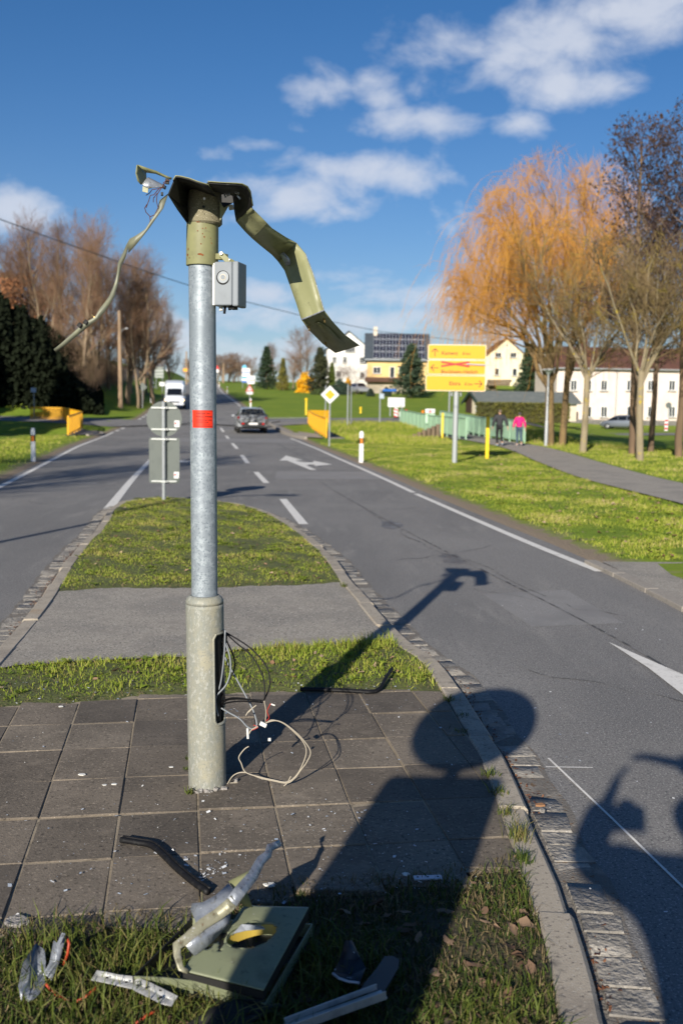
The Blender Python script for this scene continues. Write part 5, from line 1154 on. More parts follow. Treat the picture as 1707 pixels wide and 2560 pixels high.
yy = 74; x = A(949, 1050, yy)[0]; zg = HTn(x, yy); sn = thing('street_name_sign', 'slim pole with blue street name plate and a small pale box sign', 'street sign', (x, yy, zg)); post(sn, x, yy, zg, A(950, 972, yy)[2], .05); c = A(973, 975, yy - .1); mb = MB(); mb.box(c, (1.0, .03, .17), rz=.1); mb.build('blue_plate', m_blue, sn); c = A(954, 990, yy - .1); mb = MB(); mb.box(c, (.34, .04, .36)); mb.build('box_plate', mat('pale_blue_plate', (.35, .42, .5), .5), sn)
r_, b_, q = far_board('information_board', 'blank white information board on two posts at the side road', 970, 1011.5, 994, 1017, 84, m_white, 'board', 2, .06)
mb = MB(); mb.box((q[1] - .3, q[4] - .03, q[2] + .12), (.3, .02, .12)); mb.build('grey_emblem', m_post, b_)
def barrier(px0, px1, py0, py1, yy, label, ang):
    x0, x1 = A(px0, py1, yy)[0], A(px1, py1, yy)[0]; zg = HTn((x0 + x1) / 2, yy) + .05; z1 = A(px0, py0, yy)[2]
    r_ = thing('barrier', label, 'barrier', ((x0 + x1) / 2, yy, zg)); w = x1 - x0; h = z1 - zg
    mb = MB(); mb.box(((x0 + x1) / 2, yy, zg + h / 2 + .08), (w, .04, h - .16)); b_ = mb.build('board', m_white, r_)
    n = max(2, int(w / .35)) if w > h else max(3, int(h / .3))
    for i in range(n):
        mb = MB()
        if w > h: a = x0 + w * (i + .15) / n; b = x0 + w * (i + .5) / n; mb.prism([(a, yy - .022, zg + .16), (b, yy - .022, zg + .16), (b + .12, yy - .022, zg + h * .4), (a + .12, yy - .022, zg + h * .4)], (0, -.004, 0))
        else: a = zg + .1 + h * (i + .1) / n; b = zg + .1 + h * (i + .55) / n; mb.prism([(x0, yy - .022, a), (x1, yy - .022, a - .12), (x1, yy - .022, b - .12), (x0, yy - .022, b)], (0, -.004, 0))
        mb.build('red_stripe', m_red, b_)
    for xx in (x0 + .08, x1 - .08): mb = MB(); mb.box((xx, yy + .05, zg + .03), (.2, .6, .12)); mb.build('foot', m_blk, r_)
    mb = MB(); mb.lathe([(.03, 0), (.09, .02), (.09, .16), (.03, .2)], 12, (x0 + w * .5, yy, z1)); mb.build('lamp', m_red if ang else m_whitep, r_)
    return r_
barrier(984, 994, 1020, 1052, 81, 'narrow red and white striped beacon at the closed path', 0)
barrier(997, 1032, 1029, 1054, 80, 'white barrier board with red stripes beside the striped beacon', 1)
# park lamp
p = G(1364, 1118); x, yy = p[0], p[1]; zg = HTn(x, yy); zl = A(1373, 936, yy)[2]
pl = thing('park_lamp', 'slim pale park lamp with flat mushroom head beside the willow', 'street lamp', (x, yy, zg)); mb = MB(); mb.tube([(x, yy, zg - .1), (x, yy, zg + 1.2), (x, yy, zg + 1.25), (x, yy, zl)], [.085, .08, .06, .05], 16); mb.build('post', mat('pale_grey_post', (.36, .38, .39), .5, .2), pl, autosmooth=40)
mb = MB(); mb.lathe([(.05, -.02), (.09, .05), (.2, .16), (.27, .2)], 24, (x, yy, zl)); mb.build('diffuser', mat('lamp_glass', (.4, .45, .42), .3), pl, autosmooth=50)
mb = MB(); mb.lathe([(.27, .2), (.32, .2), (.31, .235), (.2, .27), (.02, .29)], 24, (x, yy, zl)); mb.build('cap', mat('lamp_cap', (.42, .44, .45), .4), pl, autosmooth=50)

sl_x, sl_y = -7.0, 3.0
lp = thing('street_lamp', 'tall street lamp outside the left edge casting a thin shadow over the left lane', 'street lamp', (sl_x, sl_y, 0)); mb = MB(); mb.tube([(sl_x, sl_y, -.1), (sl_x, sl_y, 3), (sl_x, sl_y, 6.2)], [.075, .06, .045], 14); mb.build('post', m_post, lp, autosmooth=40)
mb = MB(); mb.tube([(sl_x, sl_y, 6.2), (sl_x + .15, sl_y, 6.6), (sl_x + .7, sl_y, 6.75)], .035, 10); mb.build('arm', m_post, lp); mb = MB(); mb.box((sl_x + 1.0, sl_y, 6.76), (.6, .22, .1)); mb.build('lamp_head', m_post, lp, bevel=.03)
# ------------------------------------------------------------------ vegetation
def unit(v): return v / (np.linalg.norm(v, axis=-1, keepdims=True) + 1e-9)
def grow(P, Rr, m, L_, ang, trop, wig, k2, tmin=.2, tmax=1.0, rr=.55, lvar=.3, taper=.35, lt=.4, rng=None, rmin=.004):
    rng = rng or RNG; n, k, _ = P.shape
    t = tmin + (tmax - tmin) * (np.arange(m)[None, :] + rng.random((n, m))) / m
    f = t * (k - 1); i0 = np.clip(f.astype(int), 0, k - 2); f = (f - i0)[..., None]; ii = np.arange(n)[:, None]
    pos = P[ii, i0] * (1 - f) + P[ii, i0 + 1] * f; tan = unit(P[ii, i0 + 1] - P[ii, i0])
    r0 = (Rr[ii, i0] * (1 - f[..., 0]) + Rr[ii, i0 + 1] * f[..., 0]) * rr
    v = rng.normal(size=(n, m, 3)); v = unit(v - tan * (v * tan).sum(-1, keepdims=True))
    a = (ang * (.7 + .6 * rng.random((n, m))))[..., None]
    d = unit(np.cos(a) * tan + np.sin(a) * v)
    ln = (L_ * (1 - lvar + 2 * lvar * rng.random((n, m))) * (1 - lt * t))[..., None] / (k2 - 1)
    pts = [pos]; p = pos
    for s_ in range(k2 - 1):
        p = p + d * ln; pts.append(p); d = d + wig * rng.normal(size=d.shape); d[..., 2] += trop; d = unit(d)
    Q = np.stack(pts, 2).reshape(n * m, k2, 3); r0 = np.maximum(r0, rmin).reshape(-1, 1)
    return Q, r0 * np.linspace(1, taper, k2)[None, :]
def tubes(P, Rr, sides):
    n, k, _ = P.shape; tan = unit(np.gradient(P, axis=1)); ref = unit(np.array([.31, .89, .17]))
    u = unit(np.cross(tan, ref)); w = np.cross(tan, u); an = 2 * np.pi * np.arange(sides) / sides
    Vv = P[:, :, None] + (u[:, :, None] * np.cos(an)[:, None] + w[:, :, None] * np.sin(an)[:, None]) * Rr[:, :, None, None]
    idx = np.arange(n * k * sides).reshape(n, k, sides); a = idx[:, :-1]; b = idx[:, 1:]
    Fq = np.stack([a, np.roll(a, -1, 2), np.roll(b, -1, 2), b], -1).reshape(-1, 4)
    return Vv.reshape(-1, 3), Fq
def merge(parts):
    Vs, Fs, o = [], [], 0
    for v, f in parts: Vs.append(v); Fs.append(f + o); o += len(v)
    return np.vstack(Vs), np.vstack(Fs)
def quads(C, U, Wv):
    """quads centred on C with half-vectors U, Wv"""
    V_ = np.stack([C - U - Wv, C + U - Wv, C + U + Wv, C - U + Wv], 1).reshape(-1, 3); n = len(C)
    return V_, np.arange(4 * n).reshape(n, 4)
def leafquads(C, size, rng, up=0.3, asp=.5):
    n = len(C); a = unit(rng.normal(size=(n, 3))); b = rng.normal(size=(n, 3)); b[:, 2] += up; b = unit(b - a * (a * b).sum(1, keepdims=True))
    s_ = size * (.6 + .8 * rng.random((n, 1))); return quads(C, a * s_ * .5, b * s_ * .5 * asp)
def proto(label, cat, name, trunk, crown, mt, mc, extra=None):
    r_ = thing(name, label, cat, (0, 0, 0))
    v, f = merge(trunk); np_mesh('trunk', v, f, mt, r_, smooth=True, local=True)
    v, f = merge(crown); np_mesh('crown', v, f, mc, r_, local=True)
    if extra: v, f = merge(extra[0]); np_mesh(extra[2], v, f, extra[1], r_, local=True)
    return r_
m_bark = mat('grey_brown_bark', (.21, .155, .105), .95, noise=[(3, (.28, .215, .14), .45, .65, 5, (1, 1, .3)), (2, (.17, .155, .08), .55, .72, 3)])
m_twig = mat('brown_twigs', (.21, .122, .075), .9, noise=[(.6, (.28, .165, .095), .45, .62, 3), (.9, (.16, .115, .062), .55, .7, 3)])
m_dead = mat('withered_oak_leaves', (.42, .19, .085), .9, noise=[(1.5, (.30, .13, .055), .45, .65, 3)])
def trunk0(h, r, k, rng, lean=.04, start=(0, 0, -.3)):
    z = np.linspace(0, h, k); x = np.cumsum(rng.normal(0, lean, k)) * h / 12; y = np.cumsum(rng.normal(0, lean, k)) * h / 12
    P = np.c_[x - x[0], y - y[0], z] + np.array(start); return P[None], (r * (1 - .82 * (z / h) ** 1.1))[None]
def wood_tree(seed, stems, leaves=0):
    rng = np.random.default_rng(seed); Ps, Rs = [], []
    for s_ in range(stems):
        a = rng.random() * 6.28; P, r_ = trunk0(rng.uniform(9.5, 12), rng.uniform(.12, .2), 11, rng, .10, (math.cos(a) * .25 * (stems > 1), math.sin(a) * .25 * (stems > 1), -.3))
        if stems > 1: P = P + np.linspace(0, 1, 11)[None, :, None] ** 1.2 * np.array([math.cos(a), math.sin(a), 0]) * rng.uniform(.8, 1.8)
        Ps.append(P); Rs.append(r_)
    P0, R0 = np.vstack(Ps), np.vstack(Rs); m1 = {1: 26, 2: 17, 3: 12}[stems]
    P1, R1 = grow(P0, R0, m1, 4.2, R(38), .13, .10, 7, .22, 1, .45, rng=rng, lt=.55, rmin=.02)
    P2, R2 = grow(P1, R1, 8, 1.9, R(36), .14, .12, 5, .15, 1, .55, rng=rng, rmin=.012)
    P3, R3 = grow(P2, R2, 6, .95, R(34), .12, .14, 4, .1, 1, .55, rng=rng, rmin=.0065)
    P4, R4 = grow(P3, R3, 5, .55, R(32), .1, .1, 2, .15, 1, .6, rng=rng, rmin=.0042)
    ex = None
    if leaves:
        C = P4[rng.integers(0, len(P4), leaves), -1]; C = C[(C[:, 2] < 9.5)]; ex = ([leafquads(C + rng.normal(0, .06, C.shape), .17, rng)], m_dead, 'withered_leaves')
    return proto('x', 'tree', 'bare_tree', [tubes(P0, R0, 8), tubes(P1, R1, 5)], [tubes(P2, R2, 4), tubes(P3, R3, 3), tubes(P4, R4, 3)], m_bark, m_twig, ex)
woods = [wood_tree(11, 2), wood_tree(12, 3), wood_tree(13, 2, 5200), wood_tree(14, 1)]
used = set()
def place(protos, k, x, y, h, rot, label, group=None, base=12.0, z=None, wide=1.0):
    p = protos[k]; s_ = h / base; z = HTn(x, y) if z is None else z
    if id(p) in used: o = copy_tree(p)
    else: used.add(id(p)); o = p
    o.location = (x, y, z); o.rotation_euler = (0, 0, rot); o.scale = (s_ * wide, s_ * wide, s_); o['label'] = label
    if group: o['group'] = group
    return o
LW = [(-14, 610, 97, 2, 'bare tree with rusty withered leaves at the left picture edge'), (38, 575, 99, 2, 'second tree from the left edge, bare with rusty withered leaves'), (78, 552, 101, 0, 'third tall bare tree from the left edge of the wood'), (120, 548, 96, 1, 'bare many stemmed tree, fourth from the left edge of the wood'), (100, 640, 104, 2, 'lower rusty leaved tree inside the left part of the wood'),
      (160, 566, 92, 3, 'bare tree, fifth from the left edge of the wood'), (196, 575, 86, 0, 'bare tree in the middle of the left wood left of the bright strip'), (240, 556, 92, 1, 'tallest bare tree in the middle of the left wood'), (272, 560, 100, 3, 'bare tree behind the wooden utility pole on its left'), (312, 610, 94, 0, 'bare tree just right of the wooden utility pole'),
      (350, 650, 92, 1, 'bare tree with wide crown left of the mast'), (392, 668, 100, 0, 'bare tree closest to the mast on its left'), (425, 742, 118, 3, 'small bare leaning tree behind the mast edge'), (372, 742, 122, 1, 'low bare tree in the gap near the direction board'), (216, 640, 108, 3, 'bare tree standing deeper in the left wood'), (330, 700, 112, 0, 'thin bare tree behind the utility pole on its right')]
for i, (px, py, d, kk_, lb) in enumerate(LW):
    x = A(px, 1000, d)[0]; z = HTn(x, d); zt_ = A(px, py, d)[2]
    place(woods, kk_, x, d, zt_ - z, i * 1.9, lb, 'bare trees of the left wood', base=13.4, wide=1.05)
# undergrowth of the wood: one thicket nobody could count
rng = np.random.default_rng(5); n = 1700
px = rng.uniform(-60, 430, n); d = rng.uniform(80, 118, n) ; X = (px - 853) / F * d
o_ = XL(d) - X; keep = o_ > 4.2; X, d = X[keep], d[keep]; Zb = HT(X, d)
P0 = np.zeros((len(X), 4, 3)); h = rng.uniform(1.2, 4.2, len(X)); a = rng.random(len(X)) * 6.28; ln_ = rng.uniform(.1, .5, len(X)) * h
for i in range(4): t = i / 3; P0[:, i] = np.c_[X + np.cos(a) * ln_ * t, d + np.sin(a) * ln_ * t, Zb + h * t - .05]
R0 = np.full((len(X), 4), .02) * np.linspace(1, .5, 4)
P1, R1 = grow(P0, R0, 7, 1.3, R(45), .05, .15, 4, .1, 1, .7, rng=rng, rmin=.010)
P2, R2 = grow(P1, R1, 6, .7, R(40), .03, .15, 3, .1, 1, .7, rng=rng, rmin=.008)
v, f = merge([tubes(P0, R0, 3), tubes(P1, R1, 3), tubes(P2, R2, 3)])
tag(np_mesh('undergrowth', v, f, mat('undergrowth_twigs', (.19, .125, .08), .95, noise=[(.4, (.15, .11, .06), .45, .6, 3), (.25, (.24, .16, .09), .55, .7, 3)])), 'tangled brown undergrowth between the trees of the left wood', 'undergrowth', kind='stuff')
# evergreen ivy slope on the far left, its shade put into the leaf colour
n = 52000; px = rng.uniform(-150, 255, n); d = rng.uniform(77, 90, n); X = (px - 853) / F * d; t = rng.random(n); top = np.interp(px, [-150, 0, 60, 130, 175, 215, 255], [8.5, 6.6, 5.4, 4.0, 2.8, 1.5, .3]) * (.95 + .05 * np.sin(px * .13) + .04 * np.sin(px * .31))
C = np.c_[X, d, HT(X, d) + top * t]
v, f = leafquads(C, .26, rng, asp=.8); tag(np_mesh('ivy_thicket', v, f, mat('shade_toned_ivy', (.010, .014, .007), .9, spec=.1)), 'dark shaded ivy thicket on the slope at the far left', 'thicket', kind='stuff')
# tall spruces outside the frame on the left whose shadow darkens the hollow
m_need = mat('spruce_needles', (.022, .045, .020), .8, noise=[(.7, (.035, .06, .024), .45, .62, 3)])
def conifer(seed, h, rb, tiers, per, mcol, dens=9, droop=-.10, size=.34, narrow=1.0):
    rng = np.random.default_rng(seed); P0, R0 = trunk0(h, .022 * h, 8, rng, .01); T = []; L1 = []
    tt = np.linspace(.06, .985, tiers); B = []
    for t in tt:
        for j in range(per):
            a = rng.random() * 6.28; ln = rb * (1 - t) ** .8 * rng.uniform(.72, 1.15) + .12; z = h * t + rng.uniform(-.15, .15)
            k_ = np.linspace(0, 1, 5); B.append(np.c_[np.cos(a) * ln * k_, np.sin(a) * ln * k_, z + ln * (droop * k_ + .10 * k_ ** 2 * 2)])
    B = np.array(B); RB_ = np.full((len(B), 5), .02) * np.linspace(1, .4, 5)
    S, RS_ = grow(B, RB_, dens, .55 * size / .34, R(55), -.02, .1, 3, .12, 1, .6, rng=rng)
    C = S.reshape(-1, 3); C = np.vstack([C, B.reshape(-1, 3)]); C = C + rng.normal(0, .05, C.shape)
    v, f = leafquads(C, size, rng, up=.1, asp=.42)
    return [tubes(P0, R0, 8), tubes(B, RB_, 3)], [(v, f)]
tr_, cr_ = conifer(31, 12, 2.9, 26, 9, m_need); spruce = proto('x', 'tree', 'spruce_tree', tr_, cr_, m_bark, m_need)
m_blueN = mat('pine_needles', (.035, .060, .032), .8, noise=[(.5, (.055, .085, .045), .45, .62, 3)])
tr_, cr_ = conifer(32, 12, 4.0, 18, 9, m_blueN, dens=10, droop=.12, size=.5); pine = proto('x', 'tree', 'pine_tree', tr_, cr_, m_bark, m_blueN)
m_gold = mat('golden_conifer', (.17, .15, .025), .8, noise=[(.7, (.11, .11, .025), .45, .62, 3)])
tr_, cr_ = conifer(33, 12, 3.0, 22, 8, m_gold, droop=-.15, size=.45); goldc = proto('x', 'tree', 'golden_cypress', tr_, cr_, m_bark, m_gold)
tr_, cr_ = conifer(34, 12, 3.4, 22, 8, m_need, droop=.02, size=.45); fir = proto('x', 'tree', 'fir_tree', tr_, cr_, m_bark, mat('fir_needles', (.028, .036, .016), .8, noise=[(.6, (.05, .055, .02), .45, .62, 3)]))
protosC = [spruce, pine, goldc, fir]
for i, (x, y, h) in enumerate([(-27.0, 41, 15), (-30.5, 46, 17), (-35, 52, 18), (-29.5, 36, 16), (-40, 58, 19), (-24.5, 28, 13), (-27.5, 31, 14)]):
    place(protosC, 0, x, y, h, i * 1.3, ['dark spruce outside the left edge, nearest to the road', 'dark spruce outside the left edge, second of its row', 'dark spruce outside the left edge, third of its row', 'dark spruce outside the left edge, closest to the camera', 'dark spruce outside the left edge, farthest from the camera', 'small dark spruce outside the left edge beside the left lawn', 'medium dark spruce outside the left edge behind the left lawn'][i], 'spruces shading the hollow on the left', z=0)
def at_px(protos, k, px, pyb, pyt, d, rot, label, group=None, wide=1.0, zb=None):
    x = A(px, pyb, d)[0]; z = HTn(x, d) if zb is None else zb; h = A(px, pyt, d)[2] - z
    return place(protos, k, x, d, h, rot, label, group, wide=wide)
at_px(protosC, 0, 666, 960, 868, 176, .4, 'dark spruce left of the golden cypress on the right meadow', wide=1.25)
at_px(protosC, 2, 707, 970, 897, 168, 1.0, 'golden yellow cypress between the dark spruces on the meadow', wide=.9)
at_px(protosC, 3, 800, 985, 872, 150, 2.0, 'dark fir right of the yellow bush before the white house', wide=1.15)
at_px(protosC, 1, 1027, 1000, 866, 135, .5, 'broad dark pine in front of the yellow solar house', wide=1.25)
# cream house corner spruce beside the willow
at_px(protosC, 0, 1318, 960, 868, 118, 1.5, 'dark spruce half hidden behind the willow strands', wide=1.1, zb=None)
# thuja column, forsythia, weeping beech, small bushes, hedge
def blob_leaves(n, rx, ry, rz, rng, shell=.55, lump=.18):
    d = unit(rng.normal(size=(n, 3))); d[:, 2] = np.abs(d[:, 2]) * 1.0 - .12 * (rng.random(n) < .3); r_ = shell + (1 - shell) * rng.random(n) ** .6
    l = 1 + lump * np.sin(d[:, 0] * 5 + 1) * np.sin(d[:, 1] * 6) + lump * .8 * np.sin(d[:, 2] * 9 + d[:, 0] * 4)
    return d * (r_ * l)[:, None] * np.array([rx, ry, rz])
def bush(name, label, px, pyb, pyt, d, wpx, m, seed, n=2600, leaf=.2, cat='bush', cone=False, stems=14):
    rng = np.random.default_rng(seed); x = A(px, pyb, d)[0]; z = HTn(x, d); h = A(px, pyt, d)[2] - z; w = wpx / F * d / 2
    r_ = thing(name, label, cat, (x, d, z))
    if cone:
        t = rng.random(n) ** .8; a = rng.random(n) * 6.28; rr_ = w * (np.minimum(1, t * 6) * (1 - t) ** .55) * (.75 + .25 * rng.random(n)); C = np.c_[np.cos(a) * rr_, np.sin(a) * rr_, t * h]
    else: C = blob_leaves(n, w, w * .9, h, rng) ; C[:, 2] = np.maximum(C[:, 2], .05)
    v, f = leafquads(C + np.array([x, d, z]), leaf, rng); np_mesh('foliage', v, f, m, r_)
    a = rng.random(stems) * 6.28; tt = np.linspace(0, 1, 4)
    B = np.stack([np.stack([x + np.cos(a) * w * .6 * t, d + np.sin(a) * w * .6 * t, z - .05 + h * .75 * t ** .8 + 0 * a], -1) for t in tt], 1); v, f = tubes(B, np.full((stems, 4), .03) * np.linspace(1, .5, 4), 4); np_mesh('stems', v, f, m_bark, r_)
    return r_
m_fors = mat('forsythia_blossom', (.75, .40, .008), .7, noise=[(1.2, (.55, .28, .01), .45, .62, 3)])
bush('forsythia_bush', 'glowing yellow forsythia bush on the meadow between cypress and fir', 762, 985, 936, 156, 42, m_fors, 41, 3600, .28)
bush('thuja', 'slim bright green thuja column before the white house', 829, 985, 908, 150, 20, mat('thuja_green', (.075, .105, .012), .8), 42, 2600, .3, 'shrub', True)
bush('shrub', 'dark evergreen shrub below the white house right of the thuja', 850, 985, 953, 146, 48, mat('blue_green_shrub', (.025, .045, .03), .8), 43, 2600, .25)
bush('shrub', 'low dark shrub at the foot of the fir', 795, 995, 974, 145, 40, mat('low_green_shrub', (.05, .075, .02), .8), 44, 1600, .22)
bush('shrub', 'small cone shaped evergreen before the yellow house', 926, 994, 972, 140, 24, mat('blue_green_shrub', (.025, .045, .03), .8), 45, 1500, .2, 'shrub', True)
bush('shrub', 'small dark shrub below the blue street name plate', 966, 994, 970, 142, 26, mat('blue_green_shrub', (.025, .045, .03), .8), 46, 1500, .2)
bush('forsythia_bush', 'small pale yellow blossoming bush before the white house', 870, 960, 944, 158, 18, m_fors, 47, 900, .24)
def bare_px(k, px, pyb, pyt, d, rot, lb, wide=1.2, grp=None): return at_px(woods, k, px, pyb, pyt, d, rot, lb, grp, wide)
bare_px(1, 758, 960, 838, 182, .3, 'bare grey tree behind the forsythia bush', 1.5)
bare_px(3, 733, 960, 880, 175, .9, 'small bare dark tree between cypress and forsythia', 1.6)
bare_px(0, 690, 945, 868, 215, 2.2, 'pale bare tree behind the dark spruce', 1.3)
bare_px(1, 628, 945, 900, 235, 1.2, 'round bare tree behind the advertising boards', 1.6)
FR = [(542, 895, 270), (556, 890, 262), (570, 888, 280), (584, 893, 268), (596, 902, 290), (520, 900, 262), (500, 905, 275), (480, 898, 250), (470, 905, 262), (610, 908, 300)]
for i, (px, py, d) in enumerate(FR):
    x = A(px, 950, d)[0]; place(woods, (1, 3, 0)[i % 3], x, d, A(px, py, d)[2] - HTn(x, d), i * 2.1, 'bare tree in the far row on the road crest, number %s from the left' % ['six', 'seven', 'eight', 'nine', 'ten', 'five', 'four', 'two', 'one', 'eleven'][i], 'far row of trees on the crest', wide=2.2)
# weeping reddish tree by the white house
def weeping(seed, H_, spread, mt, mc, n1=9, nL=7, strand=1.6):
    rng = np.random.default_rng(seed); P0, R0 = trunk0(H_ * .45, .16, 6, rng, .03)
    P1, R1 = grow(P0, R0, n1, spread * 1.3, R(50), .05, .1, 7, .6, 1, .5, rng=rng, lt=.1, rmin=.03)
    P2, R2 = grow(P1, R1, 8, spread * .6, R(45), -.12, .12, 5, .25, 1, .5, rng=rng, rmin=.015)
    P3, R3 = grow(P2, R2, nL, strand, R(50), -.45, .1, 5, .1, 1, .6, rng=rng, rmin=.010, lt=.1)
    P4, R4 = grow(P3, R3, 3, strand * .5, R(30), -.4, .1, 3, .1, 1, .7, rng=rng, rmin=.009, lt=.1)
    return [tubes(P0, R0, 8), tubes(P1, R1, 5)], [tubes(P2, R2, 4), tubes(P3, R3, 3), tubes(P4, R4, 3)]
tr_, cr_ = weeping(61, 12, 4.2, m_bark, m_twig, strand=3.2); wb = proto('x', 'tree', 'weeping_tree', tr_, cr_, m_bark, mat('reddish_twigs', (.16, .085, .065), .9, noise=[(.5, (.12, .06, .045), .45, .62, 3)]))
at_px([wb], 0, 890, 968, 888, 152, .3, 'reddish bare weeping tree in front of the white house', wide=1.1)
# ------------------------------------------------------------------ willow by the path
m_wbark = mat('willow_bark', (.20, .135, .062), .95, noise=[(2.2, (.13, .09, .045), .45, .65, 5, (2, 2, .3)), (1.2, (.24, .19, .07), .55, .72, 3)], bump=(9, .8, .05))
m_wstr = mat('golden_willow_rods', (.62, .31, .055), .8, noise=[(.5, (.52, .245, .045), .42, .6, 3), (.8, (.68, .38, .085), .55, .72, 3)])
def willow():
    rng = np.random.default_rng(71); T = []
    r_ = thing('willow_tree', 'large golden weeping willow with hanging rods beside the path', 'tree', (0, 0, 0))
    Cd, Rd = np.array([.15, 0, 6.3]), np.array([5.0, 4.8, 6.9])
    def dome(P, f=1.0):
        q = (P - Cd) / Rd; l = np.linalg.norm(q, axis=-1, keepdims=True); s_ = np.where(l > f, f / l, 1.0); return Cd + q * s_ * Rd
    Pl, Rl = [], []
    for (x, y), h, r0, ln in [((0, 0), 4.2, .25, (-.1, .1)), ((.65, .25), 4.6, .18, (.2, .1))]:
        t = np.linspace(0, 1, 7); Pl.append(np.c_[x + ln[0] * t, y + ln[1] * t, -.3 + (h + .3) * t]); Rl.append(r0 * (1 - .35 * t))
    P0, R0 = np.array(Pl), np.array(Rl); T.append(tubes(P0, R0, 12)); Q, Rq = [], []
    tg = [(-1, .1, .02), (-.95, -.3, .28), (-.8, .35, .5), (-.62, -.25, .72), (-.35, .2, .92), (-.12, -.2, 1), (.12, .25, 1), (.35, -.15, .93), (.6, .2, .75), (.82, -.2, .5), (.95, .2, .2), (-.2, .8, .55), (.2, -.85, .5), (-.6, -.7, .35), (.55, .75, .4), (-.45, .1, .6), (.3, .1, .7)]
    for i, g in enumerate(tg):
        g = np.array(g, float); g = g / np.linalg.norm(g); end = Cd + g * Rd * rng.uniform(.72, .86); st = P0[0 if g[0] < .25 else 1][int(rng.integers(4, 7))]
        mid = st * .55 + end * .45 + np.array([0, 0, .9 * (1 - g[2])]) + rng.normal(0, .25, 3); t = np.linspace(0, 1, 10)[:, None]; P = st * (1 - t) ** 2 + 2 * mid * t * (1 - t) + end * t ** 2; P[1:-1] += rng.normal(0, .09, (8, 3)); Q.append(P); Rq.append((.12 if i < 11 else .085) * np.linspace(1, .2, 10))
    P1, R1 = np.array(Q), np.array(Rq); T.append(tubes(P1, R1, 7))
    P2, R2 = grow(P1, R1, 9, 2.5, R(42), .10, .13, 7, .22, 1, .5, rng=rng, lt=.2, rmin=.02); P2 = dome(P2, .97); T.append(tubes(P2, R2, 5))
    P3, R3 = grow(P2, R2, 8, 1.3, R(40), .08, .13, 5, .2, 1, .5, rng=rng, lt=.2, rmin=.010); P3 = dome(P3, 1.03)
    P4, R4 = grow(P3, R3, 10, .85, R(34), .02, .12, 3, .1, 1, .7, rng=rng, rmin=.0066, lt=.1); P4 = dome(P4, 1.1)
    cand = np.vstack([P2[:, 2:].reshape(-1, 3), P3[:, 2:].reshape(-1, 3)]); q = np.linalg.norm((cand - Cd) / Rd, axis=1); cand = cand[(q > .55)]
    wgt = np.where(cand[:, 2] > 10, .35, 1.0) * np.where(cand[:, 2] < 3.2, .4, 1.0); sel_ = cand[rng.choice(len(cand), 1500, p=wgt / wgt.sum())]; n = len(sel_)
    d = rng.normal(0, .35, (n, 3)); rad = unit(np.c_[sel_[:, :2] - Cd[:2], np.zeros(n)]) * .35; d = unit(d + rad + np.array([0, 0, .2]))
    L_ = np.clip(rng.gamma(2.6, .85, n), .6, 5.0) * np.clip((sel_[:, 2] - 1.5) / 5, .25, 1); p = sel_.copy(); pts = [p.copy()]; k2 = 9
    for s_ in range(k2 - 1):
        d = d + np.array([0, 0, -.45]) + rng.normal(0, .06, (n, 3)); d = unit(d); p = p + d * (L_ / (k2 - 1))[:, None]; p[:, 2] = np.maximum(p[:, 2], .3); pts.append(p.copy())
    PS = np.stack(pts, 1); RSx = np.full((n, k2), .0075) * np.linspace(1, .7, k2)
    PT, RT = grow(PS, RSx, 4, .7, R(22), -.25, .06, 3, .1, 1, .9, rng=rng, rmin=.0055, lt=0)
    v, f = merge(T); np_mesh('trunk', v, f, m_wbark, r_, smooth=True, local=True)
    v, f = merge([tubes(P3, R3, 4), tubes(P4, R4, 3)]); np_mesh('crown', v, f, m_wstr, r_, local=True)
    v, f = merge([tubes(PS, RSx, 3), tubes(PT, RT, 3)]); np_mesh('hanging_rods', v, f, m_wstr, r_, local=True)
    return r_
wl_ = willow(); p = G(1376, 1118); wl_.location = (p[0], p[1] + .3, HTn(p[0], p[1])); wl_.rotation_euler = (0, 0, 0); wl_.scale = (1, 1, 1)
# limb leaning right out of the willow stem
# two lichen-covered limes between path and stream
m_lbark = mat('lichen_bark', (.26, .215, .14), .95, noise=[(2.5, (.17, .14, .085), .45, .65, 5, (1, 1, .4)), (5, (.42, .32, .03), .60, .68, 4)], bump=(14, .6, .03))
m_ltwig = mat('lichen_twigs', (.19, .135, .065), .9, noise=[(1.2, (.30, .23, .04), .52, .66, 3), (.8, (.13, .09, .05), .5, .66, 3)])
def lime(seed):
    rng = np.random.default_rng(seed); t = np.linspace(0, 1, 8); P0 = np.c_[.1 * np.sin(t * 2), .05 * t, -.2 + 3.5 * t][None]; R0 = (.145 - .035 * t)[None]
    P1, R1 = grow(P0, R0, 9, 4.9, R(27), .05, .15, 9, .78, 1, .5, rng=rng, lt=0, rmin=.04, taper=.25)
    P2, R2 = grow(P1, R1, 11, 2.0, R(38), .06, .13, 6, .12, 1, .42, rng=rng, rmin=.018)
    P3, R3 = grow(P2, R2, 7, .95, R(40), .06, .14, 4, .1, 1, .55, rng=rng, rmin=.010)
    P4, R4 = grow(P3, R3, 5, .5, R(38), .05, .12, 3, .1, 1, .6, rng=rng, rmin=.007)
    return proto('x', 'tree', 'lime_tree', [tubes(P0, R0, 12), tubes(P1, R1, 6)], [tubes(P2, R2, 4), tubes(P3, R3, 3), tubes(P4, R4, 3)], m_lbark, m_ltwig)
lm = [lime(81), lime(82)]
p = G(1456, 1134); place(lm, 0, p[0], p[1], 9.2, 0.4, 'pale trunked bare lime tree right of the park lamp', base=9.0)
p = G(1600, 1155); place(lm, 1, p[0], p[1], 8.6, 2.4, 'lichen covered bare lime tree second from the right edge', base=9.0)
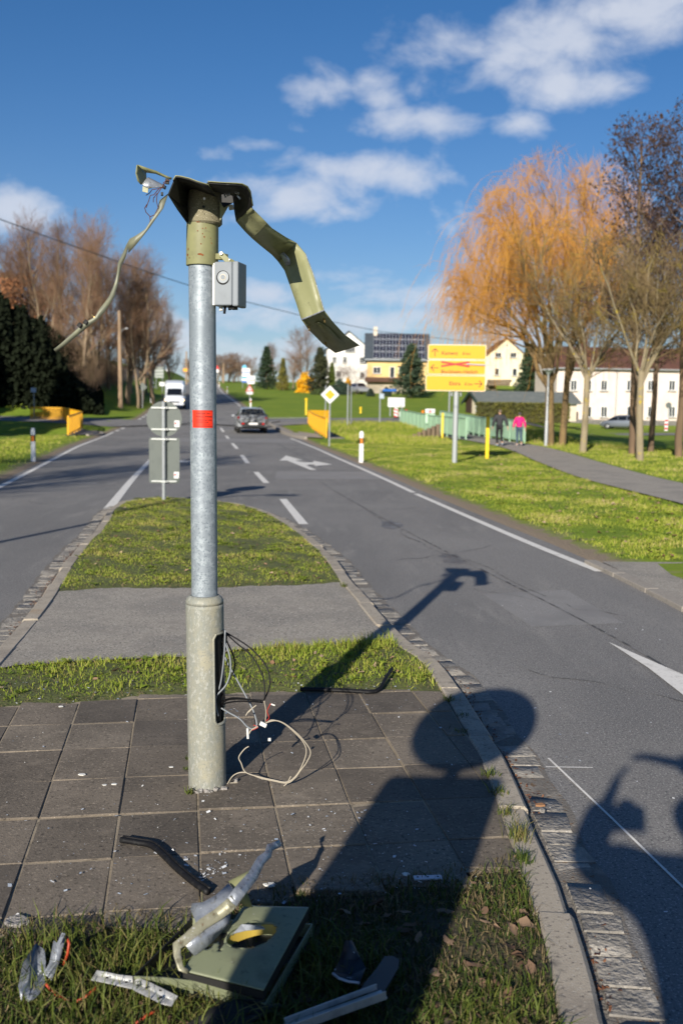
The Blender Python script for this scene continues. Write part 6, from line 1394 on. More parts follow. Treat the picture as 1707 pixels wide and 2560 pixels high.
# dark alders along the stream
m_ald = mat('alder_twigs', (.060, .036, .030), .9); m_abark = mat('alder_bark', (.14, .095, .06), .95, noise=[(2, (.20, .13, .075), .45, .65, 4, (1, 1, .3))])
def alder(seed):
    rng = np.random.default_rng(seed); P0, R0 = trunk0(12.4, .17, 12, rng, .04)
    P1, R1 = grow(P0, R0, 34, 2.9, R(50), .09, .10, 7, .36, 1, .36, rng=rng, lt=.5, rmin=.02)
    P2, R2 = grow(P1, R1, 7, 1.2, R(42), .08, .14, 5, .2, 1, .55, rng=rng, rmin=.012)
    P3, R3 = grow(P2, R2, 7, .6, R(42), .05, .15, 4, .1, 1, .6, rng=rng, rmin=.008)
    C = P3[:, 2:].reshape(-1, 3); C = C[rng.random(len(C)) < .9]; q = leafquads(C + rng.normal(0, .05, C.shape), .085, rng, asp=.7)
    return proto('x', 'tree', 'alder_tree', [tubes(P0, R0, 10), tubes(P1, R1, 5)], [tubes(P2, R2, 4), tubes(P3, R3, 3)], m_abark, m_ald, ([q], m_ald, 'catkins'))
al = [alder(91)]
for px, pyt, d, rot, lb in [(1582, 348, 39.5, .2, 'tall dark alder rising above the willow on its right'), (1700, 395, 37.5, 1.9, 'dark alder at the right picture edge'), (1628, 560, 42, 3.3, 'lower alder between the tall alder and the right edge'), (1790, 420, 40, 4.4, 'alder just beyond the right picture edge')]:
    x = A(px, 1100, d)[0]; place(al, 0, x, d, A(px, pyt, d)[2] - HTn(x, d), rot, lb, 'alders along the stream', base=12.1)
# hedge beside the garage
hd = thing('hedge', 'clipped olive green hedge in front of the garage wall', 'hedge', (14.5, 83, 0)); rng = np.random.default_rng(55)
x0, x1 = A(1190, 1030, 82)[0], A(1420, 1030, 82)[0]; zt_ = A(1250, 1006, 82)[2]; zg = HTn((x0 + x1) / 2, 82); n = 9000
C = np.c_[rng.uniform(x0, x1, n), rng.uniform(81.2, 82.4, n), zg + (zt_ - zg) * rng.random(n) ** .7]; v, f = leafquads(C, .16, rng); np_mesh('foliage', v, f, mat('hedge_leaves', (.105, .10, .015), .8, noise=[(.8, (.08, .085, .02), .45, .62, 3)]), hd)
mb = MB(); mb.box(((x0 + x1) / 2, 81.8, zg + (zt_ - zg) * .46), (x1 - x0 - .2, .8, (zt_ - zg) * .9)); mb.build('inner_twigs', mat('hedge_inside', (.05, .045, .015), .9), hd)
# two bare trees beside the road outside the left edge, their limbs streak the left lane with shadow
place(woods, 0, -10.5, 8.0, 9.5, .7, 'bare roadside tree outside the left edge, nearer to the camera', 'roadside trees outside the left edge', z=0)
place(woods, 3, -13.0, 15.0, 10, 2.7, 'bare roadside tree outside the left edge, farther up the road', 'roadside trees outside the left edge', z=0)

# a tall bare tree behind the camera whose twigs dapple the right lane
place(al, 0, -4.2, -31, 17.5, 1.1, 'tall bare tree behind the camera, seen only as dappled shadow on the right lane', base=12.1, z=0)
# ------------------------------------------------------------------ buildings
m_glass = mat('window_glass', (.02, .025, .03), .08, spec=.6)
m_frame = mat('window_frame_white', (.7, .7, .68), .5)
m_tile = mat('red_roof_tiles', (.115, .05, .034), .85, noise=[(1.5, (.08, .038, .028), .45, .65, 4), (6, (.15, .068, .045), .55, .7, 3)])
m_slate = mat('dark_slate_roof', (.055, .07, .085), .7, noise=[(2, (.045, .055, .068), .45, .65, 4)])
m_felt = mat('grey_roof_felt', (.12, .135, .13), .85, noise=[(2, (.15, .16, .15), .45, .65, 4)])
def plaster(name, c): return mat(name, c, .9, noise=[(.8, tuple(q * .88 for q in c), .45, .68, 5), (12, tuple(q * .94 for q in c), .5, .7, 3)])
def house(name, label, C, a, Lu, Lv, zb, ze, zr, mw, mr, over=.35, th=.18, cat='house'):
    """C near-left corner, ridge along u (angle a from +X), depth along v"""
    u = np.array([math.cos(a), math.sin(a), 0]); v = np.array([-math.sin(a), math.cos(a), 0]); C = np.array([C[0], C[1], 0.0])
    r_ = thing(name, label, cat, (C[0], C[1], zb)); P = lambda s_, t, z: C + u * s_ + v * t + Z3 * z
    mb = MB(); p = [P(0, 0, zb - .5), P(Lu, 0, zb - .5), P(Lu, Lv, zb - .5), P(0, Lv, zb - .5), P(0, 0, ze), P(Lu, 0, ze), P(Lu, Lv, ze), P(0, Lv, ze), P(0, Lv / 2, zr), P(Lu, Lv / 2, zr)]
    mb.add(p, [(0, 1, 5, 4), (1, 2, 6, 9, 5), (2, 3, 7, 6), (3, 0, 4, 8, 7)]); mb.build('walls', mw, r_)
    rf = None
    for sgn in (0, 1):
        t0 = -over if sgn == 0 else Lv + over; k_ = over / (Lv / 2) * (zr - ze); mb = MB()
        q = [P(-over, t0, ze - k_ + .05), P(Lu + over, t0, ze - k_ + .05), P(Lu + over, Lv / 2, zr + .05), P(-over, Lv / 2, zr + .05)]; mb.prism(q, (0, 0, th)); o = mb.build('roof_slope', mr, r_)
        if sgn == 0: rf = o
    return r_, P, u, v, rf
def window(r_, c, w, h, u, n, mf=None, sill=True, bars=1):
    c = np.array(c, float); n = np.array(n, float); fo = MB(); b = .09
    for s_, t, ww, hh in ((0, h / 2 - b / 2, w, b), (0, -h / 2 + b / 2, w, b), (-w / 2 + b / 2, 0, b, h), (w / 2 - b / 2, 0, b, h)) + (((0, 0, .06, h),) if bars else ()):
        cc = c + u * s_ + Z3 * t + n * .03; fo.bar(cc - u * ww / 2, cc + u * ww / 2, .08, hh) 
    f = fo.build('window', mf or m_frame, r_); mb = MB(); mb.bar(c + n * .012 - u * (w / 2 - .03), c + n * .012 + u * (w / 2 - .03), .05, h - .06); mb.build('pane', m_glass, f)
    if sill: mb = MB(); cc = c - Z3 * (h / 2 + .05) + n * .1; mb.bar(cc - u * (w / 2 + .08), cc + u * (w / 2 + .08), .2, .07); mb.build('sill', m_conc, f)
    return f
# yellow house with solar roof
d = 158; x0, x1 = A(917, 940, d)[0], A(1066, 940, d)[0]; zb = HTn(x0, d) - .2; ze, zr = A(990, 897, d)[2], A(990, 837, d + 4.6)[2]
yh, P, u, v, rf = house('yellow_house', 'yellow house with dark roof full of solar panels on the hillside', (x0, d), R(-2), x1 - x0, 9, zb, ze, zr, plaster('yellow_plaster', (.72, .50, .22)), m_slate, over=.5)
n = -v; Lu = x1 - x0
sl = P(0, 0, 0); e0 = lambda s_, t: P(s_, -.5 + t * (4.5 + .5), ze - .5 / 4.5 * (zr - ze) + t * (zr - ze) * (1 + .5 / 4.5) + .05 + .18 + .06)
m_pv = mat('solar_cells', (.014, .016, .032), .12, noise=[(9, (.02, .024, .05), .45, .6, 2)], spec=.6); m_pvf = mat('panel_frame', (.45, .46, .48), .4, .5)
for i in range(8):
    for j in range(4):
        a0, a1 = .9 + i * (Lu - 1.2) / 8 + .07, .9 + (i + 1) * (Lu - 1.2) / 8 - .07; b0, b1 = .05 + j * .93 / 4 + (.012 if j else 0), .05 + (j + 1) * .93 / 4 - .012
        mb = MB(); q = [e0(a0, b0), e0(a1, b0), e0(a1, b1), e0(a0, b1)]; mb.prism(q, (0, 0, .03)); o = mb.build('solar_panel', m_pvf, rf)
        mb = MB()
        nx_, ny_ = 2, 1
        for qx in range(nx_):
            c0, c1 = a0 + (a1 - a0) * (qx + .09) / nx_, a0 + (a1 - a0) * (qx + .91) / nx_; mb.add([e0(c0, b0 + .008) + Z3 * .036, e0(c1, b0 + .008) + Z3 * .036, e0(c1, b1 - .008) + Z3 * .036, e0(c0, b1 - .008) + Z3 * .036], [(0, 1, 2, 3)])
        mb.cur = 0; cells = mb.build('cells', m_pv, o); cells['kind'] = 'stuff'
def wpx(r_, P, u, n, px, py, d_, w, h, Cx, **k): 
    q = A(px, py, d_); s_ = q[0] - Cx; c = P(s_ / math.cos(math.atan2(u[1], u[0])), 0, q[2]); return window(r_, c, w, h, u, n, **k)
wpx(yh, P, u, n, 942, 925, d, 1.25, 1.1, x0); wpx(yh, P, u, n, 980, 930, d, .8, 1.75, x0, sill=False, bars=0); wpx(yh, P, u, n, 1003, 924, d, .9, 1.1, x0); wpx(yh, P, u, n, 955, 959, d, .55, .4, x0)
mb = MB(); zt_, zb2 = A(940, 943, d)[2], A(940, 954, d)[2]; mb.bar(P(-.3, -1.0, (zt_ + zb2) / 2), P(Lu * .62, -1.0, (zt_ + zb2) / 2), .08, zt_ - zb2); mb.bar(P(-.3, -.5, zb2), P(Lu * .62, -.5, zb2), 1.05, .12); mb.build('balcony', mat('brown_boards', (.09, .045, .028), .8), yh)
mb = MB(); mb.prism([P(0, -.03, zb - .5), P(Lu * .7, -.03, zb - .5), P(Lu * .7, -.03, zb2 - .1), P(0, -.03, zb2 - .1)], tuple(n * .05)); mb.build('plinth', plaster('cream_plinth', (.5, .43, .33)), yh)
mb = MB(); c = P(1.2, 4.2, zr); mb.box(c + Z3 * .5, (.6, .6, 1.4)); mb.build('chimney', plaster('chimney_plaster', (.6, .52, .42)), yh)
mb = MB(); mb.bar(P(-.4, -.55, ze - .15), P(Lu + .4, -.55, ze - .15), .14, .14); mb.build('gutter', m_post, yh)
# white gabled house behind
d = 186; xa, xb = A(816, 900, d)[0], A(926, 900, d)[0]; zb = HTn(xa, d); ze, zr = A(870, 874, d)[2], A(874, 829, d)[2]
wh, P, u, v, rf = house('white_house', 'large white gabled house partly hidden behind fir and hanging strip', (xb, d), R(90), 11, xb - xa, zb, ze, zr, plaster('white_plaster', (.72, .70, .67)), m_slate, over=.4)
n = np.array([0, -1.0, 0]); ux_ = np.array([1.0, 0, 0])
for px, py, w, h in [(836, 899, .8, 1.2), (869, 873, 1.0, 1.1), (881, 873, 1.0, 1.1), (862, 899, .8, 1.2), (905, 900, 1.0, 1.2), (846, 935, .9, 1.2), (905, 938, .9, 1.2)]:
    c = A(px, py, d); window(wh, c, w, h, ux_, n)
# cream gabled house
d = 150; xa, xb = A(1213, 920, d)[0], A(1316, 920, d)[0]; zb = HTn((xa + xb) / 2, d) - .3; ze, zr = A(1265, 892, d)[2], A(1267, 848, d)[2]
ch, P, u, v, rf = house('cream_house', 'cream gabled house on the hill right of the yellow destination sign', (xb, d), R(90), 10, xb - xa, zb, ze, zr, plaster('cream_plaster', (.78, .68, .47)), m_tile, over=.25)
for px, py, w, h in [(1241, 887, .55, .8), (1249, 887, .55, .8), (1279, 887, .55, .8), (1287, 887, .55, .8), (1241.5, 929, .75, 1.15), (1286, 930, .75, 1.2)]:
    window(ch, A(px, py, d), w, h, ux_, n, bars=0)
mb = MB(); face_plate(mb, ngon(.22, 16), A(1267, 863, d) - np.array([0, .03, 0]), X3, Z3, -.03); mb.build('round_vent', m_post, ch)
wp = thing('woodpile', 'brown stacked firewood and low wall below the cream house', 'woodpile', (A(1240, 955, 140)[0], 140, HTn(A(1240, 955, 140)[0], 140))); 
for i in range(7):
    for j in range(2):
        q = A(1222 + i * 8 + j * 4, 962 - j * 8, 140); mb = MB(); mb.tube([q + np.array([0, -.5, .1]), q + np.array([0, .6, .1])], .23, 8); mb.build('log', m_wood, wp)
mb = MB(); q0, q1 = A(1216, 960, 141), A(1240, 965, 141); mb.bar(q0, q1, .3, 1.4); mb.build('wall', m_wood, wp)
# garage
C0 = np.array([A(1199, 1032, 90)[0], 90.0]); zg = HTn(*C0); ze = A(1199, 1003, 90)[2]; zr = A(1181, 980, 91)[2]
ga, P, u, v, rf = house('garage', 'low cream garage with grey gabled roof and brown boarded end behind the footbridge', tuple(C0), R(14), 9.5, 3.3, zg, ze, zr, plaster('garage_plaster', (.66, .58, .45)), m_felt, over=.35, th=.12, cat='garage')
mb = MB(); mb.prism([P(-.03, 1.9, zg), P(-.03, 3.35, zg), P(-.03, 3.35, ze), P(-.03, 1.9, ze + .55)], tuple(-u * .05)); mb.build('boarding', MATS['dark_brown_timber'], ga)
mb = MB(); c = P(-.02, .8, (zg + ze) / 2); mb.bar(c - v * .22, c + v * .22, .06, .75); mb.build('narrow_window', m_frame, ga)
mb = MB()
for t0, t1, z0_, z1_ in ((-.4, 1.65, ze - .28, zr), (1.65, 3.7, zr, ze - .28)): mb.bar(P(-.4, t0, z0_ + .05), P(-.4, t1, z1_ + .05), .06, .24)
mb.build('bargeboard', mat('dark_green_board', (.03, .05, .045), .7), ga)
# long house behind the trees
d = 106; xa, xb = A(1390, 1000, d)[0], A(1800, 1000, d)[0]; zb = HTn(xa + 4, d) - .1; ze, zr = A(1450, 918, d)[2], A(1450, 872, d + 5)[2]
lh, P, u, v, rf = house('long_house', 'long pale two storey house with red tiled roof behind the bare trees', (xa, d), R(3), xb - xa, 9.5, zb, ze, zr, plaster('pinkish_plaster', (.70, .60, .53)), m_tile, over=.4)
n = -v
for row, py in (('l', 1029), ('u', 963)):
    for px in (1434, 1471, 1511, 1577, 1630, 1684): 
        if row == 'l' and px == 1434: continue
        wpx(lh, P, u, n, px, py, d, .75, 1.2 if row == 'l' else 1.15, xa)
mb = MB(); c = P(A(1434, 1056, d)[0] - xa, -.02, A(1434, 1053, d)[2]); mb.bar(c - u * .45, c + u * .45, .1, 2.0); mb.build('door', MATS['dark_brown_timber'], lh)
mb = MB(); c0 = P(A(1541, 1000, d)[0] - xa, -.1, zb); mb.tube([c0, c0 + Z3 * (ze - zb)], .07, 8); mb.build('downpipe', m_post, lh)
mb = MB(); mb.bar(P(-.02, -.04, zb + .3), P(xb - xa, -.04, zb + .3), .1, .9); mb.build('plinth', m_concd, lh)
mb = MB(); mb.bar(P(-.4, -.5, ze - .12), P(xb - xa + .4, -.5, ze - .12), .14, .14); mb.build('gutter', m_post, lh)
for s_ in (4, 12):
    mb = MB(); mb.box(P(s_, 4.4, zr + .4), (.7, .6, 1.5)); mb.build('chimney', m_tile, lh)
yy = 100; r_ = thing('roadside_sign', 'round sign and red white beacon before the long house at the right edge', 'road sign', (A(1669, 1060, yy)[0], yy, HTn(A(1669, 1060, yy)[0], yy))); x = A(1669, 1060, yy)[0]; zg = HTn(x, yy); post(r_, x, yy, zg, A(1669, 1005, yy)[2], .05); mb = MB(); face_plate(mb, ngon(.3, 24), A(1671, 1013, yy - .1), X3, Z3, -.01); mb.build('round_plate', m_signback, r_); mb = MB(); c = A(1665, 1061, yy - .1); mb.box(c, (.3, .05, 1.3)); b_ = mb.build('beacon', m_white, r_)
for t in (-.4, 0, .4): mb = MB(); mb.box(c + np.array([0, -.03, t]), (.3, .02, .2)); mb.build('red_stripe', m_red, b_)
# ------------------------------------------------------------------ vehicles
m_tyre = mat('tyre_rubber', (.015, .015, .015), .85); m_rim = mat('alloy_rim', (.35, .36, .37), .35, .7)
m_carsil = mat('silver_grey_paint', (.34, .36, .38), .32, .4, coat=.6); m_cargl = mat('car_glass', (.008, .01, .013), .06, spec=.7)
m_tail = mat('tail_lamp_red', (.45, .01, .01), .2); m_lampw = mat('lamp_clear', (.7, .7, .68), .15)
def loft_car(name, label, loc, rz, L_, W_, H_, st, paint, wheels, cat='car', glass_rows=None, wr=.31):
    """st: stations (y, half width, z bottom, z belt, z roof, half width roof); car faces +y"""
    r_ = thing(name, label, cat, (0, 0, 0)); rows = []
    for y, hw, z0, zb_, zr_, hr in st:
        m_ = (z0 + zb_) / 2
        half = [(hw * .86, z0), (hw, z0 + .12), (hw * 1.0, m_), (hw * .985, zb_ - .05), (hw * .95, zb_), (hr + (hw * .95 - hr) * .12, zb_ + (zr_ - zb_) * .85), (hr * .86, zr_ - .01), (0, zr_ + .012)]
        rows.append([(-a, y, z) for a, z in half] + [(a, y, z) for a, z in half[-2::-1]])
    mb = MB(); mb.grid(rows); mb.add(rows[0], [tuple(range(len(rows[0])))]); mb.add(rows[-1], [tuple(range(len(rows[0])))[::-1]]); mb.build('body', paint, r_, local=True, autosmooth=38)
    # black floor box closing the underside
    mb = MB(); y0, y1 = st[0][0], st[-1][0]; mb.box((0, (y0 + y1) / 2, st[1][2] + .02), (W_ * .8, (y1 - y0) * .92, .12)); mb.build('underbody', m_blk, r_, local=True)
    def side(i, t, k_, s_): # point on side glass band between stations i,i+1
        a, b = rows[i], rows[i + 1]; n = len(a); lo, hi = (4, 5) if s_ < 0 else (n - 5, n - 6)
        p = (np.array(a[lo]) * (1 - t) + np.array(b[lo]) * t) * (1 - k_) + (np.array(a[hi]) * (1 - t) + np.array(b[hi]) * t) * k_; p[0] += s_ * .012; return p
    for (i, j) in glass_rows['side']:
        for s_ in (-1, 1):
            mb = MB(); pts = []
            for q in range(i, j): pts.append([side(q, .06 if q == i else 0, .06, s_), side(q, .06 if q == i else 0, .92, s_)])
            pts.append([side(j - 1, .94, .06, s_), side(j - 1, .94, .92, s_)]); mb.grid(pts); mb.build('side_window', m_cargl, r_, local=True, recalc=False)
    for nm, i, off in glass_rows['ends']:
        a, b = rows[i], rows[i + 1]; n = len(a); mb = MB(); g = []
        for t in (.08, .92):
            ra = [np.array(a[k_]) * (1 - t) + np.array(b[k_]) * t for k_ in (5, 6, 7, 8, 9)]; g.append([p * np.array([.94, 1, 1]) + np.array(off) for p in ra])
        mb.grid(g); mb.build(nm, m_cargl, r_, local=True, recalc=False)
    for y in wheels:
        for s_ in (-1, 1):
            x = s_ * (W_ / 2 - .11); mb = MB(); rp = [(.17, -.1), (wr * .93, -.11), (wr, -.07), (wr, .07), (wr * .93, .11), (.17, .1)]
            vs = [(x + z, y + r0 * math.cos(2 * math.pi * q / 20), wr + r0 * math.sin(2 * math.pi * q / 20)) for r0, z in rp for q in range(20)]; mb.add(vs, [(a * 20 + q, a * 20 + (q + 1) % 20, (a + 1) * 20 + (q + 1) % 20, (a + 1) * 20 + q) for a in range(5) for q in range(20)]); w = mb.build('wheel', m_tyre, r_, local=True, smooth=True)
            mb = MB(); vs = [(x + s_ * zz, y + r0 * math.cos(2 * math.pi * q / 20), wr + r0 * math.sin(2 * math.pi * q / 20)) for r0, zz in ((.19, .09), (.05, .11)) for q in range(20)]; mb.add(vs, [(q, (q + 1) % 20, 20 + (q + 1) % 20, 20 + q) for q in range(20)] + [tuple(range(20, 40))]); mb.build('rim', m_rim, w, local=True)
    r_.location = loc; r_.rotation_euler = (0, 0, rz); return r_, rows
def lbox(r_, name, c, s_, m, rz=0, bevel=.0):
    mb = MB(); mb.box(c, s_, rz=rz); return mb.build(name, m, r_, local=True, bevel=bevel)
# silver estate car with bicycles on a rear rack
yy = 60.5; cxx = A(625.5, 1070, yy)[0]; zc = ZR(cxx, yy); hd_ = math.atan(.15)
wag = [(-2.2, .80, .38, .80, .86, .70), (-2.12, .87, .30, .92, 1.02, .72), (-1.86, .90, .26, .98, 1.44, .62), (-1.0, .91, .24, .97, 1.50, .60), (.1, .91, .24, .95, 1.49, .60), (.45, .91, .24, .94, 1.44, .60), (1.15, .90, .24, .92, .98, .66), (1.95, .86, .26, .78, .82, .68), (2.25, .74, .34, .60, .64, .6)]
car, rw = loft_car('estate_car', 'silver grey estate car with bicycles on its rear rack driving away on the road', (cxx, yy, zc), hd_, 4.45, 1.80, 1.5, wag, m_carsil, (-1.35, 1.35), glass_rows={'side': [(2, 3), (3, 4), (4, 6)], 'ends': [('rear_window', 1, (0, -.015, .012)), ('windscreen', 5, (0, .01, .015))]})
for s_ in (-1, 1):
    lbox(car, 'tail_lamp', (s_ * .80, -2.12, .90), (.13, .12, .13), m_tail, bevel=.02); lbox(car, 'mirror', (s_ * 1.0, .75, .98), (.2, .1, .14), m_carsil, bevel=.03); lbox(car, 'headlight', (s_ * .62, 2.1, .64), (.26, .1, .12), m_lampw)
    lbox(car, 'roof_rail', (s_ * .54, -.55, 1.53), (.04, 2.2, .04), m_blk)
lbox(car, 'bumper', (0, -2.2, .45), (1.66, .16, .2), m_carsil, bevel=.04)
rk = lbox(car, 'bicycle_rack', (0, -2.5, .50), (1.35, .6, .05), m_blk)
lbox(car, 'light_board', (0, -2.85, .56), (1.3, .04, .16), m_blk); lbox(car, 'number_plate', (0.02, -2.88, .56), (.52, .012, .11), m_white)
for s_ in (-1, 1): lbox(car, 'rack_lamp', (s_ * .58, -2.88, .56), (.12, .02, .10), m_tail)
m_bike = mat('bicycle_frame', (.03, .035, .04), .35); m_bikes = mat('bicycle_metal', (.4, .4, .42), .35, .8)
def bicycle(lx, ly, flip, label, M):
    r_ = thing('bicycle', label, 'bicycle', (0, 0, 0), 'bicycles on the rear rack')
    f = -1 if flip else 1
    def p(x, z): return (f * x, 0, z)
    for x in (-.52, .52):
        mb = MB(); mb.tube([(f * x + .33 * math.cos(a), 0, .34 + .33 * math.sin(a)) for a in np.linspace(0, 2 * math.pi, 25)], .021, 6, cap=False); w = mb.build('wheel', m_tyre, r_, local=True, smooth=True)
        mb = MB()
        for a in np.linspace(0, math.pi, 7, endpoint=False): mb.tube([(f * x - .32 * math.cos(a), 0, .34 - .32 * math.sin(a)), (f * x + .32 * math.cos(a), 0, .34 + .32 * math.sin(a))], .004, 4)
        sp = mb.build('spokes', m_bikes, w, local=True); sp['kind'] = 'stuff'
    mb = MB()
    for a, b in ((p(-.08, .30), p(-.22, .78)), (p(-.08, .30), p(.38, .72)), (p(-.2, .74), p(.36, .80)), (p(-.52, .34), p(-.08, .30)), (p(-.52, .34), p(-.2, .74)), (p(.36, .86), p(.52, .34))): mb.tube([a, b], .018, 6)
    mb.build('frame', m_bike, r_, local=True, smooth=True)
    mb = MB(); mb.tube([(f * .36, -.26, .98), (f * .38, 0, .95), (f * .36, .26, .98)], .014, 6); mb.tube([p(.37, .85), p(.38, .95)], .014, 6); mb.build('handlebar', m_bikes, r_, local=True)
    mb = MB(); mb.tube([p(-.34, .86), p(-.2, .87), p(-.08, .86)], [.06, .05, .02], 8); mb.tube([p(-.22, .76), p(-.24, .86)], .014, 6); mb.build('saddle', m_blk, r_, local=True)
    mb = MB(); mb.lathe([(.09, -.01), (.09, .01)], 14); o = mb.build('chainring', m_bikes, r_, local=True); o.rotation_euler = (R(90), 0, 0); o.location = p(-.08, .30)
    mb = MB(); mb.tube([p(-.08, .30), p(-.02, .14)], .01, 5); mb.box(p(-.02, .13), (.1, .1, .02)); mb.build('pedal_crank', m_bikes, r_, local=True)
    r_.matrix_world = M; return r_
Mc = Matrix.Translation((cxx, yy, zc)) @ Matrix.Rotation(hd_, 4, 'Z')
bicycle(0, 0, False, 'dark bicycle on the rear rack, the one nearest to the camera', Mc @ Matrix.Translation((.05, -2.68, .50)))
bicycle(0, 0, True, 'dark bicycle on the rear rack, the one next to the rear window', Mc @ Matrix.Translation((-.03, -2.42, .50)))
# motorhome coming down the hill
yy = 93; xv = A(437.5, 990, yy)[0]; zv = HTn(xv, yy)
m_mh = mat('white_blue_paint', (.62, .66, .73), .3, coat=.4)
mh = [(-2.9, .95, .45, 1.2, 2.55, .93), (-2.7, 1.02, .4, 1.3, 2.7, .98), (-.2, 1.02, .35, 1.3, 2.75, .98), (.55, 1.02, .33, 1.25, 2.72, .95), (1.35, 1.0, .32, 1.2, 2.42, .85), (1.5, .98, .32, 1.15, 1.98, .80), (2.25, .95, .32, 1.12, 1.2, .78), (2.75, .90, .34, .95, 1.0, .72), (2.95, .80, .40, .75, .8, .65)]
van, rw = loft_car('motorhome', 'white motorhome with overcab coming down the road left of the mast', (xv, yy, zv), math.pi + math.atan(.15), 5.9, 2.04, 2.75, mh, m_mh, (-1.6, 1.9), 'van', glass_rows={'side': [(4, 6)], 'ends': [('windscreen', 5, (0, .012, .015))]}, wr=.34)
lamp_on = mat('lit_headlamp', (.9, .6, .3), .2, emis=((1.0, .62, .25), 6.0))
for s_ in (-1, 1):
    lbox(van, 'headlight', (s_ * .74, 2.82, .80), (.26, .14, .17), lamp_on, bevel=.04); lbox(van, 'mirror', (s_ * 1.16, 1.85, 1.32), (.16, .1, .28), m_blk, bevel=.03)
lbox(van, 'grille', (0, 2.92, .62), (1.0, .06, .16), m_blk); lbox(van, 'number_plate', (0, 2.975, .5), (.5, .015, .11), m_white); lbox(van, 'bumper', (0, 2.85, .45), (1.75, .25, .2), m_mh, bevel=.05)
van.scale = (.95, .95, .95)
lbox(van, 'overcab_window', (.55, 1.38, 2.1), (.4, .06, .28), mat('tinted_blue_glass', (.05, .2, .28), .1))
# parked hatchback and the far car by the white house
hatch = [(-1.95, .74, .40, .75, .82, .66), (-1.88, .82, .30, .90, 1.0, .68), (-1.55, .85, .26, .95, 1.38, .58), (-.7, .86, .24, .93, 1.47, .57), (.2, .86, .24, .90, 1.45, .57), (.5, .86, .24, .90, 1.38, .57), (1.25, .84, .24, .88, .96, .62), (1.8, .78, .28, .74, .78, .6), (1.98, .66, .36, .58, .62, .5)]
yy = 101; xv = A(1552, 1075, yy)[0]; pc, rw = loft_car('hatchback_car', 'small grey hatchback parked in front of the long house', (xv, yy, HTn(xv, yy) + .05), R(62), 3.95, 1.7, 1.47, hatch, mat('blue_grey_paint', (.16, .18, .21), .3, .4, coat=.5), (-1.2, 1.2), glass_rows={'side': [(2, 3), (3, 4), (4, 6)], 'ends': [('rear_window', 1, (0, -.015, .012)), ('windscreen', 5, (0, .01, .015))]})
for s_ in (-1, 1): lbox(pc, 'tail_lamp', (s_ * .7, -1.9, .9), (.16, .1, .22), m_tail, bevel=.02); lbox(pc, 'headlight', (s_ * .55, 1.86, .66), (.22, .1, .12), m_lampw)
yy = 152; xv = A(899, 968, yy)[0]; fc, rw = loft_car('parked_car', 'silver car parked between white house and yellow house', (xv, yy, HTn(xv, yy) + .1), R(200), 4.3, 1.85, 1.6, [(a, b, c, d_ + .06, e + (.14 if e > 1.2 else .06), f_) for a, b, c, d_, e, f_ in wag], mat('pale_silver_paint', (.42, .43, .45), .3, .4, coat=.5), (-1.35, 1.35), glass_rows={'side': [(2, 3), (3, 4), (4, 6)], 'ends': [('rear_window', 1, (0, -.015, .012)), ('windscreen', 5, (0, .01, .015))]})
for s_ in (-1, 1): lbox(fc, 'headlight', (s_ * .62, 2.1, .7), (.26, .1, .14), m_lampw)
# ------------------------------------------------------------------ people
def skin_mesh(name, J, E_, m, parent, sub=2, root=0):
    """J: list of (x, y, z, rx, ry); E_: edges"""
    me = bpy.data.meshes.new('s'); me.from_pydata([j[:3] for j in J], E_, []); o = bpy.data.objects.new('s', me); COL.objects.link(o)
    md = o.modifiers.new('skin', 'SKIN'); md.use_smooth_shade = True
    lay = me.skin_vertices[0].data if me.skin_vertices else None
    if lay is None: raise RuntimeError('no skin layer')
    for i, j in enumerate(J): lay[i].radius = (j[3], j[4] if len(j) > 4 else j[3]); lay[i].use_root = (i == root)
    s_ = o.modifiers.new('sub', 'SUBSURF'); s_.levels = sub; s_.render_levels = sub
    dg = bpy.context.evaluated_depsgraph_get(); me2 = bpy.data.meshes.new_from_object(o.evaluated_get(dg)); bpy.data.objects.remove(o); bpy.data.meshes.remove(me)
    me2.name = name; me2.polygons.foreach_set('use_smooth', [True] * len(me2.polygons)); me2.materials.clear(); return mesh_obj(name, me2, m, parent)
m_skin = mat('skin', (.52, .30, .21), .6)
def hand(J, E_, wrist, d, side, s_=1.0, curl=.4, up=np.array([0, 0, 1.0])):
    """adds palm and five finger chains to the lists; wrist index, d unit direction of the hand"""
    w = np.array(J[wrist][:3]); d = np.array(d, float); d /= np.linalg.norm(d); sd = np.cross(d, up); sd /= np.linalg.norm(sd); nrm = np.cross(sd, d)
    i0 = len(J); J.append((*(w + d * .055 * s_), .028 * s_, .018 * s_)); E_.append((wrist, i0)); pl = i0
    for k_, (o, ln) in enumerate(((-.030, .062), (-.010, .074), (.010, .070), (.030, .054))):
        b = w + d * .09 * s_ + sd * o * s_; j0 = len(J); J.append((*b, .0095 * s_)); E_.append((pl, j0)); dd = d.copy(); p = b
        for q in range(2):
            dd = dd + nrm * -curl * .8; dd /= np.linalg.norm(dd); p = p + dd * ln * .5 * s_; J.append((*p, .0085 * s_)); E_.append((len(J) - 2 if q else j0, len(J) - 1))
    b = w + d * .035 * s_ + sd * side * .035 * s_; j0 = len(J); J.append((*b, .011 * s_)); E_.append((pl, j0)); p = b + (d * .7 + sd * side * .6) * .035 * s_; J.append((*p, .0095 * s_)); E_.append((j0, j0 + 1))
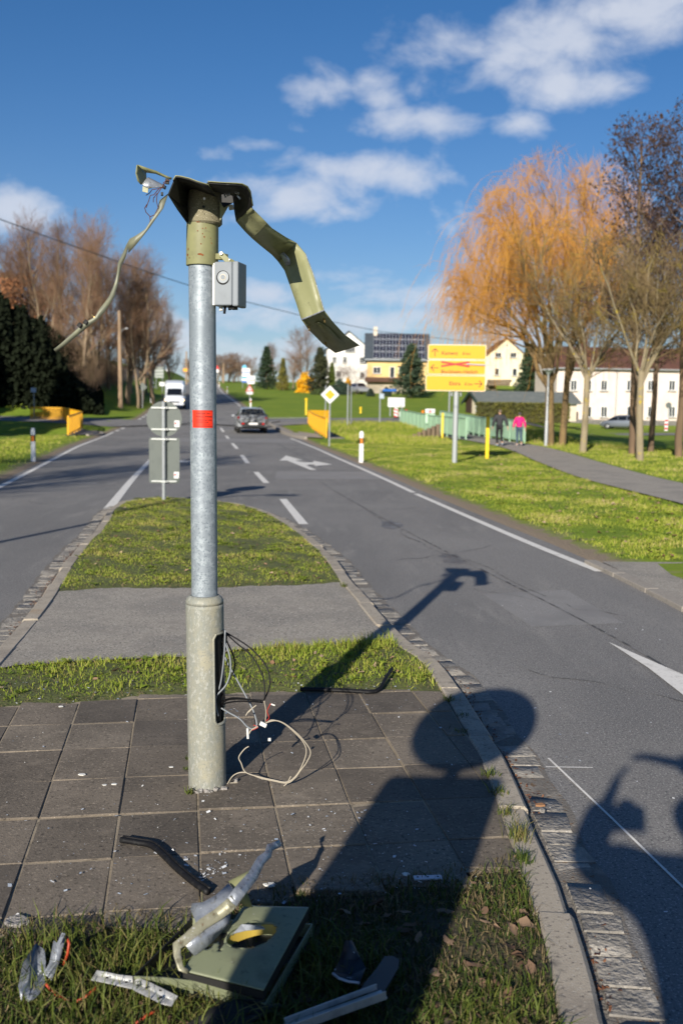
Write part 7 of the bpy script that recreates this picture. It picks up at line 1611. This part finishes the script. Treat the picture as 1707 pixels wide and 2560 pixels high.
def person(label, loc, rz, H_, cols, pose, hair='short', female=False, bulk=1.0):
    r_ = thing('person', label, 'person', (0, 0, 0)); k = H_ / 1.75; jm, tm, shm, hm = cols
    sw = .17 if female else .195
    pel = (0, 0, .95 * k); ch_ = (0, .015, 1.28 * k); nk = (0, .01, 1.49 * k); hd0 = (0, .02, 1.56 * k); hd1 = (0, .035, 1.64 * k); hd2 = (0, .02, 1.70 * k)
    la, ra, ll, rl = pose
    J = [(*pel, .12 * k, .10 * k), (0, .01, 1.12 * k, .11 * k, .085 * k), (*ch_, .13 * k, .09 * k), (*nk, .05 * k, .05 * k), (0, .012, 1.535 * k, .05 * k, .055 * k), (*hd0, .066 * k, .082 * k), (*hd1, .072 * k, .09 * k), (*hd2, .05 * k, .065 * k), (0, .112 * k, 1.60 * k, .014 * k)]
    E_ = [(0, 1), (1, 2), (2, 3), (3, 4), (4, 5), (5, 6), (6, 7), (5, 8)]
    arms, legs = [], []
    for s_, (sh, el_, wr_) in ((-1, la), (1, ra)):
        i = len(J); J += [(s_ * sw * k, .0, 1.40 * k, .055 * k), (*[q * k for q in el_], .042 * k), (*[q * k for q in wr_], .028 * k)]; E_ += [(2, i), (i, i + 1), (i + 1, i + 2)]
        arms.append([J[i], J[i + 1], J[i + 2]]); d = np.array(J[i + 2][:3]) - np.array(J[i + 1][:3]); hand(J, E_, i + 2, d, -s_ , k, .35, np.array([s_ * 1.0, .2, .1]))
    for s_, (kn, an, toe) in ((-1, ll), (1, rl)):
        i = len(J); J += [(s_ * .09 * k, 0, .90 * k, .085 * k), (*[q * k for q in kn], .058 * k), (*[q * k for q in an], .04 * k), (*[q * k for q in toe], .035 * k, .03 * k)]; E_ += [(0, i), (i, i + 1), (i + 1, i + 2), (i + 2, i + 3)]; legs.append(J[i:i + 4])
    skin_mesh('body', J, E_, m_skin, r_)
    q = 1.14
    T = [(*pel[:2], .92 * k, .165 * k, .125 * k), (0, .01, 1.12 * k, .155 * k, .115 * k), (0, .012, 1.30 * k, .17 * k, .115 * k), (0, .01, 1.44 * k, .09 * k, .08 * k)]; TE = [(0, 1), (1, 2), (2, 3)]
    if female: T[0] = (0, 0, .86 * k, .185 * k, .14 * k)
    else: T[0] = (0, 0, .87 * k, .165 * k, .125 * k)
    for a in arms: i = len(T); T += [(*a[0][:3], .082 * k * bulk), (*a[1][:3], .062 * k * bulk), (*(np.array(a[1][:3]) * .12 + np.array(a[2][:3]) * .88), .046 * k * bulk)]; TE += [(2, i), (i, i + 1), (i + 1, i + 2)]
    T = [(q_[0], q_[1], q_[2], q_[3] * (1.08 if bulk > 1 else 1.03), (q_[4] if len(q_) > 4 else q_[3]) * 1.06) for q_ in T]; skin_mesh('jacket', T, TE, jm, r_)
    T = [(0, 0, .93 * k, .15 * k, .115 * k)]; TE = []
    for a in legs: i = len(T); T += [(*a[0][:3], .10 * k), (*a[1][:3], .072 * k), (*a[2][:2], a[2][2] + .02, .056 * k)]; TE += [(0, i), (i, i + 1), (i + 1, i + 2)]
    skin_mesh('trousers', T, TE, tm, r_)
    for a in legs:
        an, toe = np.array(a[2][:3]), np.array(a[3][:3]); h_ = an + (an - toe) * .35; T = [(*(h_ * [1, 1, 0] + [0, 0, max(an[2] - .05, .045)]), .042 * k), (*((an + toe) / 2 * [1, 1, 0] + [0, 0, (an[2] + toe[2]) / 2 - .012]), .046 * k, .04 * k), (*toe, .040 * k, .032 * k)]; skin_mesh('shoe', T, [(0, 1), (1, 2)], shm, r_)
    if hair == 'short': T = [(0, -.03, 1.585 * k, .078 * k, .085 * k), (0, -.026, 1.655 * k, .088 * k, .102 * k), (0, -.004, 1.715 * k, .07 * k, .082 * k)]
    else: T = [(0, -.035, 1.55 * k, .088 * k, .088 * k), (0, -.03, 1.63 * k, .105 * k, .115 * k), (0, -.01, 1.715 * k, .088 * k, .095 * k)]
    skin_mesh('hair', T, [(0, 1), (1, 2)], hm, r_)
    r_.location = loc; r_.rotation_euler = (0, 0, rz); return r_
p = G(1247, 1119); zz = ZPath(p[0], p[1]) + .08
person('man in black jacket and black trousers walking away on the path', (p[0], p[1], zz), R(4), 1.66, (mat('black_jacket', (.028, .029, .034), .7), mat('black_trousers', (.014, .014, .016), .85), mat('pale_blue_shoes', (.30, .42, .48), .6), mat('grey_hair', (.17, .13, .10), .9)),
       ((None, (-.30, -.05, 1.12), (-.33, .02, .88)), (None, (.31, -.08, 1.14), (.36, -.12, .90)), ((-.10, .06, .50), (-.10, -.02, .08), (-.11, .13, .035)), ((.09, -.02, .50), (.09, -.28, .18), (.10, -.20, .06))), bulk=1.25)
p = G(1296, 1119); zz = ZPath(p[0], p[1]) + .08
person('woman in bright pink jacket and blue jeans walking away beside the man', (p[0], p[1], zz), R(2), 1.56, (mat('pink_jacket', (.72, .006, .16), .7), mat('blue_jeans', (.045, .075, .115), .85), mat('pale_shoes', (.5, .42, .38), .6), mat('dark_grey_hair', (.06, .055, .055), .9)),
       ((None, (-.27, -.04, 1.14), (-.30, .0, .90)), (None, (.27, -.06, 1.14), (.31, -.02, .90)), ((-.09, .03, .50), (-.09, .0, .08), (-.09, .15, .035)), ((.09, -.04, .50), (.08, -.26, .17), (.09, -.19, .05))), hair='full', female=True)
# the photographer stands behind the lens; only the shadow reaches the picture
r_ = person('photographer in dark clothes holding the camera up, present in the picture only as a shadow', (.25, -.26, .08), R(0), 1.86, (mat('black_jacket', (.028, .029, .034), .7), mat('black_trousers', (.014, .014, .016), .85), mat('black_paint', (.012, .012, .012), .5), mat('dark_grey_hair', (.06, .055, .055), .9)),
       ((None, (-.40, .10, 1.44), (-.30, .16, 1.66)), (None, (.34, .12, 1.76), (-.06, .15, 1.84)), ((-.13, .02, .50), (-.14, .0, .08), (-.15, .18, .035)), ((.12, .02, .50), (.14, .0, .08), (.15, .18, .035))), hair='full', bulk=1.35)
pcm = thing('photo_camera', 'black photo camera held up by the photographer, out of the picture', 'camera', (0, -.1, 1.75)); mb = MB(); mb.box((.0, -.115, 1.745), (.15, .07, .10)); mb.box((0, -.115, 1.805), (.06, .06, .04)); mb.build('camera_body', m_blk, pcm, bevel=.008)
mb = MB(); mb.tube([(0, -.085, 1.75), (0, -.045, 1.75)], .036, 24); mb.build('lens', m_blk, pcm)
# ------------------------------------------------------------------ grass, leaf litter, chips
def vnoise(x, y, s_, seed=0):
    r_ = np.random.default_rng(seed); o = 0
    for k_ in range(5):
        a = r_.uniform(0, 6.28, 3); f_ = s_ * r_.uniform(.6, 1.7); th = r_.uniform(0, 3.14); o = o + np.sin((x * math.cos(th) + y * math.sin(th)) * f_ + a[0]) * np.sin((y * math.cos(th) - x * math.sin(th)) * f_ * .8 + a[1])
    return o / 2.5
def blades(name, label, P, z, h, w, m, seed, lean=.5, kind='stuff', hn=.4):
    rng = np.random.default_rng(seed); n = len(P); nz = vnoise(P[:, 0], P[:, 1], 2.2, seed) + .6 * vnoise(P[:, 0], P[:, 1], 7, seed + 1)
    H_ = np.maximum((h[0] + (h[1] - h[0]) * rng.random(n) ** 1.6) * (1 + hn * nz), h[0] * .5); a = rng.random(n) * 6.28; b = rng.random(n) * 6.28
    d = np.c_[np.cos(a), np.sin(a), np.zeros(n)]; q = np.c_[np.cos(b), np.sin(b), np.zeros(n)]; ln = (lean * rng.random(n) * H_)[:, None]; W_ = (w * (.6 + .8 * rng.random(n)))[:, None]
    B = np.c_[P, np.broadcast_to(z, (n,)) - .004]; up = np.c_[np.zeros(n), np.zeros(n), H_]
    m1 = B + up * .55 + d * ln * .35; t = B + up * (1 - .25 * (ln / H_[:, None]) ** 2) + d * ln
    V_ = np.stack([B - q * W_ / 2, B + q * W_ / 2, m1 - q * W_ * .42, m1 + q * W_ * .42, t], 1).reshape(-1, 3); i0 = np.arange(n)[:, None] * 5
    Fq = np.concatenate([i0 + np.array([0, 1, 3]), i0 + np.array([0, 3, 2]), i0 + np.array([2, 3, 4])], 0)
    rn = np.clip(.5 + .28 * nz + rng.normal(0, .2, n), 0, 1); o = np_mesh(name, V_, Fq, m, attrs={'rnd': np.repeat(rn, 5)}, smooth=False)
    return tag(o, label, 'grass', kind=kind)
m_gr = mat('lawn_blades', (.1, .17, .02), .75, attr=('rnd', (.085, .135, .012), (.165, .225, .02), (.26, .29, .04), (.34, .28, .10)), spec=.25)
m_grn = mat('shade_toned_blades', (.1, .17, .02), .7, attr=('rnd', (.018, .034, .005), (.042, .068, .008), (.092, .116, .016), (.16, .125, .05)), spec=.3)  # lens vignette and foreground shade put into the blade colours
m_grv = mat('verge_blades', (.1, .17, .02), .8, attr=('rnd', (.10, .15, .013), (.19, .245, .022), (.29, .31, .045), (.40, .33, .14)), spec=.2)
rng = np.random.default_rng(101)
def scatter(n, x0, x1, y0, y1, cond): 
    P = np.c_[rng.uniform(x0, x1, n), rng.uniform(y0, y1, n)]; return P[cond(P)]
INp = INN[::2]
ylx = lambda l, P: yl(l, P[:, 0])
def edge_fade(P, d, k_): return rng.random(len(P)) < np.clip(d / k_, .08, 1)
PA = scatter(150000, -4.2, 1.0, 8, 17.9, lambda P: inside(INp, P) & (P[:, 1] > ylx(path_top, P) + .02)); PA = PA[edge_fade(PA, PA[:, 1] - ylx(path_top, PA), .35)]
PA = PA[vnoise(PA[:, 0], PA[:, 1], 5, 9) + rng.normal(0, .5, len(PA)) > -1.1]
blades('island_lawn', 'short sunlit lawn on the pointed part of the traffic island', PA, ZI + .006, (.010, .036), .0055, m_gr, 1, 1.5)
PBb = scatter(48000, -3.2, 1.0, 5, 8, lambda P: inside(INp, P) & (P[:, 1] > ylx(tile_top, P) + .0) & (P[:, 1] < ylx(strip_top, P))); PBb = PBb[edge_fade(PBb, PBb[:, 1] - ylx(tile_top, PBb), .3)]
PBb = PBb[vnoise(PBb[:, 0], PBb[:, 1], 6, 19) + rng.normal(0, .5, len(PBb)) > -.6]
blades('grass_strip', 'green grass strip between the slabs and the asphalt crossing', PBb, ZI + .002, (.012, .05), .0048, m_gr, 2, 1.4, hn=.55)
tall = scatter(6000, -1.3, .55, 6.2, 7.5, lambda P: inside(INp, P) & (P[:, 1] > ylx(strip_top, P) - .28) & (P[:, 1] < ylx(strip_top, P) + .02)); blades('grass_fringe', 'taller grass fringe along the asphalt crossing', tall[tall[:, 0] > -.55], ZI, (.03, .10), .005, m_gr, 3, 1.0)
PC = scatter(52000, -1.9, .95, 2.0, 3.75, lambda P: inside(INp, P) & (P[:, 1] < ylx(tile_bot, P) - .0)); PC = PC[edge_fade(PC, ylx(tile_bot, PC) - PC[:, 1], .25)]
PC = PC[vnoise(PC[:, 0], PC[:, 1], 7, 29) + rng.normal(0, .6, len(PC)) > -.7]
blades('near_grass', 'long shade toned grass around the wreckage in the foreground', PC, ZI - .005, (.02, .105), .0042, m_grn, 4, 1.3, hn=.6)
dead = scatter(22000, -1.9, .95, 2.0, 3.7, lambda P: inside(INp, P) & (P[:, 1] < ylx(tile_bot, P) + .03)); m_hay = mat('withered_blades', (.2, .15, .07), .85, attr=('rnd', (.07, .052, .026), (.14, .105, .05), (.22, .17, .09))); blades('withered_grass', 'pale withered grass matted between the green foreground blades', dead, ZI - .004, (.012, .05), .004, m_hay, 14, 2.2)
hay2 = scatter(9000, -3.2, 1.0, 5, 8, lambda P: inside(INp, P) & (P[:, 1] > ylx(tile_top, P) - .03) & (P[:, 1] < ylx(strip_top, P) + .03)); blades('withered_grass', 'withered matted stalks along the edges of the grass strip', hay2, ZI - .0, (.006, .03), .004, m_hay, 15, 2.5)
hay3 = scatter(26000, -4.2, 1.0, 8, 17.9, lambda P: inside(INp, P) & (P[:, 1] > ylx(path_top, P) - .05)); blades('withered_grass', 'withered stalks matted in the island lawn', hay3, ZI + .008, (.008, .03), .006, m_hay, 16, 2.2)
def zgrid(P): return HT(P[:, 0], P[:, 1]) + .04
pathL = np.array([(6.3, 11), (6.3, 16), (6.15, 20), (5.95, 25), (6.3, 32), (6.85, 40), (7.0, 46), (6.55, 53)])
def verge(P): return (P[:, 0] > XR(P[:, 1]) + .28) & (P[:, 0] < np.interp(P[:, 1], pathL[:, 1], pathL[:, 0])) & ~((P[:, 1] < 11.4) | ((P[:, 0] > 4.0) & (P[:, 1] < 12.2 + (P[:, 0] - 4) * .9)))
PD = scatter(380000, -1, 7, 11.2, 46, verge); PD = PD[rng.random(len(PD)) < np.clip(16 / PD[:, 1], .2, 1)]; PD = PD[edge_fade(PD, PD[:, 0] - XR(PD[:, 1]) - .25, .5)]; PD = PD[vnoise(PD[:, 0], PD[:, 1], 3, 39) + rng.normal(0, .5, len(PD)) > -.7]
blades('verge_grass', 'sunlit grass verge between the road and the footpath', PD, zgrid(PD), (.02, .07), .009, m_grv, 5, 1.3, hn=.5)
PE = scatter(60000, -15, -6, 18, 50, lambda P: (P[:, 0] < XL(P[:, 1]) - .3) & (P[:, 0] > XL(P[:, 1]) - 5)); PE = PE[edge_fade(PE, XL(PE[:, 1]) - PE[:, 0] - .3, 1.4)]
blades('left_verge_grass', 'grass verge along the left edge of the road', PE, zgrid(PE), (.03, .12), .013, m_grv, 6, .9, hn=.6)
PF = scatter(60000, 7.5, 15, 17, 52, lambda P: P[:, 0] > np.interp(P[:, 1], pathL[:, 1], pathL[:, 0]) + 2.25); blades('path_side_grass', 'grass between the footpath and the stream', PF, zgrid(PF), (.03, .10), .013, m_grv, 7, .9, hn=.6)
PG_ = scatter(60000, -2, 14, 46, 75, lambda P: (P[:, 0] > XR(P[:, 1]) + 2.2) & ((P[:, 0] < 5.6) | (P[:, 0] > 9.5))); blades('stream_bank_grass', 'rough grass on the stream bank around the footbridge', PG_, zgrid(PG_), (.05, .22), .02, m_grv, 8, .9, hn=.6)
def rosettes(P, z, s_, seed, label):
    rg = np.random.default_rng(seed); n = len(P); K = 8; a = (rg.random((n, 1)) + np.arange(K)[None] / K + rg.normal(0, .04, (n, K))) * 6.28; L_ = (s_ * (.5 + rg.random((n, 1))) * rg.uniform(.6, 1.1, (n, K)))[..., None]
    d = np.stack([np.cos(a), np.sin(a), rg.uniform(.15, .6, (n, K))], -1); q = np.stack([-np.sin(a), np.cos(a), np.zeros((n, K))], -1); B = np.repeat(np.c_[P, np.broadcast_to(z, (n,))][:, None], K, 1); m_ = B + d * L_ * .6; t = B + d * L_ * np.array([1, 1, .7]); W_ = L_ * .16
    V_ = np.stack([B, m_ - q * W_, t, m_ + q * W_], 2).reshape(-1, 3); o = np_mesh('weeds', V_, np.arange(n * K * 4).reshape(-1, 4), m_gr, attrs={'rnd': np.repeat(rg.random(n) * .6, K * 4)}); return tag(o, label, 'weeds', kind='stuff')
rosettes(PA[rng.integers(0, len(PA), 420)], ZI + .012, .05, 501, 'broad leaved weeds scattered in the island lawn')
rosettes(PBb[rng.integers(0, len(PBb), 130)], ZI + .004, .04, 502, 'broad leaved weeds in the grass strip')
PDn = PD[PD[:, 1] < 26]; rosettes(PDn[rng.integers(0, len(PDn), 700)], zgrid(PDn[rng.integers(0, len(PDn), 700)]) + .0, .07, 503, 'broad leaved weeds in the right grass verge')
# weeds along kerb and slab joints, tuft by tuft
def tuft(label, c, r, n, h, seed, w=.004):
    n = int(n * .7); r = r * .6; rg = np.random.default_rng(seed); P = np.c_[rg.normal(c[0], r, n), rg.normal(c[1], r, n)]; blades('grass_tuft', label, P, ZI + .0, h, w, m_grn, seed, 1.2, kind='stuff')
T_ = [((1124, 1752), .03, 60, (.02, .06), 'small dry tuft in the kerb joint beyond the round shadow'), ((1157, 1790), .025, 50, (.02, .05), 'grass tuft at the kerb inside the round shadow'), ((1150, 1830), .04, 70, (.01, .03), 'flat withered tuft inside the round shadow'), ((1222, 1940), .03, 70, (.02, .07), 'grass tuft at the kerb below the round shadow'), ((1245, 1985), .03, 70, (.02, .06), 'grass tuft in the kerb joint beside the rectangular shadow'), ((1268, 2035), .03, 60, (.02, .06), 'tuft in the kerb joint above the broken kerbstone'), ((1295, 2095), .035, 110, (.03, .08), 'green tuft beside the broken kerbstone end'), ((1305, 2150), .03, 110, (.03, .09), 'green tuft in the kerb joint above the near grass'), ((470, 1900), .012, 45, (.015, .045), 'small weed left of the mast foot'), ((468, 1925), .012, 40, (.015, .04), 'tiny weed at the left of the mast foot'), ((474, 1984), .016, 60, (.015, .04), 'weed in the slab joint below the mast foot'), ((860, 1466), .03, 60, (.02, .05), 'tuft at the kerb beside the asphalt crossing')]
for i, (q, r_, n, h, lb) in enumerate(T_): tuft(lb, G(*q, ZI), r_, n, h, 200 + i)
# leaves
def leaves(name, label, P, z, s_, cols, seed):
    rg = np.random.default_rng(seed); n = len(P); K = 9; C = np.c_[P, np.broadcast_to(z, (n,))]; a = rg.random(n) * 6.28; S = s_ * (.5 + rg.random(n)); asp = rg.uniform(.4, .75, n); cu = rg.normal(0, .28, (n, 2)); roll = rg.uniform(-.9, .9, n)
    pts = [C + np.c_[np.zeros(n), np.zeros(n), S * .04]]
    for k_ in range(K):
        th = 2 * np.pi * k_ / K + rg.normal(0, .15, n); r_ = S * .5 * rg.uniform(.55, 1.05, n); u = np.cos(th) * r_; v = np.sin(th) * r_ * asp
        zz = roll * np.abs(v) + cu[:, 0] * u + cu[:, 1] * v + rg.normal(0, .05, n) * S; pts.append(C + np.c_[np.cos(a) * u - np.sin(a) * v, np.sin(a) * u + np.cos(a) * v, np.maximum(zz, -.004) + S * .05])
    V_ = np.stack(pts, 1).reshape(-1, 3); i0 = np.arange(n)[:, None] * (K + 1); Fq = np.concatenate([i0 + np.array([0, k_ + 1, (k_ + 1) % K + 1]) for k_ in range(K)], 0)
    o = np_mesh(name, V_, Fq, cols, attrs={'rnd': np.repeat(rg.random(n), K + 1)}); return tag(o, label, 'leaves', kind='stuff')
m_leafd = mat('dark_fallen_leaf', (.12, .07, .04), .9, attr=('rnd', (.05, .03, .018), (.11, .062, .035), (.17, .10, .06), (.24, .16, .10)))
m_leaf = mat('fallen_leaf', (.3, .17, .09), .85, attr=('rnd', (.10, .055, .03), (.24, .135, .075), (.36, .235, .15), (.46, .34, .25)))
PL = scatter(2600, 1, 7, 11.4, 40, verge); PL = PL[rng.random(len(PL)) < .25 + .75 * sstep(PL[:, 0], 2.5, 5.5)]; PL = PL[rng.random(len(PL)) < np.clip(18 / PL[:, 1], .3, 1)]
leaves('fallen_leaves', 'pale brown fallen leaves strewn over the right grass verge', PL, zgrid(PL) + .03, .07, m_leaf, 301)
PL = PA[rng.integers(0, len(PA), 230)]; leaves('fallen_leaves', 'a few brown leaves on the island lawn', PL, ZI + .02, .05, m_leaf, 302)
PL = PBb[rng.integers(0, len(PBb), 90)]; leaves('fallen_leaves', 'brown leaves caught in the grass strip', PL, ZI + .012, .04, m_leaf, 303)
PL = PC[rng.integers(0, len(PC), 260)]; leaves('fallen_leaves', 'dead brown leaves in the foreground grass', PL, ZI + .012, .05, m_leafd, 304)
# withered reddish litter in the gutters
m_lit = mat('rotten_litter', (.10, .04, .02), .9, attr=('rnd', (.05, .025, .015), (.15, .055, .025), (.24, .12, .06)))
ij = [j for j in range(len(OUT)) if (2.3 < OUT[j, 1] < 8 and OUT[j, 0] > -1) or (6.5 < OUT[j, 1] < 13 and OUT[j, 0] < -1)]
jj = np.array(ij)[rng.integers(0, len(ij), 1800)]; PL = OUT[jj] + NO[jj] * np.abs(rng.normal(.02, .025, len(jj)))[:, None] + rng.normal(0, .03, (len(jj), 2)); PL = PL[vnoise(PL[:, 0], PL[:, 1] * 1.0, 4, 77) > .0]
leaves('gutter_litter', 'rusty leaf litter lying in the gutters along the kerb', PL, .014, .018, m_lit, 305)
# chips of paint and glass on the slabs
m_chip = mat('paint_chips', (.6, .6, .6), .4, attr=('rnd', (.30, .36, .44), (.62, .64, .66), (.75, .74, .70)))
PCh = np.vstack([np.c_[rng.normal(-.35, .55, 330), rng.normal(3.5, .35, 330)], np.c_[rng.uniform(-1.8, .6, 200), rng.uniform(3.3, 6.0, 200)], np.c_[rng.normal(-.45, .06, 60), rng.normal(3.42, .05, 60)], np.c_[rng.uniform(-2, .5, 150), ylx(tile_top, np.c_[rng.uniform(-2, .5, 150), np.zeros(150)]) + rng.normal(.02, .06, 150)]])
PCh = PCh[inside(INp, PCh) & (PCh[:, 1] > ylx(tile_bot, PCh) - .15)]; sz = .004 + .013 * rng.random(len(PCh)) ** 4
def chips(P, sz, z, name, label, seed):
    rg = np.random.default_rng(seed); n = len(P); a = rg.random(n) * 6.28; u = np.c_[np.cos(a), np.sin(a), rg.normal(0, .15, n)] * sz[:, None]; v = np.c_[-np.sin(a), np.cos(a), rg.normal(0, .15, n)] * sz[:, None] * rg.uniform(.3, .9, n)[:, None]
    V_, Fq = quads(np.c_[P, np.full(n, z)], u * .5, v * .5); o = np_mesh(name, V_, Fq, m_chip, attrs={'rnd': np.repeat(rg.random(n), 4)}); return tag(o, label, 'debris', kind='stuff')
chips(PCh, sz, ZI + .006, 'paint_chips', 'small white chips of paint and glass scattered over the slabs', 401)
PCr = np.c_[rng.uniform(.9, 3.2, 160), rng.uniform(3, 9, 160)]; chips(PCr, .006 + .012 * rng.random(160) ** 3, .012, 'road_grit', 'tiny pale grit on the right lane', 402)
# a few larger stones / shards, each its own thing
for (px, py, s_, lb, mm) in [(205, 1940, .035, 'pale flat shard on a slab left of the mast', m_whitep), (285, 1964, .026, 'pale flat chip between two slabs left of the mast', m_whitep), (262, 1966, .022, 'smaller pale chip beside another left of the mast', m_whitep), (428, 1921, .022, 'white chip on the slab just left of the mast', m_whitep), (675, 2218, .045, 'white paint shard right of the torn arm', m_whitep), (1014, 2190, .03, 'thin white shard beside the perforated strip', m_whitep), (152, 1769, .03, 'white sliver at the edge of the grass strip', m_whitep), (40, 2312, .085, 'pale scraped mortar smear on the slab at the left edge', m_mort), (1350, 2017, .05, 'brown leaf shaped shard in the gutter', mat('brown_shard', (.33, .17, .08), .8)), (1356, 2034, .025, 'pale pebble below the brown shard in the gutter', m_mort), (590, 1957, .022, 'small grey stone between the looped wire and the mast', m_mort)]:
    c = G(px, py, ZI if px < 1300 else .03); mb = MB(); n = 7; a0 = random.random() * 6; pts = [(c[0] + s_ * random.uniform(.35, .6) * math.cos(a0 + 6.283 * i / n), c[1] + s_ * .8 * random.uniform(.35, .6) * math.sin(a0 + 6.283 * i / n), c[2] + .004) for i in range(n)]
    mb.prism(pts, (0, 0, s_ * (.12 if 'stone' not in lb and 'pebble' not in lb else .6))); o = mb.build('shard', mm, bevel=.001); tag(o, lb, 'shard')
# ------------------------------------------------------------------ pieces that can be told apart become parts of their own
def split_loose(o, newname=None):
    me = o.data; bm = bmesh.new(); bm.from_mesh(me); bm.verts.ensure_lookup_table(); seen = set(); isl = []
    for v_ in bm.verts:
        if v_.index in seen: continue
        st = [v_]; cur = []; seen.add(v_.index)
        while st:
            q = st.pop(); cur.append(q.index)
            for e in q.link_edges:
                w_ = e.other_vert(q)
                if w_.index not in seen: seen.add(w_.index); st.append(w_)
        isl.append(cur)
    bm.free()
    if len(isl) < 2: return
    co = [tuple(v_.co) for v_ in me.vertices]; sm = me.polygons[0].use_smooth if len(me.polygons) else False
    own = {}
    for i, c in enumerate(isl):
        for q in c: own[q] = i
    fl = [[] for _ in isl]
    for p_ in me.polygons: fl[own[p_.vertices[0]]].append(tuple(p_.vertices))
    for c, fs_ in zip(isl, fl):
        mp = {q: k_ for k_, q in enumerate(c)}; m2 = bpy.data.meshes.new(o.name); m2.from_pydata([co[q] for q in c], [], [tuple(mp[q] for q in f_) for f_ in fs_])
        if sm: m2.polygons.foreach_set('use_smooth', [True] * len(m2.polygons))
        n_ = mesh_obj(newname or o.name.split('.')[0], m2, list(me.materials), o.parent)
        for md in o.modifiers:
            nm = n_.modifiers.new(md.name, md.type)
            for at in (('width', 'segments', 'limit_method', 'angle_limit') if md.type == 'BEVEL' else ('thickness', 'offset')): setattr(nm, at, getattr(md, at))
    bpy.data.objects.remove(o)
for o in list(COL.objects):
    b_ = o.name.split('.')[0]
    ren = {'black_cables': 'black_cable', 'grey_cables': 'grey_cable', 'white_wires': 'white_wire', 'thin_wires': 'thin_wire', 'rivets': 'rivet', 'mortar_ring': 'mortar_lump', 'clip_remains': 'clip_remain', 'sheath': 'sheath', 'connector': 'connector', 'terminal_block': 'terminal_block', 'rubber_clip': 'rubber_clip', 'rivet_hole': 'rivet_hole', 'hole': 'hole', 'cable_stub': 'cable_stub', 'red_wire': 'red_wire', 'scraped_edge': 'scraped_edge', 'bolt': 'bolt', 'wall_none': 'x'}
    if b_ in ren and o.type == 'MESH' and not o.children: split_loose(o, ren[b_])
    elif b_ in ('rust_flecks',): o['kind'] = 'stuff'
